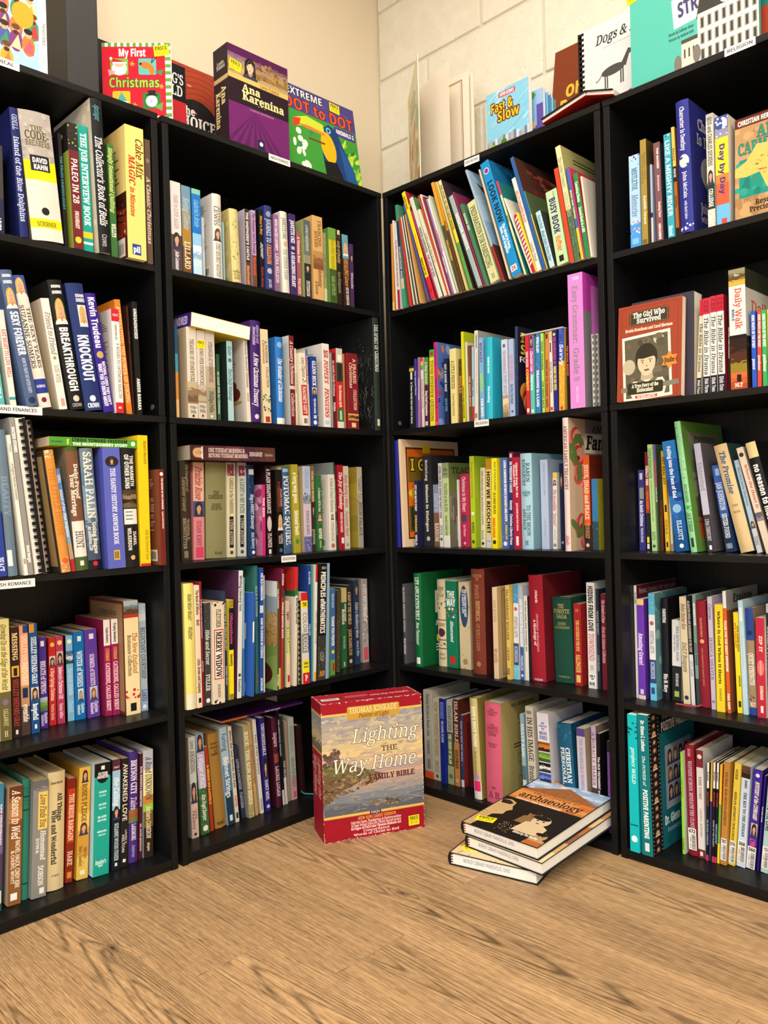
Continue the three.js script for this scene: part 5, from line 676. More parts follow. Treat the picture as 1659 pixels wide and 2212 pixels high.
shelve('C', 2, [840, 570, 3.456], [
  [156, 192, 150, 765, 1, 'p', '#1a1a1c', '#box@4-9@#c9b44a;#box@10-22@#d8d8d4@30-70;Is There Really Dad and Your Game@26-92@#d8d8d4@b@30-70', { k: '' }],
  [200, 215, 191, 710, 1.2, 'p', '#38388e', 'The Secret Place@10-60@#c0c4e8@b', { k: 'SECRET' }],
  [217, 236, 214, 700, 1.2, 'p', '#9e6e98', 'LITTLE WOMEN@20-70@#e8dce8@S'],
  [244, 262, 236, 700, 1.5, 'p', '#c04a3a 6 #e0b040 12 #5aa05a 18 #d8d4cc', 'RAINBOW DAYS@30-74@#8a7a6a@S', { k: '' }],
  [268, 298, 262, 702, 1, 'p', '#4d883a 40 #491f3a', 'A Deep Journey@6-38@#d8ecc0@i;Deep Dead Companions@48-84@#e8dcd8@b;#box@92-98@#d8c8c8@20-80', { k: 'DEEP' }],
  [308, 345, 300, 645, 0.6, 'p', '#3eac3a 10 #e4dc30', '#dot@3-8@#b82a2a;TOUGH INTERVIEW QUESTIONS@14-94@#26241a@S'],
  [348, 372, 332, 588, 0.2, 'p', '#be2a68', 'BRADOUE@6-28@#7a2a7a@b;REMARKABLE@44-80@#8a1c7a@b;#box@96-99@#e84a8a@20-80', { c: '#4f6cae', k: 'REMARKABLE', art: ART.tint('#4a6ab0', '#3a3a7a', '#7aa4d8', '#d8743a', '#a83a5a') }],
  [421, 445, 409, 710, 1.5, 'p', '#1a2440', 'GET A HOME BASE@8-50@#c9cede@b;WILD FIRE@60-80@#5a9ac4@b', { k: 'HOME BASE' }],
  [465, 515, 453, 638, 0.6, 'p', '#e0d48c', 'A LITTLE PRINCESS@16-54@#4a4424@S;Frances Hodgson Burnett@60-90@#5a5430@S', { k: 'LITTLE PRINCESS' }],
  [521, 550, 519, 714, 1.2, 'p', '#58401f', '#spk@0-100@#7a5a30,#2a1c10,#a8763a@40;HOLES@20-60@#c98a4a@b', { k: '' }],
  [553, 578, 541, 508, 0.4, 'p', '#cfce24', 'CASTLE AND KINGDOM@60-96@#3a3a14@b', { c: '#a6b422', k: 'KINGDOM' }],
  [580, 598, 570, 585, 1, 'p', '#d2c8b4'], [600, 620, 590, 612, 1.2, 'p', '#6a4a2c', 'THE HOUSE WITH@40-80@#c9a87a@b', { k: '' }], [622, 638, 616, 620, 1.2, 'p', '#a8c4d8 80 #b83a34', 'FAIRY TALE@40-70@#3a5a8a@b', { k: '' }],
  [640, 674, 636, 502, 0.3, 'p', '#d2d2ca', 'TREASURY@4-20@#33322e@b@40-80;TOUCH: SOMETIMES YOU MAKE THE WHOLE BOOK@24-70@#9a8a84@s@50-76;#bars@92-97@#333', { c: '#8f8f8a', k: 'TREASURY' }],
  [684, 714, 673, 555, 0.6, 'p', '#78aed6', 'BUCKLEY@6-30@#7a3a7a@b;NERDS@36-72@#9ad83a@b;FOR BOYS@74-96@#e8f0f4@b', { k: "NERDS" }],
  [717, 770, 712, 555, 0, 'h', '#2eaec6', 'Common Sense@24-44@#d8f0f4@b@40-70;Parenting@60-80@#d0ecf0@b@40-70', { c: '#29a3be', pg: 'w', k: '', lk: 'cyan', art: (c, w, h) => { blob(c, w * 0.55, h * 0.93, w * 0.12, w * 0.12, '#e8eef0'); blob(c, w * 0.55, h * 0.93, w * 0.07, w * 0.07, '#2a3a44'); } }],
  [851, 894, 839, 570, 0.5, 'p', '#c6cada 72 #b69a72', '#box@6-10@#4a5a90@30-70;THE PENDERWICKS@14-40@#6a74a0@S;AT POINT MOUETTE@40-76@#8088b0@S;#sc@76-100@#d8c8a0,#b69a72,#8a7a60', { k: 'POINT' }],
  [905, 942, 894, 565, 0.6, 'p', '#a6badc', 'THE SECOND SUMMER@20-54@#c07a9a@S;Gordon Korman@58-84@#4a5f92@b;#box@92-95@#4a5f92@30-70', { k: 'SECOND SUMMER' }],
  [946, 966, 939, 470, 0, 'p', '#2b3b62', '#spk@0-100@#8a98b8@16', { c: '#191a2c', art: ART.space, lk: 'tall navy' }],
  [1028, 1055, 1018, 540, 0.8, 'p', '#bf283a', 'IRON SWORD@20-40@#e8c8c4@b;COWBOY@42-70@#e8d040@b;#box@92-97@#e8e4de@20-80', { k: 'COWBOY' }],
  [1060, 1090, 1052, 535, 0.8, 'p', '#b04a98 48 #5abeb0', '#face@0-16@#2a1c1c;Chocolate Cake@20-46@#f4e0ee@i;Nancy@50-70@#e8f8f4@s;#box@94-98@#d8e8e4@20-80', { k: 'CAKE' }],
  [1100, 1136, 1095, 525, 0.6, 'p', '#3878be', 'PETRA ELLIOT@4-24@#e8f0f8@b;#spk@24-60@#d84a3a,#7ac0e8@10;DRAGONS in a LAND@46-92@#f0f4f8@B', { k: 'DRAGONS' }],
  [1145, 1165, 1135, 520, 0.9, 'p', '#a6d65e', 'TEENY HUGGING@6-50@#3f5a24@b;THE GREAT RACE@60-94@#3f5a24@b', { k: 'GREEN' }],
  [1171, 1201, 1165, 515, 0.8, 'p', '#d67f38', '#box@2-8@#3a2a20@24-80;SADAKO AND THE THOUSAND CRANES@34-94@#3a2414@b', { k: 'THOUSAND CRANES' }],
  [1206, 1229, 1199, 505, 0.9, 'p', '#c6b68e 12 #dedad0', '#box@14-26@#333@30-70;Bridge to Terabithia@38-76@#55524a@S;#box@94-98@#b02a34@20-80', { k: 'BRIDGE' }],
  [1233, 1262, 1226, 498, 0.7, 'p', '#2a2a7c', '#dot@3-7@#d8d83a;THE ADVENTURES OF@8-42@#d84a5a@b;UNDER THE RED RIDES@44-74@#e8dc4a@b', { k: 'ADVENTURES' }],
  [1270, 1328, 1265, 485, 0.4, 'p', '#3a50aa 40 #d6a63a', '#spk@0-40@#6a84d8,#28388a@30;#spk@46-92@#e8c45a,#b8842a,#f0d880@40;Savvy@16-48@#e8f0f8@i;#box@95-99@#b83a3a@30-70'],
  [1334, 1352, 1326, 480, 1, 'p', '#1b1412', 'THE ROYAL BRIDGE@10-70@#d87a3a@b', { k: '' }],
  [1356, 1466, 1336, 85, -0.5, 'p', '#de88d4', 'Phillips@2-5@#f4d8ee@hi@30-76;Easy Grammar:@9-52@#8d8490@B@28-70;Grade 5@55-80@#8d8490@B@28-70;third edition@84-96@#eec0e6@s@40-60', { c: '#c25ab4', k: 'EASY GRAMMAR', pg: 'w', d: 0.24, art: (c, w, h) => { c.fillStyle = '#b43aa4'; c.fillRect(0, 0, w, h * 0.28); c.fillStyle = '#77737a'; c.fillRect(0, h * 0.28, w * 0.16, h); c.fillStyle = '#d67acb'; c.fillRect(w * 0.16, h * 0.08, w, h * 0.4); tx(c, 'E', w * 0.4, h * 0.28, w * 0.3, h * 0.08, '#e8e4ea', 'B', { stroke: '#555' }); } }],
  [1518, 1562, 1508, 525, 1, 'c', '#e0e0d8', '', { c: '#dcdcd4', comb: '#6a6a6a', lk: 'white wire' }],
], 0.8);
shelve('C', 3, [840, 880, 3.456], [
  [56, 95, 26, 250, 0, 'h', '#1f2a88', '', { c: '#1c267c' }],
  [97, 112, 64, 240, 0.2, 'h', '#dfc6a2', '', { c: '#dec6a4', art: ART.igo, d: 0.27, lk: 'tall cream' }],
  [183, 212, 176, 550, 4, 'p', '#1f2042', 'CITY AND WATER STREET@6-46@#e8e4d8@b;DREAMS@50-80@#d8c04a@b;WILD@82-98@#e0e0e8@b', { k: 'STREET' }],
  [215, 232, 206, 555, 6, 'p', '#584838', ''],
  [239, 329, 229, 362, 6.5, 'p', '#25272b', 'Motte/Lang@5-28@#c9c8c2@b@30-62;Mission in Dialogue@32-84@#dcdad4@b@30-62;#dot@89-94@#b9b8b2', { k: 'MISSION IN DIALOGUE', m: 1 }],
  [333, 378, 323, 578, 7, 'p', '#7c8ea8 46 #775843', 'HEAVEN IS@14-44@#c0cadc@S;RANSOM@62-92@#e4d8c8@S'],
  [381, 408, 369, 418, 6.5, 'p', '#e0e0d8', 'LIVING FOR JESUS WHEN THE PARTY\'S OVER@3-66@#5a3a7a@b;SPECK@74-86@#5a3a7a@s;#dot@89-93@#555', { k: "LIVING" }],
  [411, 458, 401, 416, 4.5, 'p', '#83946a 18 #b2c68e 86 #dadad0', 'Mike@6-10@#33402a@hS;Ranney@11-15@#33402a@hS;TEACHER on the BLIND@24-58@#3a4626@S;Sunday Gridley Row@62-86@#3a4626@i', { c: '#61713c', art: ART.teacher, k: 'TEACHER' }],
  [518, 530, 510, 540, 8, 'p', '#d8d8d2'],
  [532, 605, 521, 498, 8, 'h', '#b42a4e', 'Christmas in My Heart@4-52@#f2d0d8@S;#box@56-66@#4a4650@20-74;Joe Wheeler@70-86@#f0c4d0@S;#dot@93-97@#e8b0c0'],
  [616, 650, 603, 366, 5, 'p', '#a6c422', 'The Organic Church Gets Started Manual@6-46@#c05a2a@i;#dot@60-65@#d8ecd8;BUBNICK@72-84@#4a5a14@b;#dot@91-96@#4a5a14', { c: '#93ae26', k: 'ORGANIC', st: 0 }],
  [683, 721, 676, 452, 7, 'h', '#dad2b2', 'THE BRIDGES OF MADISON COUNTY@4-72@#2c2920@S@34-66;WALLER@78-90@#2c2920@S@34-66;#dot@93-97@#2c2920', { k: 'BRIDGES', m: 1 }],
  [728, 767, 721, 385, 5.5, 'p', '#bd8822 12 #decb7a 86 #cfccc2', 'HOW WE RICOCHET@14-84@#1a1814@b@14-86;A FICTION FAIR@89-96@#444@hb'],
  [770, 824, 763, 382, 4, 'p', '#ecd920', 'PACK UP YOUR GLOOMIES@4-36@#2a7a4a@b@52-88;IN A GREAT BIG BOX@38-62@#3a4420@b@30-84;BARBARA JOHNSON@66-88@#c03a24@b@16-70;#dot@90-96@#33300e', { k: 'GLOOMIES' }],
  [828, 842, 823, 420, 6, 'p', '#a8cada 80 #d8d8d4'],
  [846, 897, 836, 378, 4.5, 'p', '#4866a6', 'LIVING SOMEWHERE BETWEEN ESTROGEN AND DEATH@3-70@#f0f2f6@b@48-86;BARBARA JOHNSON@74-90@#e0c84a@b@48-86;#spk@20-90@#6a88c4,#2f4a84,#8a9a5a@20;#dot@92-97@#e8ecf4', { k: 'SOMEWHERE BETWEEN' }],
  [900, 931, 894, 334, 4.5, 'p', '#692a42 10 #2a3a70', '#box@2-6@#d8c8d0@24-76;IN FREEDOM\'S CAUSE@10-42@#e8e8f0@b;Henty@50-60@#e0e0ea@b;Christian Liberty Press@64-96@#e0e0ea@b', { c: '#5a2438' }],
  [934, 985, 919, 374, 3.5, 'p', '#a61f38', 'Chicken Soup for the@6-44@#f4e4e4@B@54-88;Woman\'s Soul@8-32@#f4e4e4@B@16-50;Jack Canfield, Mark Victor Hansen@50-80@#f0d4d8@b@52-84;#box@86-96@#e8dcdc@40-80', { k: "WOMAN'S SOUL" }],
  [990, 1074, 976, 347, 4, 'h', '#a2cbda', 'KAREN@10-30@#2a4450@S@54-84;KINGSBURY@6-34@#2a4450@S@16-50;#oval@38-46@#8ab8c8;THE BAXTER@40-42@#2a4450@hs;FAMILY@42.5-44.5@#2a4450@hs@30-70;TO THE MOON@54-86@#2a4450@S@54-84;AND BACK@58-80@#2a4450@S@16-48;H@91-96@#22343c@hS@34-64', { c: '#8cbac9', k: 'TO THE MOON', d: 0.19 }],
  [1143, 1198, 1133, 392, 6, 'p', '#b2c2de', 'ESSENTIAL THINGS for the SPIRIT@4-40@#8494b8@s@40-64;Lee Bratton@66-86@#8f9ec0@s@40-64', { k: 'ESSENTIAL', c: '#9fb0cc', d: 0.16 }],
  [1224, 1269, 1221, 488, 7, 'p', '#e8c84a 8 #e0deD6', '#face@9-17@#6a4a3a;The Incredible@22-50@#b8304a@i;"Journey"@52-70@#b8304a@i;Ruth Everson@74-88@#77726a@s@40-64;#bars@93-97@#444', { k: 'INCREDIBLE', lc: '#e8e6e0' }],
  [1276, 1304, 1267, 420, 8, 'p', '#1a2246', '#face@10-30@#2a3a3a;#dot@90-95@#8a98c0', { c: '#161c3a' }],
  [1316, 1357, 1302, 70, 0, 'h', '#d5c5c2', 'AMERICAN FAMILY TREASURY@6-54@#6a2a34@S;ideals@88-95@#a83a4a@i', { c: '#c3ac8e', art: ART.roses, d: 0.26, pg: 'w', k: 'FAMILY TREASURY' }],
  [1463, 1510, 1451, 358, 6.5, 'p', '#d55e2a 74 #2b2a30', 'JESUS, JIHAD and PEACE@10-68@#f6e4d4@S;YOUSSEF@72-88@#e0a050@S;#dot@93-97@#e0c8a0', { c: '#7a2c18', k: 'PEACE' }],
  [1523, 1568, 1513, 535, 7, 'p', '#3878ae 60 #2c4a5a', '#spk@10-90@#5a9ac8,#3a7a4a,#244a6a@30', { c: '#d8cc30' }],
], 6);
shelve('C', 4, [850, 1210, 3.456], [
  [62, 84, 51, 178, 2, 'h', '#4a4a50', 'BLESSED BROKEN GIVEN@4-60@#a4a4a8@b;PACKIAM@68-88@#c9c9cc@b', { c: '#56565b', art: (c, w, h) => { c.fillStyle = '#3c3c41'; for (const y of [0.14, 0.45, 0.75]) c.fillRect(0, h * y, w, 2.5); 'BBG'.split('').forEach((k, i) => tx(c, k, w * 0.2, h * (0.04 + i * 0.13), w * 0.3, h * 0.07, '#d8d4c4', 'S')); tx(c, 'GLENN', w * 0.2, h * 0.9, w * 0.5, h * 0.05, '#d8d4c4', 's'); blob(c, w * 0.6, h * 0.6, w * 0.18, h * 0.09, '#b98a4a'); } }],
  [159, 214, 143, 99, 1.2, 'h', '#0e6638', 'LIFE APPLICATION BIBLE@4-50@#eef2ee@S;New Testament@52-76@#dfe8e0@i;#box@90-97@#e8ece8@26-74', { c: '#0c5a30', art: ART.lifeapp, d: 0.2 }],
  [333, 397, 320, 145, 6, 'h', '#ccc09c', 'HERE@8-12@#3a3420@hS;TO@12.5-16@#3a3420@hS@34-66;STAY@16.5-20@#3a3420@hS;#spk@22-34@#3a3420@12;#box@46-47@#5a2a34;John@49-54@#4a4028@hi;#oval@56-66@#4a2438;#box@69-70@#5a2a34;#spk@72-76@#22201a@8;#box@79-80@#5a2a34;Alfred A.@84-88@#4a4028@hi;Knopf@89-92@#4a4028@hi', { m: 1, pg: 'o', k: "HERE TO STAY" }],
  [400, 479, 387, 155, 6.3, 'p', '#1a7858', 'THE@11-20@#f4f6f4@hb@16-86;WAY@20-30@#f4f6f4@hb@10-92;#spk@32-42@#d8503a,#3a5ac0,#e8e0d0@16;illustrated@46-70@#e0ece6@I@40-70;#box@87-96@#c8302a@30-80', { pg: 'w', k: "THE WAY" }],
  [499, 579, 486, 163, 7, 'p', '#d2c29a', '#spk@0-100@#dccfae,#b8a878,#c9b48a@30;#oval@4-52@#2f4a74;THE CHRISTIAN\'S SECRET@8-40@#e8ecf0@b@48-72;OF A HAPPY LIFE@8-36@#e8ecf0@b@30-48;#dot@88-95@#a08a5a', { c: '#cdbd92', k: 'SECRET' }],
  [590, 688, 572, 66, 4, 'h', '#763829', 'WRITTEN@5-8@#b08a60@hS;IN@8.5-11@#b08a60@hS@40-60;HISTORICAL@30-50@#c9a878@S@36-68;OF BIBLE LANDS@52-78@#a87c54@S@36-64;World\'s@14-28@#a87c54@i@30-64;#dot@88-93@#a87c54', { c: '#4a1414', m: 1, pg: 'o', d: 0.22, k: 'HISTORICAL' }],
  [751, 786, 736, 203, 2.2, 'p', '#d6bd9e', 'LOVE MOTHER@14-38@#a8906c@S;Ruth@60-90@#8a7654@S', { c: '#b59c6c', art: (c, w, h) => { c.strokeStyle = '#7a6438'; c.lineWidth = 3; c.strokeRect(w * 0.12, h * 0.04, w * 0.8, h * 0.92); blob(c, w * 0.5, h * 0.16, w * 0.16, h * 0.07, '#8a7444'); } }],
  [849, 888, 829, 188, 3.5, 'p', '#d5b65e', 'The MARRIAGE BUILDER@4-58@#4a3a1c@S;CRABB@66-80@#6a5428@S;#bars@88-95@#222@S'],
  [894, 944, 886, 179, 4.8, 'p', '#4796c6 20 #d6dada 62 #2a4a80 85 #68bede', '#spk@0-20@#7ab8dc,#3a86b8@14;#dot@24-28@#a85a6a;SPIRITUAL GIFTS@34-56@#6a7478@S;SCHREINER@65-82@#c9d4e4@S;#spk@86-99@#9ad8ec,#3f98c0@14'],
  [948, 980, 926, 190, 5, 'p', '#aebaca 65 #3a5a9a', 'AND THE PLACE WAS SHAKEN@14-64@#f2f4f6@S;FRANKLIN@74-90@#d4dcea@S;#dot@93-97@#d4dcea'],
  [986, 1013, 967, 264, 5.5, 'p', '#dadace', 'THE WAY HOME NEW TESTAMENT NIV@6-66@#33322c@b@30-70', { c: '#22303c', k: 'WAY HOME' }],
  [1030, 1134, 999, 112, 6, 'h', '#971c2c', 'richards@14-26@#f0d4d4@b@48-66;a theology of@42-66@#f0e0e0@B@28-48;christian education@36-72@#d8a0a4@s@50-68;ZONDERVAN@97-99@#e8c0c4@hs@20-80', { c: '#6c1420', k: 'THEOLOGY', m: 1 }],
  [1206, 1344, 1177, 275, 9, 'h', '#1a493b', '#box@2-3@#123a2e;THE@8-13@#b8a468@hS@32-66;FORSYTE@14-19@#b8a468@hS@8-92;SAGA@20-25@#b8a468@hS@22-78;JOHN@29-33@#a89460@hS@28-72;GALSWORTHY@34-37@#a89460@hS@10-90;SCRIBNERS@92-94@#a89460@hS@16-84', { m: 1, pg: 'o', k: 'SAGA' }],
  [1356, 1411, 1339, 325, 8.5, 'p', '#a5282c', 'J. D.@6-10@#e8c46a@hB@30-70;THE CATCHER IN THE RYE@20-58@#e8c46a@B;SALINGER@62-84@#e8c46a@B;#box@87-96@#e8c46a@22-78', { k: 'CATCHER', pg: 'o' }],
  [1456, 1519, 1430, 167, 8, 'p', '#e2e2de', 'HIDING FROM LOVE@3-46@#22252a@b;TOWNSEND@48-74@#c06a74@S;NAV@78-83@#999@s;#box@86-97@#f4f4f2@6-94;248.3@87-89.5@#222@hb;TOW@90-92@#222@hb@30-70;#bars@94-97@#222', { pg: 'w', k: 'HIDING FROM LOVE' }],
  [1525, 1547, 1503, 214, 8.5, 'p', '#2a3040', 'WANT MORE?@22-46@#a8b0c0@S;Lori Bedan@66-82@#a8b0c0@i'],
  [1562, 1598, 1551, 252, 8.5, 'p', '#782030', 'The Seventh of June@6-30@#ecd4d8@i;from the Johnson Collection@34-72@#e0c0c6@i', { k: 'SEVENTH' }],
], 6);
shelve('C', 0, [900, 1440, 3.6065], [
  [66, 135, 53, 180, 5.8, 'p', '#b6b6ae 92 #e05a2a', 'Planting Churches in Muslim Cities@4-52@#33322c@S;Livingstone@56-72@#33322c@i;BAKER@78-89@#33322c@S'],
  [141, 185, 121, 246, 6, 'p', '#cac4aa', 'NEW TESTAMENT HISTORY@4-70@#8a846a@S;BRUCE@76-90@#8a846a@S;#dot@93-97@#55503e'],
  [191, 240, 177, 247, 5.2, 'p', '#1a2a8c', 'REDEEMED@4-24@#8a98e0@B;THE GOSPEL OF JOHN@26-52@#c0c8f0@b', { k: 'REDEEMED' }],
  [246, 292, 236, 260, 6, 'p', '#b6b8b2 38 #4a5a2c 78 #a8b088', 'BERNARD LEWIS@6-36@#55564e@S;THE CRISIS OF ISLAM@40-76@#eef0e4@B;#dot@86-95@#6a7a4a', { k: 'CRISIS' }],
  [299, 345, 286, 253, 6, 'p', '#5a2a20 50 #c68850', 'ISLAM BIBLE@2-50@#efdcc8@S;GOLDMAN@58-80@#33201a@B;#dot@91-96@#e0b078', { k: 'ISLAM' }],
  [349, 380, 341, 378, 6.5, 'p', '#2a3f6c 90 #d8dade', 'WHERE THE RIGHT WENT WRONG@8-64@#c0ccdf@s;#spk@62-74@#b83a34,#e8e8ec@12', { c: '#8a2a2c', k: '' }],
  [386, 436, 371, 438, 8, 'h', '#471414', '', { m: 1 }],
  [446, 505, 404, 243, 1.5, 'h', '#c2b678 82 #d8d8d0', 'BODIE & BROCK THOENE@8-48@#f0ecd4@b;Thunder from Jerusalem@52-76@#6a5a34@i;#dot@74-82@#b084c8;#box@82-92@#d82a6a@14-90', { k: 'THUNDER', c: '#8a7a3a' }],
  [541, 664, 514, 270, 2, 'h', '#cd5e78', 'THE@6-8@#4a1420@hS@30-70;ANCHOR@8.5-10.5@#4a1420@hS;BIBLE@11-13@#4a1420@hS@30-70;THE@21-23@#4a1420@hS@36-64;GOSPEL@23.5-27@#4a1420@hS@14-86;ACCORDING TO@27.5-29.5@#4a1420@hS@14-86;JOHN@30-33@#4a1420@hS@26-74;RAYMOND E.@40-42@#4a1420@hS@20-80;BROWN@42.5-44.5@#4a1420@hS@30-70;29@83-86@#4a1420@hS@34-64;A B@88-95@#7a2a3c@hS', { c: '#a6985e', art: ART.john, d: 0.19, k: 'GOSPEL', m: 1 }],
  [836, 866, 802, 368, 5, 'p', '#8cb2c2 55 #55707c 70 #c4ccc8', 'HEAVY RAIN@10-46@#e8f0f2@S;VALLOTTON@70-94@#e8f0f2@S'],
  [884, 944, 843, 308, 4, 'p', '#c2beae', '#bars@4-7@#33302a;IN HIS IMAGE@10-52@#33302a@S;Brand/Yancey@56-88@#33302a@S', { d: 0.17 }],
  [974, 1064, 932, 356, 3.5, 'p', '#d9d9e2', 'AN@9-11@#3a4a8a@hb@34-64;INTRODUCTION@11.5-14@#3a4a8a@hb;TO@14.5-16.5@#3a4a8a@hb@34-64;BIBLICAL@17.5-21.5@#3a4a8a@hb;ETHICS@22-26@#3a4a8a@hb;#sc@28-37@#8a4a20,#c07a3a,#3a1c10;#sc@38-47@#5a8a3a,#8ab04a,#3a5a24;#sc@48-57@#1c1c1e,#e0e0e0,#333;#sc@58-67@#3a4a9a,#6a84d0,#22284a;#sc@68-78@#55607a,#c0c4cc,#2a2a30', { c: '#c9c9d2', k: 'ETHICS', d: 0.17 }],
  [1142, 1252, 1084, 438, 4, 'h', '#1a5878', '#spk@2-20@#2c7090@16;CHRISTIAN@24-60@#dce8ec@B@52-84;PERSONAL@24-62@#dce8ec@B@16-48;ETHICS@66-90@#dce8ec@B', { c: '#154a68', k: 'PERSONAL' }],
  [1276, 1342, 1240, 478, 4.5, 'p', '#574888 8 #c5c1ce', 'THE REMARKABLE WOMEN OF THE BIBLE@10-90@#8a86a4@S@30-70', { c: '#b09a84', k: 'WOMEN', d: 0.15 }],
  [1376, 1412, 1346, 458, 5, 'p', '#b8a6cc 14 #d8ccd8 60 #4a3a34', 'A MIRACLE MAKER@6-58@#7a5a74@S', { c: '#8a7a68', d: 0.15 }],
  [1418, 1444, 1396, 520, 5, 'p', '#1b1416', 'The OLD TESTAMENT and the NEW@24-80@#e8e4e4@b', { c: '#121014', k: '' , d: 0.13 }],
  [1497, 1524, 1472, 578, 5, 'p', '#222638 12 #7a4a9a', '#spk@10-90@#b06ac0,#4a3a8a,#d8a0c8@26', { d: 0.13 }],
], 5);
shelve('D', 1, [1290, 180, 4.496], [
  [325, 427, 311, 713, 0.8, 'p', '#a6ceea 74 #4898de', '#spk@0-12@#3a4a8a,#d8e8f4,#8a5a8a@16;MISTLETOE@14-38@#2c4a7c@S;Memories@42-66@#6a7ab0@i;#spk@68-86@#2a3a5a,#d8a0b8,#f0f4f8@20;#box@90-96@#7abcf0@20-80'],
  [436, 518, 411, 558, 0.5, 'p', '#9c8740', 'KRAYBILL + NOLT@12-38@#6a5820@S@54-84;WEAVER-ZERCHER@14-42@#6a5820@S@18-48;Amish Grace@46-88@#f2e8c4@S@40-84;#bars@95-99@#222', { c: '#4a4020', k: 'AMISH GRACE', st: 0 }],
  [526, 546, 516, 790, 2, 'p', '#b6c6de 60 #2a3a6a 66 #dcdcdc'],
  [581, 644, 541, 588, 1, 'p', '#775056', 'THE SACRED@4-28@#f0e4e4@b@44-76;Romance@30-52@#e8d0d0@i@44-76;Drawing Closer@60-76@#e0c8c8@b@40-80;CURTIS & ELDREDGE@82-98@#f0e4e4@b', { c: '#2c3038', k: 'SACRED' }],
  [689, 755, 641, 505, 0.8, 'p', '#3da4b6', 'LIKE A MIGHTY RIVER@3-82@#f0f8f8@s;Manuel@88-98@#d0ecf0@S;#spk@0-3@#eef,#222@8'],
  [768, 800, 714, 432, 1, 'p', '#dcbc5c 36 #1c1c1c 50 #a65e2a 92 #161616', 'Beauty@14-36@#33280e@S;FROM THE@38-46@#eee@S;ASHES@52-84@#33180a@S', { k: 'BEAUTY' }],
  [810, 934, 752, 190, -0.2, 'h', '#2a3088', 'Character Is Destiny@5-38@#e8e8f2@S@30-68;#oval@41-51@#dcdcd8;#spk@43-49@#2a2e48@6;John McCain@54-74@#e8e8f2@S@36-68;with Mark Salter@76-90@#d0d0e4@S@40-62;#spk@93-98@#d8d8ec@14', { c: '#262b76', art: ART.destiny, k: 'DESTINY' }],
  [1077, 1148, 1034, 316, 0.8, 'p', '#aeaeaa 6 #d5d1c6 62 #26362c 84 #d8d4ca', 'GOD and CHARLES DICKENS@3-46@#5a564c@b;#face@49-62@#2a2624;COLLEDGE@66-82@#e4e4dc@b;#spk@86-98@#b8b4a8@10', { k: 'GOD' }],
  [1161, 1288, 1131, 342, 0.5, 'p', '#3a4a92 12 #8a8aa8 20 #edd032 54 #e8803a 62 #de5f3c 82 #66b4e4', '#spk@1-18@#f0f4f8,#dfe4f0@14;#box@4-11@#eef0f6@60-96;Day by Day@24-74@#4a3878@b@30-74;#box@95-100@#d84a3a@40-80', { c: '#d8d2c4', k: 'DAY BY DAY', pg: 'w' }],
], 0.8);
shelve('D', 2, [1300, 550, 4.621], [
  [940, 1002, 978, 455, 2.5, 'p', '#bd2a40 17 #d8d0b8 82 #1b1d25', 'The Bible in Drama@20-80@#2c2924@i;Disk Four@84-99@#c9ccd4@b', { k: 'DISK FOUR' }],
  [1007, 1074, 1000, 443, 1.5, 'p', '#bd2a40 17 #e2e2de 82 #1b1d25', 'CES@3-15@#7a1424@S;The Bible in Drama@20-80@#2c2924@i;Disk Three@84-99@#c9ccd4@b', { k: 'DISK THREE' }],
  [1086, 1158, 1079, 420, 1.2, 'p', '#bd2a40 17 #e2e2de 82 #1b1d25', 'CES@3-15@#7a1424@S;The Bible in Drama@20-80@#2c2924@i;Disk Two@84-99@#c9ccd4@b', { k: 'DISK TWO' }],
  [1164, 1234, 1156, 404, 1, 'p', '#bd2a40 17 #e2e2de 82 #1b1d25', 'CES@3-15@#7a1424@S;The Bible in Drama@20-80@#2c2924@i;Disk One@84-99@#c9ccd4@b', { k: 'DISK ONE', c: '#a02438' }],
  [1264, 1280, 1258, 490, 1.5, 'p', '#2c211b', 'MEN AND THEIR PRESIDENTS@10-80@#d8d0c4@b', { k: 'PRESIDENTS' }],
  [1287, 1453, 1276, 158, 0, 'p', '#67583a 14 #dadada 55 #3a2018', '#sc@0-14@#8a8a6a,#5a4a2a,#c9a840;TYNDALE@4-7@#d8d4c4@hs@34-66;Daily Walk@16-50@#c2482c@S@36-78;BIBLE@30-46@#3a4a6a@b@16-32;#box@55-58@#17120e;#sc@58-86@#2a1a12,#4a2a1a,#8a7a2a;#sc@86-100@#c9683a,#a84a2a;#box@88-94@#2a1410@40-66;NLT@95-98.5@#f0e4d8@hB@26-74', { c: '#3c4232', pg: 'w', k: 'DAILY WALK', art: (c, w, h) => { scenery(c, 0, 0, w, h, ['#2c3024', '#4a4a34', '#33362a', '#22180f', '#3a2418']); c.fillStyle = '#b9b7b0'; c.fillRect(0, h * 0.16, w, h * 0.4); tx(c, 'Daily', w * 0.15, h * 0.25, w * 0.7, h * 0.11, '#b8482c', 'S'); } }],
  [1501, 1547, 1491, 568, 1, 'p', '#2a58be', 'NINE FRUITS OF THE SPIRIT@5-48@#d8e0f4@b;peace@62-76@#d8e0f4@I', { k: 'PEACE' }],
  [1554, 1601, 1549, 562, 1, 'p', '#d64a3a', 'NINE FRUITS OF THE SPIRIT@5-48@#f6dcd4@b;goodness@58-78@#f6dcd4@I', { k: 'GOODNESS' }],
  [1608, 1655, 1602, 555, 1, 'p', '#3aa65a', 'NINE FRUITS OF THE SPIRIT@5-48@#e0f4e0@b;gentleness@58-80@#e0f4e0@I', { k: 'GENTLENESS' }],
  [1662, 1710, 1656, 548, 1, 'p', '#e6b63e', 'NINE FRUITS OF THE SPIRIT@5-48@#5a4410@b;joy@62-76@#5a4410@I', { k: 'JOY' }],
], 1);
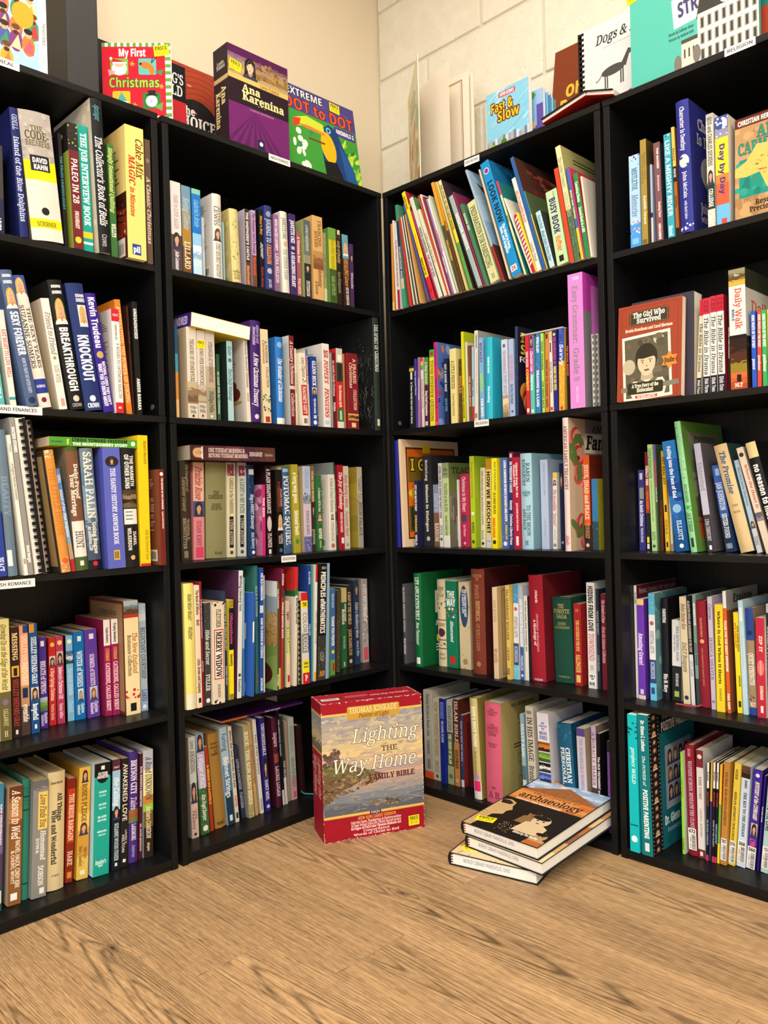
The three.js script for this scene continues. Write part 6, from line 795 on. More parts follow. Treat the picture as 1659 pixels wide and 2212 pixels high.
shelve('D', 3, [1310, 860, 4.753], [
  [339, 402, 319, 740, 9, 'p', '#3a3a82', '#box@4-12@#c9c8d8@30-76;#box@22-36@#8a9a8a@24-90;An Amish Christmas@38-70@#e4e4f2@b;Patricia Davids@72-90@#c9c9e0@b'],
  [413, 462, 376, 555, 8.5, 'p', '#781f28 28 #a23b24 62 #222a2c', 'FINALLY FREE@14-34@#f2e4dc@b;HEATHER LAMBERT@40-58@#d86a3a@b;#box@86-92@#e6d83a@20-80;#box@93-98@#ddd@20-80'],
  [468, 527, 416, 480, 8, 'p', '#a6ce8e', 'Living Expectantly@4-32@#3a5a2c@S;Remembering to keep on in an ordinary world@34-72@#55784a@i@40-68;KEITH@82-90@#3a5a2c@S;#dot@94-97@#3a5a2c'],
  [530, 546, 487, 480, 8.5, 'p', '#6a4ab4 15 #c03a7a 40 #3a5a3a', 'THE END OF ME@14-80@#e4d4ea@b', { k: '' }],
  [551, 594, 520, 545, 9, 'p', '#2c2a20 50 #5a2a1a', '#spk@55-98@#a8502a,#c9783a,#3a1a10@24', {}],
  [603, 660, 550, 545, 8.5, 'p', '#deb52e', 'GET REAL JOY@6-34@#6a5414@b;#box@54-61@#222@30-80;SHEILA@66-86@#7a621c@s;#box@91-96@#222@30-70', { k: 'JOY' }],
  [663, 696, 612, 640, 9, 'p', '#d8d6ce 92 #8a98b0', ''],
  [707, 844, 560, 452, 6.5, 'p', '#1a68b4', '#sc@0-100@#2a78c0,#1a5aa4,#1a3f84,#2a6ab0,#1a5aa0,#15508c;Falling into the Face of God@5-52@#e4ecf4@b@30-62;#dot@57-66@#8ab8e0;ELLIOTT@72-90@#e4ecf4@S@34-70;#dot@93-97@#e4ecf4'],
  [866, 930, 690, 246, 5, 'h', '#88c692', '#spk@2-70@#b8e0ea,#8fd0d8,#4a8a4a@50;BIBLE LAND FOR KIDS@48-62@#244a2c@S;#dot@62-70@#3ab03a;JACK TURNER@70-84@#244a2c@i;#box@89-96@#1f3a24@30-70', { c: '#5a8738', d: 0.23, k: 'FOR KIDS', art: (c, w, h) => { c.fillStyle = '#7a7a68'; c.fillRect(w * 0.12, h * 0.08, w * 0.76, h * 0.22); tx(c, 'GENESIS', w * 0.25, h * 0.11, w * 0.55, h * 0.1, '#3a3a30', 'S'); scenery(c, w * 0.12, h * 0.3, w * 0.76, h * 0.6, ['#6a6a5c', '#8a8a78', '#55554a', '#4a4038', '#b0502a']); } }],
  [1040, 1112, 892, 473, 8, 'p', '#b6b6cc 66 #38363e', 'Uninvited@18-44@#8a8a9c@S;LYSA TERKEURST@70-90@#c9c4d0@S;#box@94-98@#e8e8ea@34-70', { c: '#6a6468' }],
  [1228, 1344, 1078, 698, 8, 'p', '#3358a0 60 #1a2c48', '#box@4-12@#8aa8d8@30-80;JAN JOHNSTON@20-52@#d4dcea@S;SISTERS FOUND@56-84@#e8ecf2@S;#bars@90-96@#c0cad8', { k: 'SISTERS FOUND' }],
  [1374, 1528, 1092, 498, 6.5, 'h', '#cdb586', 'The Promise@6-46@#3f5a7c@I@28-74;ESTHER@54-60@#5a4a2c@hS@30-72;KELLNER@60-66@#5a4a2c@hS@26-76', { c: '#2f4a4c', k: 'PROMISE' }],
  [1548, 1606, 1305, 645, 8, 'p', '#aec6da 66 #c9ced0', '#spk@0-4@#8a7a5a@6;What Every Mother Should Know@8-50@#5f7a94@b@30-66;#face@66-74@#2a2422;THOMAS@82-92@#777@S', { c: '#a89a84' }],
  [1640, 1716, 1330, 520, 6.5, 'p', '#d4c6b2', '#dot@4-10@#333;Where the Heart Is@14-60@#9a4a44@i@40-84;#sc@62-70@#5a5a6a,#8a7a8a', { c: '#bfae98' }],
  [1730, 1840, 1420, 470, 6, 'h', '#d5c890 14 #141414', 'no reason to hide@20-70@#f0f0ee@b', { c: '#141414' }],
], 8);
shelve('D', 4, [1320, 1210, 4.894], [
  [262, 290, 237, 268, 6, 'p', '#dadad6', 'THE CHILDREN@6-16@#2a3a5a@S', { c: '#561d2a', d: 0.22, k: 'CHILDREN', art: (c, w, h) => tx(c, 'Revised, Expanded, With Study Guide', w * 0.06, h * 0.03, w * 0.88, h * 0.05, '#a89aa0', 's') }],
  [292, 365, 268, 410, 5.5, 'p', '#e6c67c 6 #693ab0 96 #d6cdbe', 'Amazing Grace!@34-66@#eae0f6@B;#box@90-95@#d8ccec@30-76', { c: '#5a3298' }],
  [416, 482, 391, 349, 6, 'p', '#58aed0 20 #dadde0 62 #2a4a80 84 #68bede', '#spk@0-20@#8ac8e0,#3f98c0@14;#dot@26-30@#a85a6a;SPIRITUAL GIFTS@35-56@#6a7478@S;SCHREINER@64-80@#c9d4e4@S;#box@88-94@#2a4a80@20-74', { c: '#5b8890', art: ART.tint('#4f7c86', '#7aa4a8', '#8fb4b0', '#45707a') }],
  [546, 614, 526, 405, 8, 'h', '#15171d', 'PARENTING@10-24@#e0e0e0@b;Rita M. Mary@74-92@#e0e0e0@b', { c: '#0f1014', d: 0.2 }],
  [646, 744, 640, 632, 9, 'p', '#d6dade 57 #22282a', 'BELIEVING GOD@4-54@#4a565e@S@48-76;DAY BY DAY@16-42@#4a565e@S@22-40;BETH MOORE@66-82@#dfe4e4@S@30-80;#box@88-95@#a8b84a@26-76'],
  [766, 838, 717, 388, 7.5, 'p', '#d2c6a6', 'Helen Steiner Rice@6-30@#55503e@i;DAILY Bouquets@42-70@#55503e@i;#dot@92-96@#333', { k: 'DAILY', m: 1 }],
  [850, 893, 791, 372, 7.5, 'p', '#15151d 54 #ced2da', 'ALABASTER DOVES AND REMEMBERED IN THE DUST@5-52@#d8d4c4@S;JOY E. ADAMS@60-74@#77808c@S', { k: 'DOVES' }],
  [903, 940, 852, 362, 8, 'p', '#78988f 76 #3a4444', 'MOMENTUM@8-28@#e8f0ec@b;JOHN WEBB@44-64@#3a4a46@b'],
  [948, 1049, 888, 430, 7, 'h', '#8a2030', 'BELIEVERS BIBLE@16-34@#d8a878@S@36-58;#dot@36-40@#d8a878;THE COMMENTARY MAKING MUSIC@44-80@#c08a70@S@38-56', { m: 1, k: 'COMMENTARY', pg: 'o' }],
  [1062, 1112, 1012, 388, 6.5, 'p', '#c5b9d2', 'Canvas@6-20@#6a5a80@i;JESSICA SHAVER@36-74@#6a5a80@S;#dot@90-96@#8a7aa0'],
  [1117, 1213, 1090, 468, 5.5, 'p', '#e9cd2e', 'Where Is God When It Hurts@6-74@#26240f@B@34-72;YANCEY@78-90@#4a4414@S@40-66', { k: 'HURTS' }],
  [1230, 1268, 1172, 328, 5.5, 'p', '#d8dce2 14 #d2592c', 'TOLDE FOR THE GREAT KINGDOM@24-66@#f6e4dc@b;PAUL HOFF@84-97@#f6e4dc@b', { c: '#75462a', k: 'KINGDOM', art: (c, w, h) => { c.fillStyle = '#8d8d88'; c.fillRect(0, 0, w, h * 0.16); tx(c, 'Explore', w * 0.2, h * 0.03, w * 0.6, h * 0.08, '#33302c', 'b'); } }],
  [1336, 1392, 1287, 553, 7, 'p', '#ecd92e', 'STOP ASKING JESUS@6-46@#33300c@b@56-88;INTO YOUR HEART@6-40@#c8502a@b@16-50;GREEAR@58-78@#33300c@b@50-84;#box@88-94@#333@30-80', { k: 'ASKING' }],
  [1397, 1449, 1337, 428, 6.5, 'p', '#aed2e2', '#box@6-18@#d8e8f0@20-80;The Prayer of a Young Woman@20-70@#d0a0b0@s@30-60', { k: 'YOUNG WOMAN' }],
  [1462, 1544, 1411, 508, 7, 'h', '#2a4890 30 #9d866a 93 #2a4890', '#dot@20-26@#1a2c5a;QUIET STRENGTH@42-72@#f0e8dc@S;#spk@82-88@#4a1c14,#c9a878@10;NLT@88-92@#f0e8dc@hS', { k: 'QUIET STRENGTH' }],
  [1548, 1652, 1516, 608, 6, 'p', '#b62a44', 'ZIP IT@16-36@#f2d8b8@b@34-76;#oval@42-58@#d8707c;#box@43-57@#e0c86a@46-54;EHMAN@68-82@#f2d8b8@b@34-76;#box@88-95@#f2e4dc@40-70', { c: '#d8d0c0' }],
  [1662, 1712, 1626, 460, 7, 'p', '#a8b4cc 8 #23262e', 'NOTHING TO FEAR@20-60@#e0e4ea@S', { k: '' }],
], 7);
shelve('D', 0, [1320, 1500, 4.808], [
  [199, 309, 149, 200, -0.8, 'p', '#10bac2', '#spk@6-17@#0f3a44,#1a4a54@14;project WILD@24-50@#e8f8f8@i@36-76;#box@80-81@#0f5a62@10-90;#dot@86-95@#f0fafa', { pg: 'w' }],
  [323, 438, 263, 205, -0.8, 'p', '#0f747c', 'Dr. Glenn I. Latham@4-26@#e8f2f2@b@30-66;The POWER of@29-50@#cfe4e4@i@34-62;POSITIVE PARENTING@53-88@#eef6f6@b@26-74;#box@91-97@#d8e4e4@30-70', { c: '#13606a', art: ART.posit, d: 0.24, pg: 'w', k: 'POSITIVE PARENTING' }],
  [741, 768, 702, 598, 5.6, 'p', '#88d63e', 'Caring for Our Families@24-44@#4a8a1c@i;ELLENWOOD@84-96@#4a6a1c@b', { c: '#d8d4c8', d: 0.12 }],
  [810, 898, 760, 523, 6.2, 'h', '#881a2a', 'SACHAR@3-10@#c9a0b0@b@30-66;WAYSIDE SCHOOL BENEATH THE CLOUD@14-76@#b8a8c4@B@28-74', { bl: [85, '672'], k: 'BENEATH THE CLOUD' }],
  [906, 978, 872, 573, 6.2, 'p', '#782a34 16 #dad6d2 92 #782a34', '#dot@3-9@#e8d8d4;THE CORE@24-46@#55504e@S@30-70;LEIGH A. BORTINS@54-80@#77716e@i@36-64;#box@94-98@#e8e0dc@30-70', { k: 'CORE' }],
  [985, 1010, 996, 708, 5.8, 'p', '#e0e0dc 26 #16161e 94 #c83a5a', 'Graphic@4-24@#333@b;PECK STUDY@28-46@#c83a44@b;AN ISLAND COMPLEX@52-90@#9ab0c4@b', { thin: 1, k: 'STUDY' }],
  [1014, 1034, 1036, 700, 6, 'p', '#c9a83a 40 #2a3a6a', '', { thin: 1, c: '#8a2a2a' }],
  [1046, 1068, 1062, 706, 5.8, 'p', '#e0e0dc 26 #16161e 94 #c83a5a', 'Graphic@4-24@#333@b;PECK STORY@28-46@#c83a44@b;CAVES OF THE PLANET@52-90@#9ab0c4@b', { thin: 1, k: 'CAVES' }],
  [1071, 1096, 1099, 712, 5.8, 'p', '#e0e0dc 26 #16161e 94 #c83a5a', 'Graphic@4-24@#333@b;PECK STORY@28-46@#c83a44@b;SIMPLE MAGNET@52-90@#9ab0c4@b', { thin: 1, k: 'MAGNET' }],
  [1099, 1124, 1132, 728, 6, 'p', '#e0b82a 40 #6aa84a 80 #e6d030', '', { thin: 1, c: '#b83a2a' }],
  [1130, 1200, 1173, 698, 6, 'p', '#b5823a', 'SACHAR@10-24@#5a3a14@B@30-70;MORE SIDEWAYS ARITHMETIC@26-62@#5a3a14@B@30-70', { bl: [85, '787'], k: 'MORE SIDEWAYS' }],
  [1216, 1290, 1284, 712, 7, 'p', '#ddc548', 'SACHAR@6-16@#33290c@B@24-64;SIDEWAYS ARITHMETIC FROM SCHOOL@28-76@#33290c@B@24-64', { bl: [87, '576'], k: 'SIDEWAYS ARITHMETIC' }],
  [1301, 1394, 1362, 740, 7.5, 'p', '#3a2a20 12 #c5d5ea', '#sc@0-12@#5a4030,#2a1c14;BANKS@14-22@#333@b@40-70;THE KEY TO THE INDIAN@26-70@#22252e@B@36-72', { bl: [85, '368'], k: 'KEY' }],
  [1401, 1494, 1482, 778, 8, 'p', '#3e2a98', '#dot@4-8@#e8dcf4;MYSTERY of the CUPBOARD@12-50@#e8e4c0@I@30-80;#box@54-68@#c9b49a@20-92;#face@54-68@#1a1414@20-92;LYNN@70-80@#e05a6a@b', { bl: [89, '560'], k: 'MYSTERY', c: '#2a1c5a' }],
  [1512, 1530, 1592, 850, 8, 'p', '#2a1a7a', 'THE PIED PIPER@10-70@#d8d0f0@b', { k: '' }],
  [1552, 1626, 1634, 870, 8, 'p', '#a8c8c8', '#spk@0-100@#7aa8a8,#d8e4e0@20;GO TO THE LINE@20-56@#2a3a4a@b', { bl: [84, '13'], k: '' }],
  [1634, 1700, 1716, 900, 8, 'p', '#4a6a74', '', {}],
], 6);

// ---------- prints for the books that show their front ----------
const bgFill = (c, w, h, col) => { c.fillStyle = col; c.fillRect(-2, -2, w + 4, h + 4); };
const chips = (c, w, h, n, s = 1) => { for (let i = 0; i < n; i++) { const e = (rnd() * 4) | 0, k = rnd(), d = Math.pow(rnd(), 3) * 5 * s; const [x, y] = e === 0 ? [k * w, d] : e === 1 ? [k * w, h - d] : e === 2 ? [d, k * h] : [w - d, k * h]; blob(c, x, y, rr(0.6, e < 2 ? 6 : 2.4) * s, rr(0.6, e < 2 ? 2.2 : 6) * s, ['#efe6dc', '#f6f1ea', '#e2d2c6'][i % 3]); } };
const damask = (c, w, h, col, n, y0, y1) => { c.strokeStyle = col; c.lineWidth = 1.6; for (let i = 0; i < n; i++) { const x = rr(0, w), y = rr(y0, y1), r = rr(6, 16); c.beginPath(); c.arc(x, y, r, rr(0, 3), rr(3.5, 6)); c.stroke(); c.beginPath(); c.arc(x + r, y, r * 0.5, 1, 5); c.stroke(); } };
const FRONT = {
  bible: (c, w, h) => {
    bgFill(c, w, h, '#9c1626'); damask(c, w, h, '#8a1020', 70, h * 0.84, h);
    const y0 = h * 0.085, y1 = h * 0.815; c.save(); c.beginPath(); c.rect(0, y0, w, y1 - y0); c.clip();
    scenery(c, 0, y0, w, (y1 - y0) * 0.62, ['#8f9098', '#a39c94', '#b5a890', '#cdb888', '#d9c088', '#c9a888', '#b09a98']);
    for (let i = 0; i < 260; i++) blob(c, rr(0, w), y0 + rr(0, 0.58) * (y1 - y0), rr(8, 46), rr(4, 14), ['#a8a2a0', '#c2b294', '#dcc890', '#8d8c94', '#b8a4a0', '#e4d29a'][i % 6] + '88', rr(-0.4, 0.2));
    const wy = y0 + (y1 - y0) * 0.62; scenery(c, 0, wy, w, y1 - wy, ['#c9a884', '#b09a8c', '#9a938e', '#7d8288', '#6a7078', '#5c6068']);
    for (let i = 0; i < 160; i++) blob(c, rr(0.1, 1) * w, rr(wy, y1), rr(4, 22), 1.2, ['#d8b888', '#8a8a8e', '#5a5e66', '#c4a890'][i % 4]);
    poly(c, [[0, wy - h * 0.09], [w * 0.2, wy - h * 0.1], [w * 0.42, wy - h * 0.03], [w * 0.6, wy + h * 0.015], [w * 0.42, wy + h * 0.04], [w * 0.2, wy + h * 0.1], [0, wy + h * 0.2]], '#6b5a3c');
    for (let i = 0; i < 150; i++) { const k = rnd(); blob(c, k * w * 0.5, wy - h * 0.08 + rr(-0.02, 0.05) * h + k * h * 0.08, rr(5, 16), rr(4, 10), ['#5f6a38', '#6f7a44', '#7d5a50', '#4c5530', '#8a7a50'][i % 5]); }
    for (let i = 0; i < 120; i++) { const k = rnd(); blob(c, k * w * 0.55, wy + h * rr(0.0, 0.17) * (1 - k * 0.8) + h * 0.02, rr(7, 20), rr(4, 10), ['#8a6a48', '#6a5038', '#a48660', '#4f3f30', '#7a6a58'][i % 5]); }
    for (let i = 0; i < 26; i++) blob(c, w * rr(0.46, 0.78), y1 - h * rr(0.03, 0.075), rr(8, 20), rr(5, 10), ['#7a6248', '#54463a', '#9a8260'][i % 3]);
    for (let i = 0; i < 40; i++) blob(c, w * rr(0.02, 0.16), wy - h * rr(0.08, 0.2), rr(8, 20), rr(7, 14), ['#5a4448', '#6f5052', '#4a5036', '#7a5a56'][i % 4]);
    c.restore();
    c.fillStyle = '#d3ac4c'; c.fillRect(0, y0 - h * 0.005, w, h * 0.018); c.fillRect(0, y1, w, h * 0.02); c.fillStyle = '#e2c473'; c.fillRect(0, y0, w, h * 0.006); c.fillRect(0, y1 + h * 0.005, w, h * 0.006);
    rrect(c, w * 0.25, h * 0.04, w * 0.52, h * 0.095, 10, '#c49a3c'); tx(c, 'THOMAS KINKADE', w * 0.27, h * 0.047, w * 0.48, h * 0.045, '#e8d49a', 'S'); tx(c, 'Painter of Light', w * 0.36, h * 0.094, w * 0.3, h * 0.032, '#6a4a1c', 'i');
    const sh = { stroke: '#5a5044', sw: 0.06 };
    tx(c, 'Lighting', w * 0.28, h * 0.2, w * 0.66, h * 0.115, '#f3ecd9', 'i', sh); tx(c, 'THE', w * 0.58, h * 0.35, w * 0.16, h * 0.042, '#4a4636', 'S'); tx(c, 'Way Home', w * 0.08, h * 0.405, w * 0.84, h * 0.115, '#f3ecd9', 'i', sh); tx(c, 'FAMILY BIBLE', w * 0.45, h * 0.55, w * 0.46, h * 0.045, '#4a1c34', 'B');
    c.fillStyle = '#1f2250'; c.fillRect(w * 0.45, y1, w * 0.11, h * 0.022); tx(c, 'NKJV', w * 0.46, y1 + 1, w * 0.09, h * 0.02, '#d8d4c4', 's');
    tx(c, 'NEW KING JAMES VERSION', w * 0.33, h * 0.845, w * 0.38, h * 0.024, '#d9b45c', 'S');
    ['Full-Color Easter, Thanksgiving, & Christmas sections', '16 Page Deluxe Full-Color Family Record Section', '64 Pages of Full-Color Thomas Kinkade Art', 'Concordance', 'Words of Christ in Red'].forEach((s, i) => tx(c, s, w * 0.26, h * (0.873 + i * 0.0225), w * 0.5, h * 0.02, '#f0dcd4', i === 2 ? 'B' : 'S'));
    chips(c, w, h, 240, 1.4);
  },
  bibleSide: (c, w, h) => { bgFill(c, w, h, '#98152a'); scenery(c, 0, h * 0.09, w, h * 0.27, ['#8d8f96', '#a8a294', '#c4b48a', '#6f6a5c']); c.fillStyle = '#d3ac4c'; c.fillRect(0, h * 0.08, w, h * 0.018); c.fillRect(0, h * 0.355, w, h * 0.014); c.save(); c.translate(w * 0.9, h * 0.4); c.rotate(Math.PI / 2); tx(c, 'Lighting the', 0, 0, h * 0.3, w * 0.4, '#d8a89c', 'i'); tx(c, 'Way Home', 0, w * 0.42, h * 0.3, w * 0.4, '#d8a89c', 'i'); c.restore(); chips(c, w, h, 120, 1.3); },
  bibleTop: (c, w, h) => { bgFill(c, w, h, '#a31a2c'); c.save(); c.translate(w * 0.94, h * 0.8); c.rotate(Math.PI); tx(c, 'Lighting the Way Home', 0, 0, w * 0.4, h * 0.5, '#e8c8b8', 'i'); c.restore(); lines(c, w * 0.28, h * 0.4, w * 0.25, 2, h * 0.12, '#c88a8a'); chips(c, w, h, 150, 1.5); },
  archaeology: (c, w, h) => {
    bgFill(c, w, h, '#1d1712'); scenery(c, 0, 0, w, h * 0.2, ['#8fb0d4', '#a8c0da', '#7fa0c8']); for (let i = 0; i < 40; i++) blob(c, rr(0, w), rr(0, h * 0.2), rr(10, 40), rr(4, 12), '#d8e2ee99');
    poly(c, [[0, h * 0.24], [w * 0.12, h * 0.19], [w * 0.5, h * 0.05], [w * 0.9, h * 0.18], [w, h * 0.21], [w, h * 0.26], [0, h * 0.26]], '#9a5f34'); for (let i = 0; i < 160; i++) blob(c, rr(0.1, 0.95) * w, h * rr(0.13, 0.25), rr(2, 7), rr(1, 3), ['#7a4424', '#b07a48', '#8a5430'][i % 3]);
    c.fillStyle = '#b4622a'; c.fillRect(w * 0.06, 0, w * 0.36, h * 0.03); tx(c, 'VOLUME ONE A-D', w * 0.08, h * 0.004, w * 0.3, h * 0.022, '#f0d8b8', 's');
    c.fillStyle = '#cf7a34'; c.fillRect(0, h * 0.24, w, h * 0.19); c.fillStyle = '#d9944e'; c.fillRect(0, h * 0.265, w, h * 0.13); damask(c, w, h, '#c27a3c', 30, h * 0.26, h * 0.42); c.fillStyle = '#c8702c'; c.fillRect(w * 0.84, h * 0.27, w * 0.16, h * 0.07);
    tx(c, 'E N C Y C L O P E D I A   O F', w * 0.2, h * 0.255, w * 0.62, h * 0.03, '#3a1c10', 's'); tx(c, 'archaeology', w * 0.08, h * 0.29, w * 0.84, h * 0.095, '#2a1420', 'S'); tx(c, 'HISTORY AND DISCOVERIES', w * 0.1, h * 0.405, w * 0.62, h * 0.025, '#f6e4c8', 'b');
    // two bronze heads, one large in profile and a group on the dark ground
    poly(c, [[0, h * 0.5], [w * 0.1, h * 0.47], [w * 0.2, h * 0.5], [w * 0.22, h * 0.57], [w * 0.27, h * 0.62], [w * 0.23, h * 0.66], [w * 0.24, h * 0.72], [w * 0.14, h * 0.76], [w * 0.1, h], [0, h]], '#c9a878'); poly(c, [[0, h * 0.5], [w * 0.1, h * 0.49], [w * 0.18, h * 0.52], [w * 0.16, h * 0.55], [w * 0.04, h * 0.56]], '#2a1c12'); c.strokeStyle = '#7a5a34'; c.lineWidth = 2; for (let i = 0; i < 8; i++) { c.beginPath(); c.moveTo(0, h * (0.74 + i * 0.035)); c.lineTo(w * 0.12, h * (0.76 + i * 0.033)); c.stroke(); }
    for (const [x, y, s, k] of [[0.56, 0.6, 0.8, '#8a6a44'], [0.7, 0.66, 1.1, '#d8c09a'], [0.9, 0.86, 0.7, '#b8986a']]) { blob(c, w * x, h * y, w * 0.1 * s, h * 0.075 * s, k); poly(c, [[w * (x - 0.13 * s), h * (y + 0.05 * s)], [w * x, h * (y + 0.02)], [w * (x + 0.15 * s), h * (y + 0.08 * s)], [w * (x + 0.16 * s), h * (y + 0.2 * s)], [w * (x - 0.16 * s), h * (y + 0.2 * s)]], k); blob(c, w * (x - 0.03 * s), h * (y - 0.045 * s), w * 0.1 * s, h * 0.03 * s, '#1f150e'); for (const q of [-1, 1]) blob(c, w * (x + q * 0.035 * s - 0.01), h * (y - 0.005), w * 0.014 * s, h * 0.008 * s, '#1c120c'); blob(c, w * (x - 0.01), h * (y + 0.035 * s), w * 0.02 * s, h * 0.006 * s, '#5a2c1c'); }
    for (let i = 0; i < 60; i++) blob(c, w * rr(0.36, 0.56), h * rr(0.8, 0.95), 2.2, 2.2, ['#f0e0c0', '#8a6a40'][i % 2]);
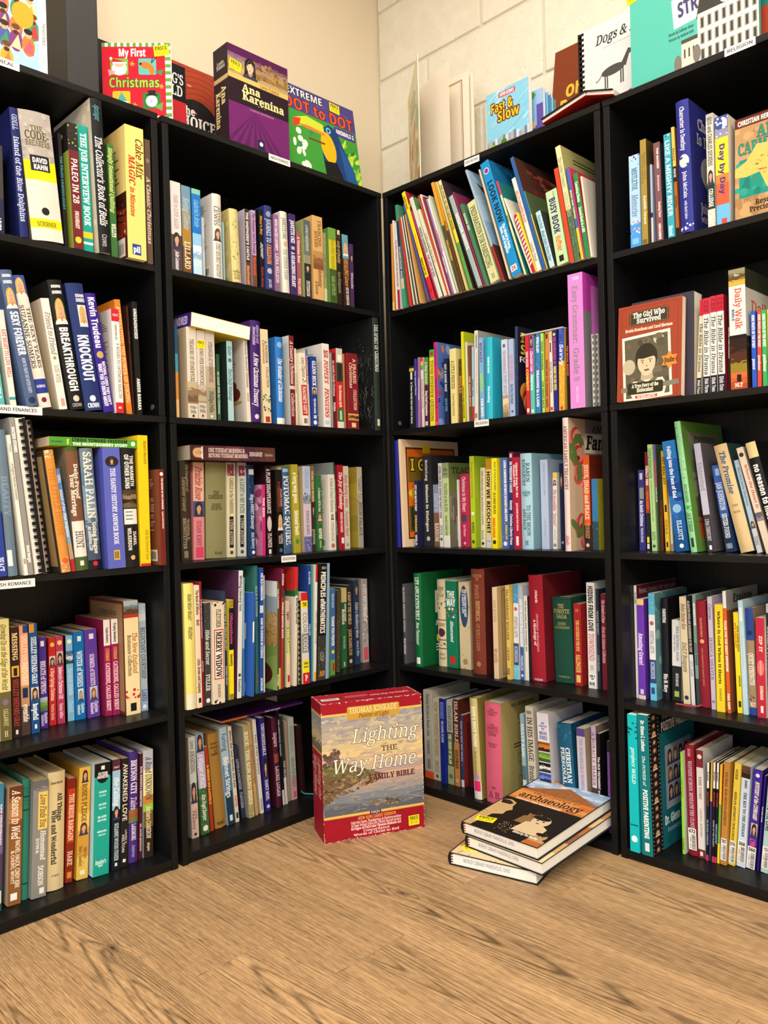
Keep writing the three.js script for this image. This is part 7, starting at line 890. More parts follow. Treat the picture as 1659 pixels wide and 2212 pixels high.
    tx(c, 'Edited by Tim Murray', w * 0.58, h * 0.885, w * 0.32, h * 0.03, '#f2ece0', 'b'); c.fillStyle = '#b8662c'; c.fillRect(w * 0.8, h * 0.94, w * 0.2, h * 0.06);
  },
  ana: (c, w, h) => { bgFill(c, w, h, '#5c1c58'); c.fillStyle = '#50184e'; c.fillRect(0, 0, w, h * 0.08); scenery(c, 0, h * 0.08, w, h * 0.2, ['#7a5a74', '#9a8478', '#a8895a', '#8a6f44', '#b09a6a']); for (let i = 0; i < 70; i++) blob(c, w * rr(0.4, 1), h * rr(0.07, 0.24), rr(4, 14), rr(4, 10), ['#8a6a34', '#a8843f', '#6a5230'][i % 3]); c.fillStyle = '#c9b48a'; for (let i = 0; i < 16; i++) c.fillRect(w * (0.02 + i * 0.02), h * rr(0.17, 0.2), w * 0.012, h * 0.05); face(c, w * 0.24, h * 0.06, w * 0.24, h * 0.22, '#1f1412', '#e2c0a0'); c.fillStyle = '#d8b668'; c.fillRect(0, h * 0.28, w, h * 0.05); tx(c, 'León Tolstoi', w * 0.52, h * 0.285, w * 0.32, h * 0.038, '#6a4a1c', 'S'); c.fillStyle = '#241420'; c.fillRect(0, h * 0.33, w, h * 0.235); tx(c, 'Ana', w * 0.22, h * 0.345, w * 0.3, h * 0.085, '#ecdc9a', 'B'); tx(c, 'Karenina', w * 0.22, h * 0.425, w * 0.7, h * 0.09, '#ecdc9a', 'B'); tx(c, '~ * ~', w * 0.44, h * 0.51, w * 0.2, h * 0.03, '#cbb878', 'S'); c.fillStyle = '#6b2168'; c.fillRect(0, h * 0.565, w, h); for (let i = 0; i < 7; i++) poly(c, [[w * 0.42, h * 0.6], [w * (i * 0.16 - 0.1), h * 1.01], [w * (i * 0.16 - 0.02), h * 1.01]], '#551a55'); tx(c, 'CLASICOS UNIVERSALES', w * 0.34, h * 0.575, w * 0.4, h * 0.02, '#b890b0', 's'); c.fillStyle = '#1f2444'; c.fillRect(w * 0.46, h * 0.86, w * 0.11, h * 0.1); blob(c, w * 0.515, h * 0.9, w * 0.03, w * 0.03, '#e8e4ec'); },
  xmas: (c, w, h) => { bgFill(c, w, h, '#e8ece4'); c.fillStyle = '#5f9a3c'; for (let i = 0; i < 11; i++) { c.fillRect(w * i / 11, 0, w / 22, h * 0.06); c.fillRect(w * 0.92, h * i / 11, w * 0.08, h / 22); c.fillRect(w * i / 11, h * 0.94, w / 22, h * 0.06); } c.fillStyle = '#c5162c'; c.fillRect(0, h * 0.05, w * 0.92, h * 0.89); tx(c, 'My First', w * 0.24, h * 0.07, w * 0.4, h * 0.11, '#f6f0ec', 'b'); tx(c, 'Christmas', w * 0.09, h * 0.44, w * 0.74, h * 0.14, '#a8c44a', 'b', { stroke: '#2a5a22', sw: 0.1 }); const sq = (x, y, k) => rrect(c, w * x, h * y, w * 0.26, h * 0.21, 8, k); sq(0.12, 0.2, '#7ab03a'); sq(0.53, 0.2, '#5ab8b0'); sq(0.14, 0.62, '#e8b82e'); sq(0.58, 0.64, '#2f7a34'); blob(c, w * 0.25, h * 0.33, w * 0.11, h * 0.09, '#f4f0ec'); blob(c, w * 0.25, h * 0.28, w * 0.07, h * 0.035, '#e8b898'); poly(c, [[w * 0.13, h * 0.26], [w * 0.16, h * 0.2], [w * 0.36, h * 0.25]], '#c5162c'); c.fillStyle = '#f4f0ec'; c.fillRect(w * 0.15, h * 0.245, w * 0.21, h * 0.022); blob(c, w * 0.13, h * 0.2, 7, 7, '#f4f0ec'); blob(c, w * 0.64, h * 0.29, w * 0.09, h * 0.045, '#c9762c', 0.3); blob(c, w * 0.72, h * 0.35, w * 0.04, h * 0.06, '#c9762c'); blob(c, w * 0.56, h * 0.27, 6, 6, '#2a1812'); c.strokeStyle = '#3a2418'; c.lineWidth = 4; for (const s of [0.74, 0.8]) { c.beginPath(); c.moveTo(w * 0.72, h * 0.26); c.lineTo(w * s, h * 0.18); c.stroke(); } poly(c, [[w * 0.2, h * 0.76], [w * 0.27, h * 0.63], [w * 0.36, h * 0.76]], '#4aa8a4'); c.fillStyle = '#f0e8da'; c.fillRect(w * 0.2, h * 0.75, w * 0.17, h * 0.03); blob(c, w * 0.71, h * 0.75, w * 0.085, h * 0.075, '#f6f6f4'); c.fillStyle = '#1c1a1c'; c.fillRect(w * 0.66, h * 0.61, w * 0.11, h * 0.06); c.fillRect(w * 0.63, h * 0.665, w * 0.17, h * 0.014); blob(c, w * 0.7, h * 0.75, 6, 3, '#d98a5a'); for (const [x, y] of [[0.44, 0.27], [0.86, 0.56], [0.46, 0.8]]) { c.strokeStyle = '#f0c04a'; c.lineWidth = 3; for (let k = 0; k < 6; k++) { c.beginPath(); c.moveTo(w * x, h * y); c.lineTo(w * x + 13 * Math.cos(k), h * y + 13 * Math.sin(k)); c.stroke(); } } poly(c, [[w * 0.08, h * 0.34], [w * 0.2, h * 0.37], [w * 0.1, h * 0.43]], '#e89aa0'); poly(c, [[w * 0.76, h * 0.37], [w * 0.9, h * 0.34], [w * 0.86, h * 0.42]], '#3f8a44'); poly(c, [[w * 0.74, h * 0.82], [w * 0.88, h * 0.76], [w * 0.86, h * 0.88]], '#6a9a4a'); },
  dots: (c, w, h) => { bgFill(c, w, h, '#3f9a3a'); c.fillStyle = '#4c4488'; c.fillRect(0, 0, w, h * 0.27); for (let i = 0; i < 40; i++) blob(c, rr(0, w), rr(0, h * 0.26), rr(6, 20), rr(4, 10), ['#5a5298', '#6a5aa4', '#433b7c'][i % 3]); tx(c, 'EXTREME', w * 0.05, h * 0.02, w * 0.5, h * 0.09, '#f4f2f0', 'b', { stroke: '#1c1830' }); tx(c, 'DOT to DOT', w * 0.02, h * 0.13, w * 0.94, h * 0.14, '#e6552a', 'b', { stroke: '#4a1420', sw: 0.08 }); rrect(c, w * 0.68, h * 0.28, w * 0.3, h * 0.1, 8, '#4a3a86'); tx(c, 'ANIMALS 2', w * 0.7, h * 0.3, w * 0.26, h * 0.055, '#f0f0f4', 'b'); for (let i = 0; i < 26; i++) blob(c, w * rr(0.78, 1), h * rr(0.46, 0.85), rr(8, 16), rr(20, 50), ['#7cc23a', '#a8d84a', '#2f7a30', '#c4e04c'][i % 4], rr(0.3, 1.3)); for (let i = 0; i < 14; i++) blob(c, w * rr(0.1, 0.34), h * rr(0.45, 0.95), rr(10, 26), rr(12, 30), ['#f2f2ee', '#e6ece4', '#2f8a5a'][i % 3], rr(0, 3)); poly(c, [[w * 0.5, h * 0.36], [w * 0.6, h * 0.29], [w * 0.7, h * 0.33], [w * 0.78, h * 0.5], [w * 0.9, h * 0.72], [w * 0.97, h * 1.01], [w * 0.5, h * 1.01], [w * 0.47, h * 0.66]], '#1a3f7c'); poly(c, [[w * 0.72, h * 0.46], [w * 0.9, h * 0.72], [w * 0.97, h * 1.01], [w * 0.8, h * 1.01]], '#23589c'); blob(c, w * 0.565, h * 0.56, w * 0.1, h * 0.17, '#f0b818', -0.15); poly(c, [[w * 0.48, h * 0.72], [w * 0.66, h * 0.7], [w * 0.8, h * 1.01], [w * 0.5, h * 1.01]], '#16181e'); poly(c, [[w * 0.52, h * 0.32], [w * 0.3, h * 0.29], [w * 0.12, h * 0.36], [w * 0.1, h * 0.45], [w * 0.3, h * 0.4], [w * 0.53, h * 0.42]], '#c9dc3a'); poly(c, [[w * 0.16, h * 0.41], [w * 0.3, h * 0.39], [w * 0.53, h * 0.41], [w * 0.53, h * 0.44], [w * 0.3, h * 0.43]], '#e8803a'); poly(c, [[w * 0.12, h * 0.36], [w * 0.22, h * 0.34], [w * 0.19, h * 0.42], [w * 0.1, h * 0.46]], '#d83a2a'); blob(c, w * 0.59, h * 0.36, w * 0.036, h * 0.034, '#6ac0e8'); blob(c, w * 0.59, h * 0.36, w * 0.015, h * 0.015, '#10141c'); c.fillStyle = '#7a3a1c'; c.fillRect(w * 0.3, h * 0.52, w * 0.22, h * 0.02); c.fillStyle = '#a8442a'; c.fillRect(w * 0.72, h * 0.93, w * 0.3, h * 0.08); },
  choice: (c, w, h) => { bgFill(c, w, h, '#a8452c'); c.strokeStyle = '#8a3220'; c.lineWidth = 4; for (let i = 1; i < 9; i++) { c.beginPath(); c.arc(w * 0.62, h * 0.62, w * (0.3 + i * 0.09), 0, 7); c.stroke(); } blob(c, w * 0.55, h * 0.62, w * 0.46, w * 0.46, '#211f20'); blob(c, w * 0.42, h * 0.2, 16, 6, '#d8907a'); blob(c, w * 0.5, h * 0.46, 20, 7, '#c8543a', 0.3); tx(c, 'The', w * 0.24, h * 0.42, w * 0.28, h * 0.09, '#f0ece6', 'B'); tx(c, 'CHOICE', w * 0.12, h * 0.51, w * 0.8, h * 0.13, '#f0ece6', 'B'); lines(c, w * 0.3, h * 0.74, w * 0.5, 5, h * 0.03, '#6a645e'); },
  blackred: (c, w, h) => { bgFill(c, w, h, '#14161e'); c.fillStyle = '#c42a34'; c.fillRect(0, h * 0.42, w, h); tx(c, "THE KING'S", w * 0.1, h * 0.1, w * 0.86, h * 0.13, '#ecebe8', 'S'); tx(c, 'WORLD', w * 0.3, h * 0.24, w * 0.64, h * 0.13, '#ecebe8', 'S'); tx(c, 'A STORY', w * 0.3, h * 0.76, w * 0.6, h * 0.1, '#f0d4d0', 'S'); },
  kids: (c, w, h) => { bgFill(c, w, h, '#a8d0e4'); for (let i = 0; i < 60; i++) blob(c, w * rr(0.1, 0.9), h * rr(0.05, 0.4), rr(14, 36), rr(10, 22), ['#3f8a3a', '#5aa44a', '#2f7030', '#7ab85a'][i % 4]); const k = ['#b83a3a', '#d8a83a', '#4a5aa0', '#7a3a7a', '#d87a3a', '#3f8a6a', '#e0c8a0', '#c05a6a']; for (let i = 0; i < 26; i++) { const x = w * (0.1 + (i % 7) * 0.125 + rr(-0.03, 0.03)), y = h * (0.52 + ((i / 7) | 0) * 0.12 + rr(-0.02, 0.02)); blob(c, x, y + h * 0.07, w * 0.06, h * 0.075, k[i % 8]); blob(c, x, y - h * 0.012, w * 0.034, h * 0.03, '#d8a880'); blob(c, x, y - h * 0.03, w * 0.04, h * 0.02, ['#3a2418', '#6a4020', '#22180f'][i % 3]); if (i % 2) blob(c, x, y + h * 0.01, w * 0.026, h * 0.016, '#4a2c1a'); for (const q of [-1, 1]) blob(c, x + q * w * 0.013, y - h * 0.012, 2, 2, '#1c120c'); poly(c, [[x - w * 0.05, y + h * 0.12], [x + w * 0.02, y + h * 0.02], [x + w * 0.05, y + h * 0.13]], k[(i + 3) % 8]); } blob(c, w * 0.78, h * 0.62, w * 0.1, h * 0.09, '#d8a02a'); c.fillStyle = '#f4f4f0'; c.fillRect(w * 0.925, -2, w, h + 4); c.save(); c.translate(w * 0.985, h * 0.62); c.rotate(Math.PI / 2); tx(c, 'THE KIDS BIBLE', 0, 0, h * 0.16, w * 0.03, '#444', 's'); c.restore(); },
  fast: (c, w, h) => { bgFill(c, w, h, '#7fc0dc'); for (let i = 0; i < 24; i++) { c.fillStyle = ['#9ad0e4', '#6ab0d0', '#b4dcea'][i % 3]; c.save(); c.translate(rr(0, w), rr(0, h)); c.rotate(-0.6); c.fillRect(0, 0, w * 0.4, rr(2, 8)); c.restore(); } rrect(c, w * 0.3, h * 0.05, w * 0.4, h * 0.09, 8, '#c03a44'); tx(c, 'SUPER SCIENCE', w * 0.33, h * 0.065, w * 0.34, h * 0.06, '#f4e8e8', 'b'); tx(c, 'Fast &', w * 0.1, h * 0.19, w * 0.54, h * 0.19, '#f2c02a', 'b', { stroke: '#5a2a14', sw: 0.18 }); tx(c, 'Slow', w * 0.26, h * 0.36, w * 0.52, h * 0.2, '#f2c02a', 'b', { stroke: '#5a2a14', sw: 0.18 }); for (let i = 0; i < 16; i++) { c.fillStyle = ['#8a9ab8', '#b8a08a', '#6a7a9a', '#c9ccd8'][i % 4]; const x = w * (0.0 + i * 0.064), hh = h * rr(0.08, 0.26); c.fillRect(x, h - hh, w * 0.06, hh); } for (let i = 0; i < 18; i++) blob(c, w * rr(0.1, 0.5), h * rr(0.9, 1), rr(8, 18), rr(6, 14), ['#5a9a34', '#77b443', '#3f7a28'][i % 3]); },
  board: (c, w, h) => { bgFill(c, w, h, '#8fb4dc'); c.fillStyle = '#5a4a9c'; c.fillRect(w * 0.72, h * 0.3, w * 0.28, h * 0.7); c.fillRect(w * 0.4, h * 0.72, w * 0.4, h * 0.3); for (let i = 0; i < 12; i++) blob(c, w * rr(0.1, 0.6), h * rr(0, 0.14), rr(8, 16), rr(5, 10), '#5a9a4a'); c.fillStyle = '#d8c86a'; c.fillRect(w * 0.45, h * 0.62, w * 0.2, h * 0.14); lines(c, w * 0.1, h * 0.34, w * 0.45, 4, h * 0.07, '#333'); },
  ohio: (c, w, h) => { bgFill(c, w, h, '#7c3a1c'); for (let i = 0; i < 200; i++) blob(c, rr(0, w), rr(0, h), rr(1, 4), rr(0.5, 1.5), ['#86421f', '#733417'][i % 2]); tx(c, 'Ohio', w * 0.2, h * 0.36, w * 0.42, h * 0.12, '#e8b83a', 'b'); tx(c, 'Reading', w * 0.12, h * 0.48, w * 0.8, h * 0.13, '#e8b83a', 'b'); poly(c, [[w * 0.12, h * 0.96], [w * 0.12, h * 0.68], [w * 0.36, h * 0.72], [w * 0.56, h * 0.7], [w * 0.66, h * 0.74], [w * 0.9, h * 0.66], [w * 0.96, h * 0.7], [w * 0.94, h * 0.86], [w * 0.8, h * 0.98], [w * 0.6, h], [w * 0.38, h * 0.96]], '#edc878'); },
  dogsp: (c, w, h) => { bgFill(c, w, h, '#dcdcda'); tx(c, 'Dogs & Puppies', w * 0.16, h * 0.11, w * 0.8, h * 0.1, '#33322f', 'i'); tx(c, 'A Guide', w * 0.6, h * 0.21, w * 0.26, h * 0.04, '#666', 'i'); c.fillStyle = '#888'; c.fillRect(w * 0.24, h * 0.25, w * 0.7, 2); const dog = (x, y, s, k) => { blob(c, x, y, 54 * s, 20 * s, k, -0.06); for (const dx of [-40, -30, 32, 42]) c.fillRect(x + dx * s, y + 6 * s, 6 * s, 62 * s); poly(c, [[x + 38 * s, y - 12 * s], [x + 70 * s, y - 62 * s], [x + 96 * s, y - 52 * s], [x + 92 * s, y - 42 * s], [x + 74 * s, y - 38 * s], [x + 58 * s, y + 6 * s]], k); c.strokeStyle = k; c.lineWidth = 4 * s; c.beginPath(); c.moveTo(x - 50 * s, y); c.quadraticCurveTo(x - 70 * s, y + 30 * s, x - 82 * s, y + 24 * s); c.stroke(); }; c.fillStyle = '#4a4947'; dog(w * 0.36, h * 0.5, w / 400, '#4a4947'); c.fillStyle = '#6a6866'; dog(w * 0.62, h * 0.8, w / 330, '#6e6c69'); for (let i = 0; i < 90; i++) { blob(c, w * rr(0.48, 0.8), h * rr(0.76, 0.86), rr(2, 6), 1.2, ['#8f8d8a', '#55534f'][i % 2], rr(-1, 0)); } },
  strange: (c, w, h) => { bgFill(c, w, h, '#52b5a6'); c.save(); c.translate(w * 0.36, h * 0.53); c.rotate(-0.07); c.fillStyle = '#f0ece2'; c.fillRect(0, -h * 0.2, w * 0.62, h * 0.27); tx(c, 'STRANGE', w * 0.04, -h * 0.15, w * 0.42, h * 0.15, '#44406a', 'b'); c.restore(); tx(c, 'Words by Calliope Glass', w * 0.32, h * 0.62, w * 0.2, h * 0.03, '#22403c', 'b'); tx(c, 'Pictures by Andrew Kolb', w * 0.32, h * 0.67, w * 0.2, h * 0.03, '#22403c', 'b'); poly(c, [[w * 0.54, h * 0.6], [w * 0.57, h * 0.42], [w * 0.96, h * 0.3], [w, h * 0.45], [w, h * 0.6]], '#3a3733'); c.fillStyle = '#e6e0d2'; c.fillRect(w * 0.55, h * 0.56, w * 0.45, h * 0.44); for (let r = 0; r < 3; r++) for (let i = 0; i < 8; i++) { c.fillStyle = '#8a857a'; c.fillRect(w * (0.57 + i * 0.055), h * (0.6 + r * 0.14), w * 0.032, h * 0.1); c.fillStyle = '#33312e'; c.fillRect(w * (0.579 + i * 0.055), h * (0.61 + r * 0.14), w * 0.014, h * 0.08); } blob(c, w * 0.77, h * 0.5, w * 0.05, w * 0.05, '#f2eee4'); blob(c, w * 0.77, h * 0.5, w * 0.04, w * 0.04, '#3a3733'); c.fillStyle = '#d2cabd'; c.fillRect(w * 0.42, h * 0.76, w * 0.13, h * 0.24); c.fillStyle = '#4a463f'; c.fillRect(w * 0.42, h * 0.73, w * 0.13, h * 0.035); for (let i = 0; i < 3; i++) c.fillRect(w * (0.44 + i * 0.035), h * 0.82, w * 0.012, h * 0.08); for (const [x, y] of [[0.39, 0.93], [0.54, 0.9]]) blob(c, w * x, h * y, w * 0.03, h * 0.08, '#77726a'); },
  girl: (c, w, h) => { bgFill(c, w, h, '#97422c'); c.strokeStyle = '#7a3020'; c.lineWidth = 2; c.strokeRect(w * 0.06, h * 0.03, w * 0.88, h * 0.95); rrect(c, w * 0.18, h * 0.07, w * 0.62, h * 0.15, 14, '#3d382c'); c.strokeStyle = '#d9843c'; c.lineWidth = 3; c.setLineDash([6, 5]); c.strokeRect(w * 0.2, h * 0.08, w * 0.58, h * 0.13); c.setLineDash([]); tx(c, 'The Girl Who', w * 0.24, h * 0.085, w * 0.5, h * 0.06, '#f4efe2', 'B'); tx(c, 'Survived', w * 0.3, h * 0.145, w * 0.38, h * 0.06, '#f4efe2', 'B'); tx(c, 'Bronia Brandman and Carol Bierman', w * 0.12, h * 0.245, w * 0.74, h * 0.035, '#f0d8c4', 'B'); c.save(); c.translate(w * 0.45, h * 0.66); c.rotate(-0.05); c.fillStyle = '#ece6d2'; c.fillRect(-w * 0.36, -h * 0.34, w * 0.76, h * 0.68); c.fillStyle = '#5d5846'; c.fillRect(-w * 0.32, -h * 0.31, w * 0.68, h * 0.62); blob(c, -w * 0.26, -h * 0.02, w * 0.1, h * 0.08, '#b8b098'); blob(c, w * 0.22, -h * 0.26, w * 0.08, h * 0.05, '#c4bca4'); speckle(c, 1, 1, ['#4a4536'], 1, 1, 2); for (let i = 0; i < 30; i++) blob(c, w * rr(-0.3, 0.34), h * rr(-0.3, 0.3), rr(8, 26), rr(8, 20), ['#565140', '#6b6550', '#4b4638'][i % 3]); face(c, -w * 0.27, -h * 0.28, w * 0.58, h * 0.52, '#332d22', '#cbbf9f', '#ddd6be'); poly(c, [[-w * 0.28, h * 0.22], [-w * 0.2, h * 0.14], [w * 0.26, h * 0.14], [w * 0.32, h * 0.22], [w * 0.28, h * 0.31], [-w * 0.22, h * 0.31]], '#ddd6be'); poly(c, [[-w * 0.1, h * 0.12], [w * 0.02, h * 0.17], [w * 0.14, h * 0.12], [w * 0.18, h * 0.15], [w * 0.02, h * 0.21], [-w * 0.14, h * 0.15]], '#6a6450'); c.fillStyle = '#7d7866'; c.fillRect(-w * 0.4, h * 0.19, w * 0.9, h * 0.05); c.restore(); const sx = w * 0.82, sy = h * 0.63, R = w * 0.14; for (const f of [0, Math.PI]) poly(c, [0, 1, 2].map((i) => [sx + R * Math.sin(f + i * 2.094), sy - R * Math.cos(f + i * 2.094)]), '#d98a3c'); tx(c, 'Jude', sx - R * 0.55, sy - R * 0.3, R * 1.1, R * 0.55, '#2a1c10', 'B'); rrect(c, w * 0.17, h * 0.82, w * 0.56, h * 0.12, 12, '#33301f'); tx(c, 'A True Story of the', w * 0.24, h * 0.833, w * 0.42, h * 0.04, '#f0ead8', 'B'); tx(c, 'Holocaust', w * 0.32, h * 0.877, w * 0.26, h * 0.045, '#f0ead8', 'B'); c.fillStyle = '#c02a34'; c.fillRect(w * 0.3, h * 0.955, w * 0.34, h * 0.03); tx(c, 'SCHOLASTIC', w * 0.33, h * 0.957, w * 0.29, h * 0.025, '#f4e8e4', 'b'); },
  carm: (c, w, h) => { bgFill(c, w, h, '#b08a5c'); speckle(c, w, h, ['#c09a6a', '#a07a4c', '#b8946a'], 120, 6, 26); c.fillStyle = '#5a2018'; c.fillRect(-2, -2, w + 4, h * 0.1); tx(c, 'CHRISTIAN HEROES: THEN & NOW', w * 0.04, h * 0.025, w * 0.92, h * 0.055, '#f2e6d4', 'b'); tx(c, 'AMY', w * 0.3, h * 0.12, w * 0.4, h * 0.13, '#1f8a78', 'B', { stroke: '#0f4a44', sw: 0.06 }); tx(c, 'CARMICHAEL', w * 0.04, h * 0.25, w * 0.92, h * 0.13, '#1f8a78', 'B', { stroke: '#0f4a44', sw: 0.06 }); c.fillStyle = '#1c8a7c'; c.fillRect(w * 0.06, h * 0.42, w * 0.88, h * 0.38); speckle(c, w, h, ['#2a9a8a', '#157568'], 60, 6, 20, 0.44, 0.78); poly(c, [[0, h * 0.5], [w * 0.16, h * 0.44], [w * 0.3, h * 0.3], [w * 0.52, h * 0.32], [w * 0.86, h * 0.46], [w * 0.72, h * 0.56], [w * 0.6, h * 0.72], [w * 0.52, h * 0.84], [w * 0.42, h * 0.72], [w * 0.34, h * 0.58], [w * 0.16, h * 0.6], [0, h * 0.58]], '#e0b860'); for (let i = 0; i < 24; i++) blob(c, w * rr(0.2, 0.7), h * rr(0.4, 0.66), rr(3, 8), rr(2, 5), ['#c8862e', '#8a5a24', '#d8a040'][i % 3]); tx(c, 'INDIA', w * 0.12, h * 0.81, w * 0.2, h * 0.04, '#8a6a44', 'S'); tx(c, 'Rescuer of', w * 0.28, h * 0.84, w * 0.44, h * 0.06, '#22180f', 'B'); tx(c, 'Precious Gems', w * 0.2, h * 0.9, w * 0.6, h * 0.06, '#22180f', 'B'); },
  openOuter: (c, w, h) => { bgFill(c, w, h, '#e8e0b8'); scenery(c, 0, h * 0.1, w, h * 0.4, ['#e6e4d0', '#dcd8bc', '#d8d4b4']); for (let i = 0; i < 30; i++) blob(c, w * rr(0.1, 0.9), h * rr(0.4, 0.95), rr(14, 40), rr(18, 50), ['#d9b088', '#b8c49a', '#e0c8a0', '#c9a07a'][i % 4], rr(0, 2)); lines(c, w * 0.25, h * 0.14, w * 0.5, 4, h * 0.05, '#8a8870'); rrect(c, w * 0.1, h * 0.06, w * 0.12, h * 0.06, 3, '#e8d820'); },
  frame: (c, w, h) => { bgFill(c, w, h, '#efe6d2'); c.strokeStyle = '#7a4a3a'; c.lineWidth = 3; c.strokeRect(w * 0.06, h * 0.05, w * 0.84, h * 0.9); c.lineWidth = 1.2; c.strokeRect(w * 0.08, h * 0.06, w * 0.8, h * 0.88); },
  plain: (col) => (c, w, h) => bgFill(c, w, h, col),
  enc2: (c, w, h) => { bgFill(c, w, h, '#c9a06a'); scenery(c, 0, 0, w, h, ['#b4845a', '#d8b888', '#b06a3a', '#8a5a3c', '#c9a06a', '#e0caa0']); for (let i = 0; i < 30; i++) { c.fillStyle = '#4a3424'; c.fillRect(rr(0, w), rr(0.6, 1) * h, 3, rr(8, 26)); } },
};
const artOf = (fn, w, h, k = 2000) => { const a = alloc(w * k, h * k); within(a, fn); return a; };

// a book that shows its front cover: cover in the plane z = 0, spine on the x = 0 edge (or x = w)
function faceParts(o, w, h, t, fn, q = {}) {
  const a = artOf(fn, w, h, q.k), mat = q.matte ? a.pg.matte : a.pg.gloss, sw = swatch(a.pg, q.cover || '#888888'), hard = q.hard, ct = Math.min(hard ? 0.0024 : 0.0008, t * 0.2), m = hard ? 0.003 : 0.0005;
  const F = new Quads(); F.box(0, w, 0, h, -ct, 0, sw, { pz: uvOf(a) }); mesh('front_cover', F.geo(), mat, o);
  const B = new Quads(); B.box(0, w, 0, h, -t, -t + ct, sw); mesh('back_cover', B.geo(), mat, o);
  const S = new Quads(); const sp = q.spine ? artOf(q.spine, t, h, q.k) : null, s0 = q.right ? w - ct : 0, s1 = q.right ? w : ct; const smat = sp ? (q.matte ? sp.pg.matte : sp.pg.gloss) : mat, ssw = sp ? swatch(sp.pg, q.cover || '#888888') : sw;
  S.box(s0, s1, 0, h, -t + ct, -ct, ssw, sp ? { [q.right ? 'px' : 'nx']: uvOf(sp) } : {}); mesh('spine', S.geo(), smat, o);
  const P = new Quads(); const p0 = q.right ? m * 2 : ct, p1 = q.right ? w - ct : w - m * 2, u = [0, 0, 1, t * 80];
  P.box(p0, p1, m, h - m, -t + ct, -ct, u, { px: [0, 0, t * 80, 1], nx: [0, 0, t * 80, 1] }); mesh('pages', P.geo(), q.pages || pageMat, o);
}
function stand(name, label, cat, side, u, setback, w, h, t, fn, q = {}) {
  labels.add(label); const o = thing(name, label, cat, q.group); const y = (q.y === undefined ? CH : q.y) + t * Math.sin(q.tilt || 0) + 0.0004;
  const [p, r] = frameOf(side, u, y, setback); o.position.copy(p); o.rotation.set(-(q.tilt || 0), r + (q.yaw || 0), q.lean || 0, 'YXZ'); faceParts(o, w, h, t, fn, q);
  for (const [x, yy, rz, sw] of q.stickers || []) sticker(o, w * x, h * yy, 0.0001, sw || 0.034, (sw || 0.034) * 0.72, 0, rz || 0);
  return o;
}
const DEG = Math.PI / 180, TOPG = 'books standing on top of the bookcases';
// on top of the plain-wall bookcases
{
  const o = thing('storage_box', 'tall matte black box standing on top of the plain-wall outer bookcase', 'box');
  const g = new RoundedBoxGeometry(0.078, 0.52, 0.165, 2, 0.003), m = mesh('body', g, new THREE.MeshStandardMaterial({ color: new THREE.Color().setRGB(0.018, 0.018, 0.019), roughness: 0.6, bumpMap: plasterBump, bumpScale: 0.0004 }), o); m.position.y = 0.26; o.position.set(-1.192, CH + 0.0004, 0.118);
}
stand('picture_book', 'picture book cover crowded with robed figures beside the tall black box', 'book', 'L', -1.545, 0.012, 0.228, 0.3, 0.016, FRONT.kids, { cover: '#f0f0ec', hard: 1, group: TOPG, pages: whitePageMat });
{ const o = stand('board_book', 'red board book with a cartoon santa, reindeer and snowman on it', 'book', 'L', -1.139, FB - 0.188, 0.164, 0.188, 0.014, FRONT.xmas, { cover: '#dfe4d8', yaw: -42 * DEG, group: TOPG, pages: whitePageMat, stickers: [[0.87, 0.9, 0.1, 0.036]] }); void o; }
stand('hardcover_book', 'black hardcover standing behind the red santa board book', 'book', 'L', -1.125, FB - 0.125, 0.13, 0.235, 0.016, FRONT.plain('#202024'), { cover: '#202024', hard: 1, group: TOPG });
stand('paperback_book', 'black and red paperback with white capitals behind the santa board book', 'book', 'L', -1.045, FB - 0.165, 0.15, 0.225, 0.014, FRONT.blackred, { cover: '#8a1c24', group: TOPG, right: 0 });
stand('paperback_book', 'rust orange paperback with a black circle printed on its cover', 'book', 'L', -0.925, FB - 0.12, 0.165, 0.262, 0.018, FRONT.choice, { cover: '#8a3520', group: TOPG });
stand('paperback_book', 'thick purple paperback novel with a woman portrait and gold lettering', 'book', 'L', -0.844, FB - 0.288, 0.197, 0.262, 0.066, FRONT.ana, { cover: '#4a1c48', group: TOPG, pages: whitePageMat, stickers: [[0.12, 0.8, -0.12, 0.036]], spine: (c, w, h) => { bgFill(c, w, h, '#2c2228'); tx(c, 'León', w * 0.24, h * 0.14, w * 0.5, h * 0.04, '#e0d8c8', 'S'); tx(c, 'Tolstoi', w * 0.2, h * 0.18, w * 0.6, h * 0.04, '#e0d8c8', 'S'); c.fillStyle = '#cbb078'; c.fillRect(0, h * 0.3, w, h * 0.045); c.save(); c.translate(w * 0.86, h * 0.4); c.rotate(Math.PI / 2); tx(c, 'Ana', 0, 0, h * 0.18, w * 0.36, '#ecdc9a', 'B'); tx(c, 'Karenina', h * 0.04, w * 0.4, h * 0.36, w * 0.36, '#ecdc9a', 'B'); c.restore(); } });
stand('activity_book', 'puzzle book with a toucan on a green leafy cover', 'book', 'L', -0.603, FB - 0.238, 0.285, 0.288, 0.012, FRONT.dots, { cover: '#3a3a78', tilt: 8 * DEG, group: TOPG, pages: whitePageMat, stickers: [[0.72, 0.93, -0.05, 0.04]] });

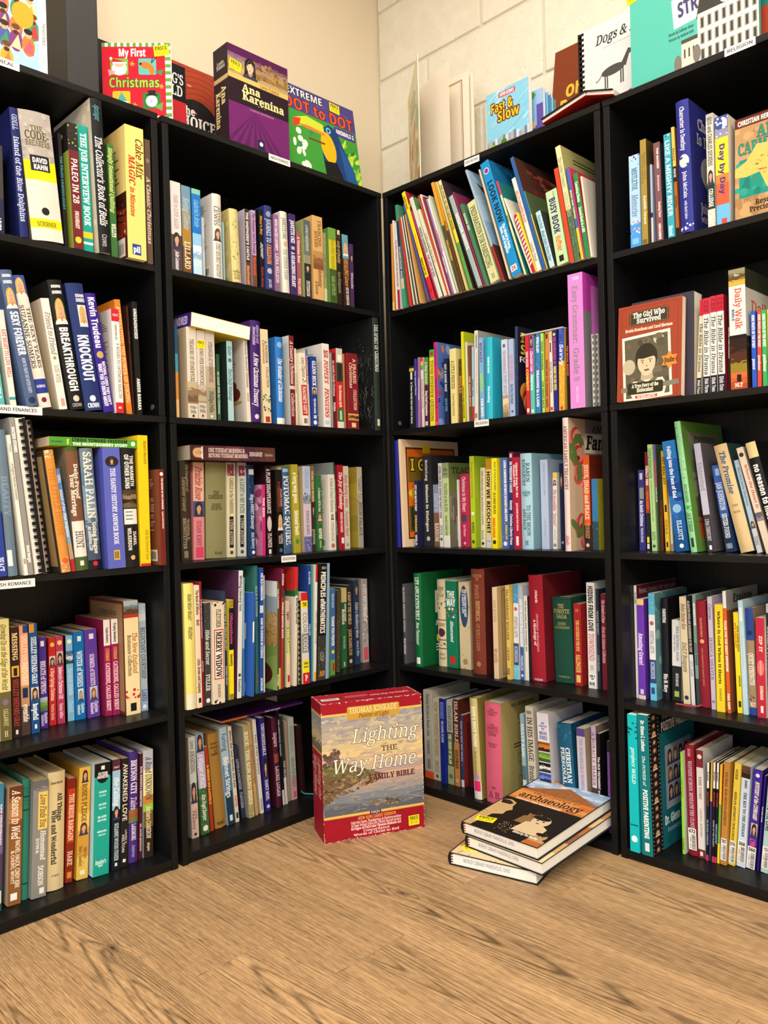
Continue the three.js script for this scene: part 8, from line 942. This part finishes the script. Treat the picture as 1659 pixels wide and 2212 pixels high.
// on top of the block-wall bookcases
{
  const o = thing('open_picture_book', 'large picture book standing fanned open against the block wall', 'book', TOPG); labels.add(o.userData.label);
  const S = [-0.105, 0.238], H = 0.372, pg = pages[0]; void pg; o.position.set(S[0], CH + 0.0004, S[1]);
  const leaf = (name, ex, ez, th, artA, artB, col, z0 = 0) => { const dx = ex - S[0], dz = ez - S[1], L = Math.hypot(dx, dz), g = new THREE.Group(); const a = artA ? artOf(artA, L, H, 1300) : null, b = artB ? artOf(artB, L, H, 1300) : null, mt = (a || b).pg; const Q = new Quads(), sw = swatch(mt, col); Q.box(0, L, 0, H, -th / 2 + z0, th / 2 + z0, sw, { pz: a && a.pg === mt ? uvOf(a) : sw, nz: b && b.pg === mt ? uvOf(b) : sw }); const m = mesh(name, Q.geo(), mt.matte, o); m.rotation.y = -Math.atan2(dz, dx); void g; return m; };
  // local +z of each leaf faces the plain-wall side of the fan
  leaf('front_cover', -0.288, 0.45, 0.0025, FRONT.openOuter, null, '#e9e2d0');
  leaf('page_leaf', -0.195, 0.488, 0.0008, FRONT.plain('#efe6d6'), null, '#efe6d6');
  leaf('back_cover', -0.088, 0.497, 0.003, FRONT.frame, null, '#e6dccb');
  leaf('page_leaf', -0.105, 0.492, 0.004, FRONT.frame, null, '#efe8da');
  const st = leaf('spine', -0.097, 0.238, 0.012, FRONT.plain('#e6dcc4'), null, '#e6dcc4'); void st;
}
stand('board_book', 'sky blue board book with yellow lettering over a cartoon city', 'book', 'R', 0.698, 0.018, 0.136, 0.153, 0.016, FRONT.fast, { cover: '#8ac4dc', group: TOPG, pages: whitePageMat });
{
  const o = stand('board_book', 'thick blue and purple board book with fanned leaves beside brown book', 'book', 'R', 0.785, 0.05, 0.072, 0.128, 0.012, FRONT.board, { cover: '#6a9cc8', group: TOPG, pages: whitePageMat });
  for (let i = 0; i < 4; i++) { const Q = new Quads(), a = pages[0], sw = swatch(a, ['#6aa4d0', '#4a8ab8', '#88bcd8', '#5a9a8a'][i]); Q.box(0, 0.072, 0, 0.118 - i * 0.006, -0.0022, 0, sw); const m = mesh('board_leaf', Q.geo(), a.gloss, o); m.position.set(0.006 + i * 0.004, 0, -0.0145 - i * 0.009); m.rotation.y = -0.05 * i; }
}
stand('paperback_book', 'tall brown book with yellow lettering leaning on the block wall', 'book', 'R', 0.775, FA - 0.115, 0.215, 0.325, 0.012, FRONT.ohio, { cover: '#6a3018', tilt: 9 * DEG, group: TOPG });
{
  const o = stand('comb_bound_book', 'pale grey comb-bound book with two dog drawings on the cover', 'book', 'R', 0.938, FA - 0.195, 0.24, 0.258, 0.01, FRONT.dogsp, { cover: '#d8d8d4', group: TOPG, pages: whitePageMat });
  const a = pages[0], sw = swatch(a, '#141416'), T = new Quads(); T.box(-0.008, 0.006, -0.003, 0.003, -0.013, 0.0016, sw); const g = T.geo(); for (let i = 0; i < 19; i++) { const m = mesh('comb_ring', g, a.gloss, o); m.position.y = 0.258 * (i + 0.5) / 19; }
  const S = new Quads(); S.box(-0.011, -0.007, 0.002, 0.256, -0.012, 0.001, sw); mesh('comb_spine', S.geo(), a.gloss, o);
}
stand('picture_book', 'wide teal picture book with a white mansion on its cover', 'book', 'R', 1.126, 0.012, 0.288, 0.245, 0.011, FRONT.strange, { cover: '#479e92', hard: 1, group: TOPG, pages: whitePageMat, stickers: [[0.035, 0.88, 0.15, 0.036]] });
stand('picture_book', 'red and teal picture book standing behind the wide teal picture book', 'book', 'R', 1.2, 0.05, 0.24, 0.24, 0.014, (c, w, h) => { bgFill(c, w, h, '#b0442c'); c.fillStyle = '#2f7a70'; c.fillRect(w * 0.8, h * 0.35, w, h * 0.3); c.fillStyle = '#e0d8c8'; c.fillRect(w * 0.95, 0, w, h); }, { cover: '#a84030', hard: 1, group: TOPG });
{ // open book lying face down like a low tent across the two block-wall bookcases
  const o = thing('open_hardcover_book', 'hardcover lying face down and spread open across two bookcase tops', 'book', TOPG); labels.add(o.userData.label);
  const wing = (z0, y0, z1, y1, th, x0, x1, name, col) => { const a = pages[0], sw = swatch(a, col), dz = z1 - z0, dy = y1 - y0, L = Math.hypot(dz, dy), Q = new Quads(); Q.box(x0, x1, 0, th, 0, L, sw); const m = mesh(name, Q.geo(), name === 'pages' ? whitePageMat : a.gloss, o); m.rotation.x = -Math.atan2(dy, dz); m.position.set(0, y0, z0); return m; };
  o.position.set(0, CH, 0);
  for (const [z0, y0, z1, y1] of [[0.893, 0.0006, 1.017, 0.024], [1.017, 0.024, 1.088, 0.0006]]) {
    wing(z0, y0, z1, y1, 0.002, -0.318, -0.13, 'endpaper', '#96221c'); wing(z0, y0 + 0.002, z1, y1 + 0.002, 0.009, -0.315, -0.133, 'pages', '#efe9dd'); wing(z0 - 0.002, y0 + 0.011, z1, y1 + 0.011, 0.0025, -0.32, -0.128, z0 < 1 ? 'front_cover' : 'back_cover', '#1b1a1c');
  }
}

// face-out books inside the block-wall outer bookcase
stand('paperback_book', 'thick paperback leaning behind the red-brown face-out paperback, second shelf', 'book', 'R', 1.1, 0.024, 0.152, 0.236, 0.042, FRONT.plain('#3a3844'), { cover: '#3a3844', y: LV[2], tilt: 3 * DEG, group: 'books turned face out' });
stand('paperback_book', 'red-brown face-out paperback with an old child photograph and orange star', 'book', 'R', 1.078, -0.006, 0.157, 0.226, 0.02, FRONT.girl, { cover: '#86381f', y: LV[2], tilt: 5 * DEG, yaw: 0, group: 'books turned face out', k: 2300 });
stand('paperback_book', 'tan face-out paperback with a map of a country, top shelf', 'book', 'R', 1.357, 0.008, 0.15, 0.216, 0.014, FRONT.carm, { cover: '#5a2018', y: LV[1], tilt: 3 * DEG, group: 'books turned face out', k: 2300 });

// ---------- books lying flat ----------
function lie(name, label, origin, X, Y, Z, t, h, d, kind, bg, items, q = {}) {
  labels.add(label); const o = thing(name, label, 'book', q.group || 'books lying flat'), m = new THREE.Matrix4().makeBasis(X.clone().normalize(), Y.clone().normalize(), Z.clone().normalize()); o.quaternion.setFromRotationMatrix(m); o.position.copy(origin);
  const a = alloc(Math.max(10, t * SPX), h * SPX); drawSpine(a, bg, items); let fa; if (q.front) fa = artOf(q.front, d, h, 2000);
  bookParts(o, t, h, d, kind, { spineArt: a, cover: q.cover || bg.split(' ')[0], frontArt: fa, pages: q.pages || pageMat, matte: q.m }); return o;
}
const V = (x, y, z) => new THREE.Vector3(x, y, z), UPW = V(0, 1, 0);
const topOver = (key, ua, ub) => Math.max(...shelved[key].filter((b) => b.u0 < ub && b.u0 + b.t > ua).map((b) => LV[key[1]] + b.h * Math.cos(Math.atan(b.mm))));
lie('paperback_book', 'green paperback with black and white lettering lying across upright books', V(-1.126, topOver('A3', -1.28, -1.15) + 0.0012, FB - 0.004), UPW, V(-1, 0, 0), V(0, 0, 1), 0.02, 0.215, 0.14, 'p', '#4d9634', 'MARTIN LUTHER KING, JR.@2-14@#16240e@b;#box@18-20@#e8c83a@20-80;STRIDE TOWARD FREEDOM@23-84@#10160c@b@52-92;THE MONTGOMERY STORY@24-84@#f2f4ec@b@12-48;#dot@88-93@#e0e8d8', { cover: '#e6c424' });
lie('paperback_book', 'dark purple-brown paperback with a face on its spine, lying on books', V(-0.712, topOver('B3', -0.97, -0.72) + 0.0012, FB - 0.036), UPW, V(-1, 0, 0), V(0, 0, 1), 0.038, 0.264, 0.17, 'p', '#3a2028', '#sc@0-100@#4a2a2a,#5a3038,#6a4048,#4a2c3c,#5a3a30;#face@2-14@#c9a060;ONE TUESDAY MORNING &@20-62@#e8dcd4@S@54-84;BEYOND TUESDAY MORNING@20-66@#e8dcd4@S@20-48;KINGSBURY@68-84@#e8dcd4@S@34-64;Zondervan@87-97@#c9a8a8@S@36-60', {});
lie('paperback_book', 'white paged paperback with a purple and yellow spine lying on three novels', V(-0.994, topOver('B2', -0.99, -0.84) + 0.001, FB + 0.012), V(0.06, 1, 0.02), V(0, 0.02, -1), V(-1, 0.06, 0.02), 0.034, 0.165, 0.178, 'p', '#e6d64a 12 #3a2274', 'FIVE HUNDRED@20-90@#d8ccf0@b', { pages: whitePageMat, cover: '#e2d24c' });
{
  const y = topOver('B0', -0.84, -0.62) + 0.001;
  lie('magazine', 'thin purple and orange magazine lying over the bottom-shelf books', V(-0.6, y, FB - 0.085), UPW, V(-1, 0, 0), V(0, 0, 1), 0.0058, 0.275, 0.2, 'p', '#c9702a 30 #5a2a7a', 'BODY AND SOUL@46-76@#e8dcf0@b', { cover: '#5a2a7a', pages: whitePageMat });
  lie('hardcover_book', 'dark olive hardcover lying on the magazine, bottom shelf', V(-0.46, y + 0.0065, FB - 0.12), UPW, V(-1, 0, 0), V(0, 0, 1), 0.022, 0.2, 0.15, 'h', '#2c2c1c', '', { m: 1 });
}
lie('booklet', 'thin pale booklet lying across the slim novels beside the pink book', V(-FA + 0.008, topOver('C2', 0.8, 0.92) + 0.001, 0.925), V(0, 1, 0), V(0, 0, -1), V(-1, 0, 0), 0.004, 0.128, 0.16, 'p', '#b9b5aa', '', { cover: '#c4c0b4', pages: whitePageMat });

// ribbon bookmarks hanging out of their books
function ribbon(b, pts, col) { const inv = b.o; inv.updateMatrixWorld(true); const P = pts.map((p) => inv.worldToLocal(V(...p))); const cv = new THREE.CatmullRomCurve3(P), g = new THREE.TubeGeometry(cv, 16, 0.0022, 4); mesh('ribbon_bookmark', g, new THREE.MeshStandardMaterial({ color: lin(col), roughness: 0.6 }), inv); }
{ const b = shelved.B0[shelved.B0.length - 1]; ribbon(b, [[b.u0 + 0.004, LV[0] + 0.008, FB - 0.112], [b.u0 + 0.003, LV[0] + 0.0045, FB - 0.1], [b.u0 + 0.018, LV[0] + 0.0036, FB - 0.078], [b.u0 + 0.026, LV[0] + 0.0036, FB - 0.06]], '#2f8f9a'); }
{ const b = shelved.D4.find((q) => q.opt.k === 'COMMENTARY'); ribbon(b, [[-FA + 0.08, LV[4] + 0.0045, b.u0 + 0.004], [-FA + 0.055, LV[4] + 0.0036, b.u0 - 0.004], [-FA + 0.05, LV[4] + 0.0036, b.u0 - 0.05]], '#b03a44'); }

// ---------- boxed bible and encyclopedias on the floor ----------
{
  const o = thing('boxed_bible', 'worn red gift box of a family bible standing on the floor', 'box'); labels.add(o.userData.label);
  const w = 0.277, h = 0.356, d = 0.097; o.position.set(-0.737, 0.0004, 0.4646); o.rotation.y = -24.9 * DEG;
  const f = artOf(FRONT.bible, w, h, 2600), s = artOf(FRONT.bibleSide, d, h, 2300), tp = artOf(FRONT.bibleTop, w, d, 2300);
  const plate = (name, a, fn) => { const Q = new Quads(); fn(Q, uvOf(a), swatch(a.pg, '#8f1426')); mesh(name, Q.geo(), a.pg.gloss, o); };
  plate('front_panel', f, (Q, u, sw) => Q.box(0, w, 0, h, -0.0015, 0, sw, { pz: u }));
  plate('side_panel', s, (Q, u, sw) => Q.box(0, 0.0015, 0, h, -d, -0.0015, sw, { nx: u })); plate('side_panel', s, (Q, u, sw) => Q.box(w - 0.0015, w, 0, h, -d, -0.0015, sw, { px: u }));
  plate('top_panel', tp, (Q, u, sw) => Q.box(0.0015, w - 0.0015, h - 0.0015, h, -d, -0.0015, sw, { py: u })); plate('back_panel', f, (Q, u, sw) => Q.box(0.0015, w - 0.0015, 0, h - 0.0015, -d, -d + 0.0015, sw)); plate('bottom_panel', f, (Q, u, sw) => Q.box(0.0015, w - 0.0015, 0, 0.0015, -d + 0.0015, -0.0015, sw));
  sticker(o, w * 0.89, h * 0.065, 0.0001, 0.03, 0.026, 0, 0.02, undefined, 'price_sticker', 'front_panel');
  const bc = alloc(120, 40); within(bc, (c, ww, hh) => { bgFill(c, ww, hh, '#e8e4d8'); for (let i = 0; i < 26; i++) { c.fillStyle = '#33302c'; c.fillRect(14 + i * 3.6, 6, rr(1, 2.8), hh - 16); } });
  const m = sticker(o, w * 0.13, h + 0.0001, -0.04, 0.048, 0.019, 0, 0, bc, 'barcode_label', 'top_panel'); m.rotation.set(-Math.PI / 2, 0, 0);
}
{
  const enc = (L, F, y, tilt, h, label, fr, bg, art2) => {   // L, F: floor-plan ends of the tail edge (spine end first); head end points away from the camera
    const Z = V(L[0] - F[0], 0, L[1] - F[1]).normalize(), Yh = V(0, 0, 0).crossVectors(UPW, Z).negate().normalize(); if (Yh.x < 0) Yh.negate();
    const Y = Yh.clone().multiplyScalar(Math.cos(tilt)).addScaledVector(UPW, Math.sin(tilt)), X = V(0, 0, 0).crossVectors(Y, Z), d = 0.226, t = 0.0304;
    const o = lie('encyclopedia_volume', label, V(L[0], y, L[1]), X, Y, Z, t, h, d, 'h', bg, 'ENCYCLOPEDIA OF ARCHAEOLOGY@10-80@#e0b070@S', { front: fr, pages: whitePageMat, cover: '#1a1c20', group: 'encyclopedia volumes stacked on the floor' });
    const pgs = o.children.find((k) => k.name === 'pages'), st = alloc(420, 50); within(st, (c, w, hh) => { bgFill(c, w, hh, '#f3f2ee'); tx(c, 'MORLEY LIBRARY PAINESVILLE, OHIO', 8, 6, w - 16, hh - 12, '#8f949c', 's'); });
    const Q = new Quads(), u = uvOf(st); Q.box(-0.062, 0.062, -0.0065, 0.0065, 0, 0.0002, [u[0] + 0.001, u[1] + 0.001, u[0] + 0.002, u[1] + 0.002], { pz: u }); const m = mesh('library_stamp', Q.geo(), st.pg.matte, pgs);
    m.quaternion.setFromRotationMatrix(new THREE.Matrix4().makeBasis(V(0, 0, -1), V(1, 0, 0), V(0, -1, 0))); m.position.set(t * 0.52, 0.0029, -d * 0.44);
    const HB = new Quads(), hs = swatch(pages[0], '#8a2030'), hw = swatch(pages[0], '#ece4dc'); for (let i = 0; i < 8; i++) HB.box(0.003 + i * 0.003, 0.003 + (i + 1) * 0.003, 0.0012, 0.0032, -0.0125, -0.0085, i % 2 ? hs : hw); mesh('headband', HB.geo(), pages[0].matte, o);
    if (art2) { const k = sticker(o, t + 0.0001, 0.042, -0.045, 0.05, 0.026); k.quaternion.setFromRotationMatrix(new THREE.Matrix4().makeBasis(V(0, 0.22, -1).normalize(), V(0, 1, 0.22).normalize(), V(1, 0, 0))); }
    return o;
  };
  enc([-0.6138, 0.7726], [-0.5635, 0.9889], 0.0004, 0, 0.26, 'bottom volume of the encyclopedia stack on the floor, turned askew', FRONT.enc2, '#8a5a44', 1);
  enc([-0.566, 0.788], [-0.573, 1.02], 0.0312, 5 * DEG, 0.312, 'middle volume of the encyclopedia stack on the floor', FRONT.enc2, '#8a5a44');
  enc([-0.567, 0.777], [-0.573, 1.008], 0.0622, 5 * DEG, 0.312, 'top volume of the encyclopedia stack, sculpture heads on its cover', FRONT.archaeology, '#6a3a24', 1);
}

// ---------- paper shelf labels ----------
function shelfLabel(side, px, py, w, text, where, h = 0.0175) {
  const p = onAxis(px, py, side === 'L' ? 'z' : 'x', side === 'L' ? FB + 0.0016 : -FA - 0.0016); const a = alloc(w * 3000, h * 3000); within(a, (c, ww, hh) => { bgFill(c, ww, hh, '#e9e9e6'); tx(c, text, ww * 0.08, hh * 0.28, ww * 0.84, hh * 0.44, '#2a2a2c', 's'); });
  const label = `white paper shelf label printed ${text}, ${where}`; labels.add(label); const o = thing('shelf_label', label, 'label', 'white paper shelf labels'); o.position.set(p.x, p.y, p.z); o.rotation.y = side === 'L' ? 0 : -Math.PI / 2;
  const Q = new Quads(), u = uvOf(a); Q.box(-w / 2, w / 2, -h / 2, h / 2, -0.0005, 0, [u[0] + 0.002, u[3] - 0.004, u[0] + 0.003, u[3] - 0.003], { pz: u }); mesh('paper', Q.geo(), a.pg.matte, o);
}
shelfLabel('L', 2, 132, 0.075, 'MEDICAL', 'top of plain-wall outer bookcase');
shelfLabel('L', 18, 884, 0.14, 'HEALTH AND FINANCES', 'plain-wall outer bookcase');
shelfLabel('L', 24, 1262, 0.098, 'AMISH ROMANCE', 'low on plain-wall outer bookcase');
shelfLabel('L', 604, 346, 0.072, 'AMISH ROMANCE', 'top of plain-wall corner bookcase');
shelfLabel('L', 624, 1207, 0.05, 'EDUCATION', 'plain-wall corner bookcase');
shelfLabel('R', 1019, 347, 0.052, 'KIDS BOOKS', 'top of block-wall corner bookcase');
shelfLabel('R', 1040, 914, 0.05, 'RELIGION', 'middle of block-wall corner bookcase');
shelfLabel('R', 1598, 101, 0.064, 'RELIGION', 'top of block-wall outer bookcase');

shade(scene);
renderer.render(scene, camera);
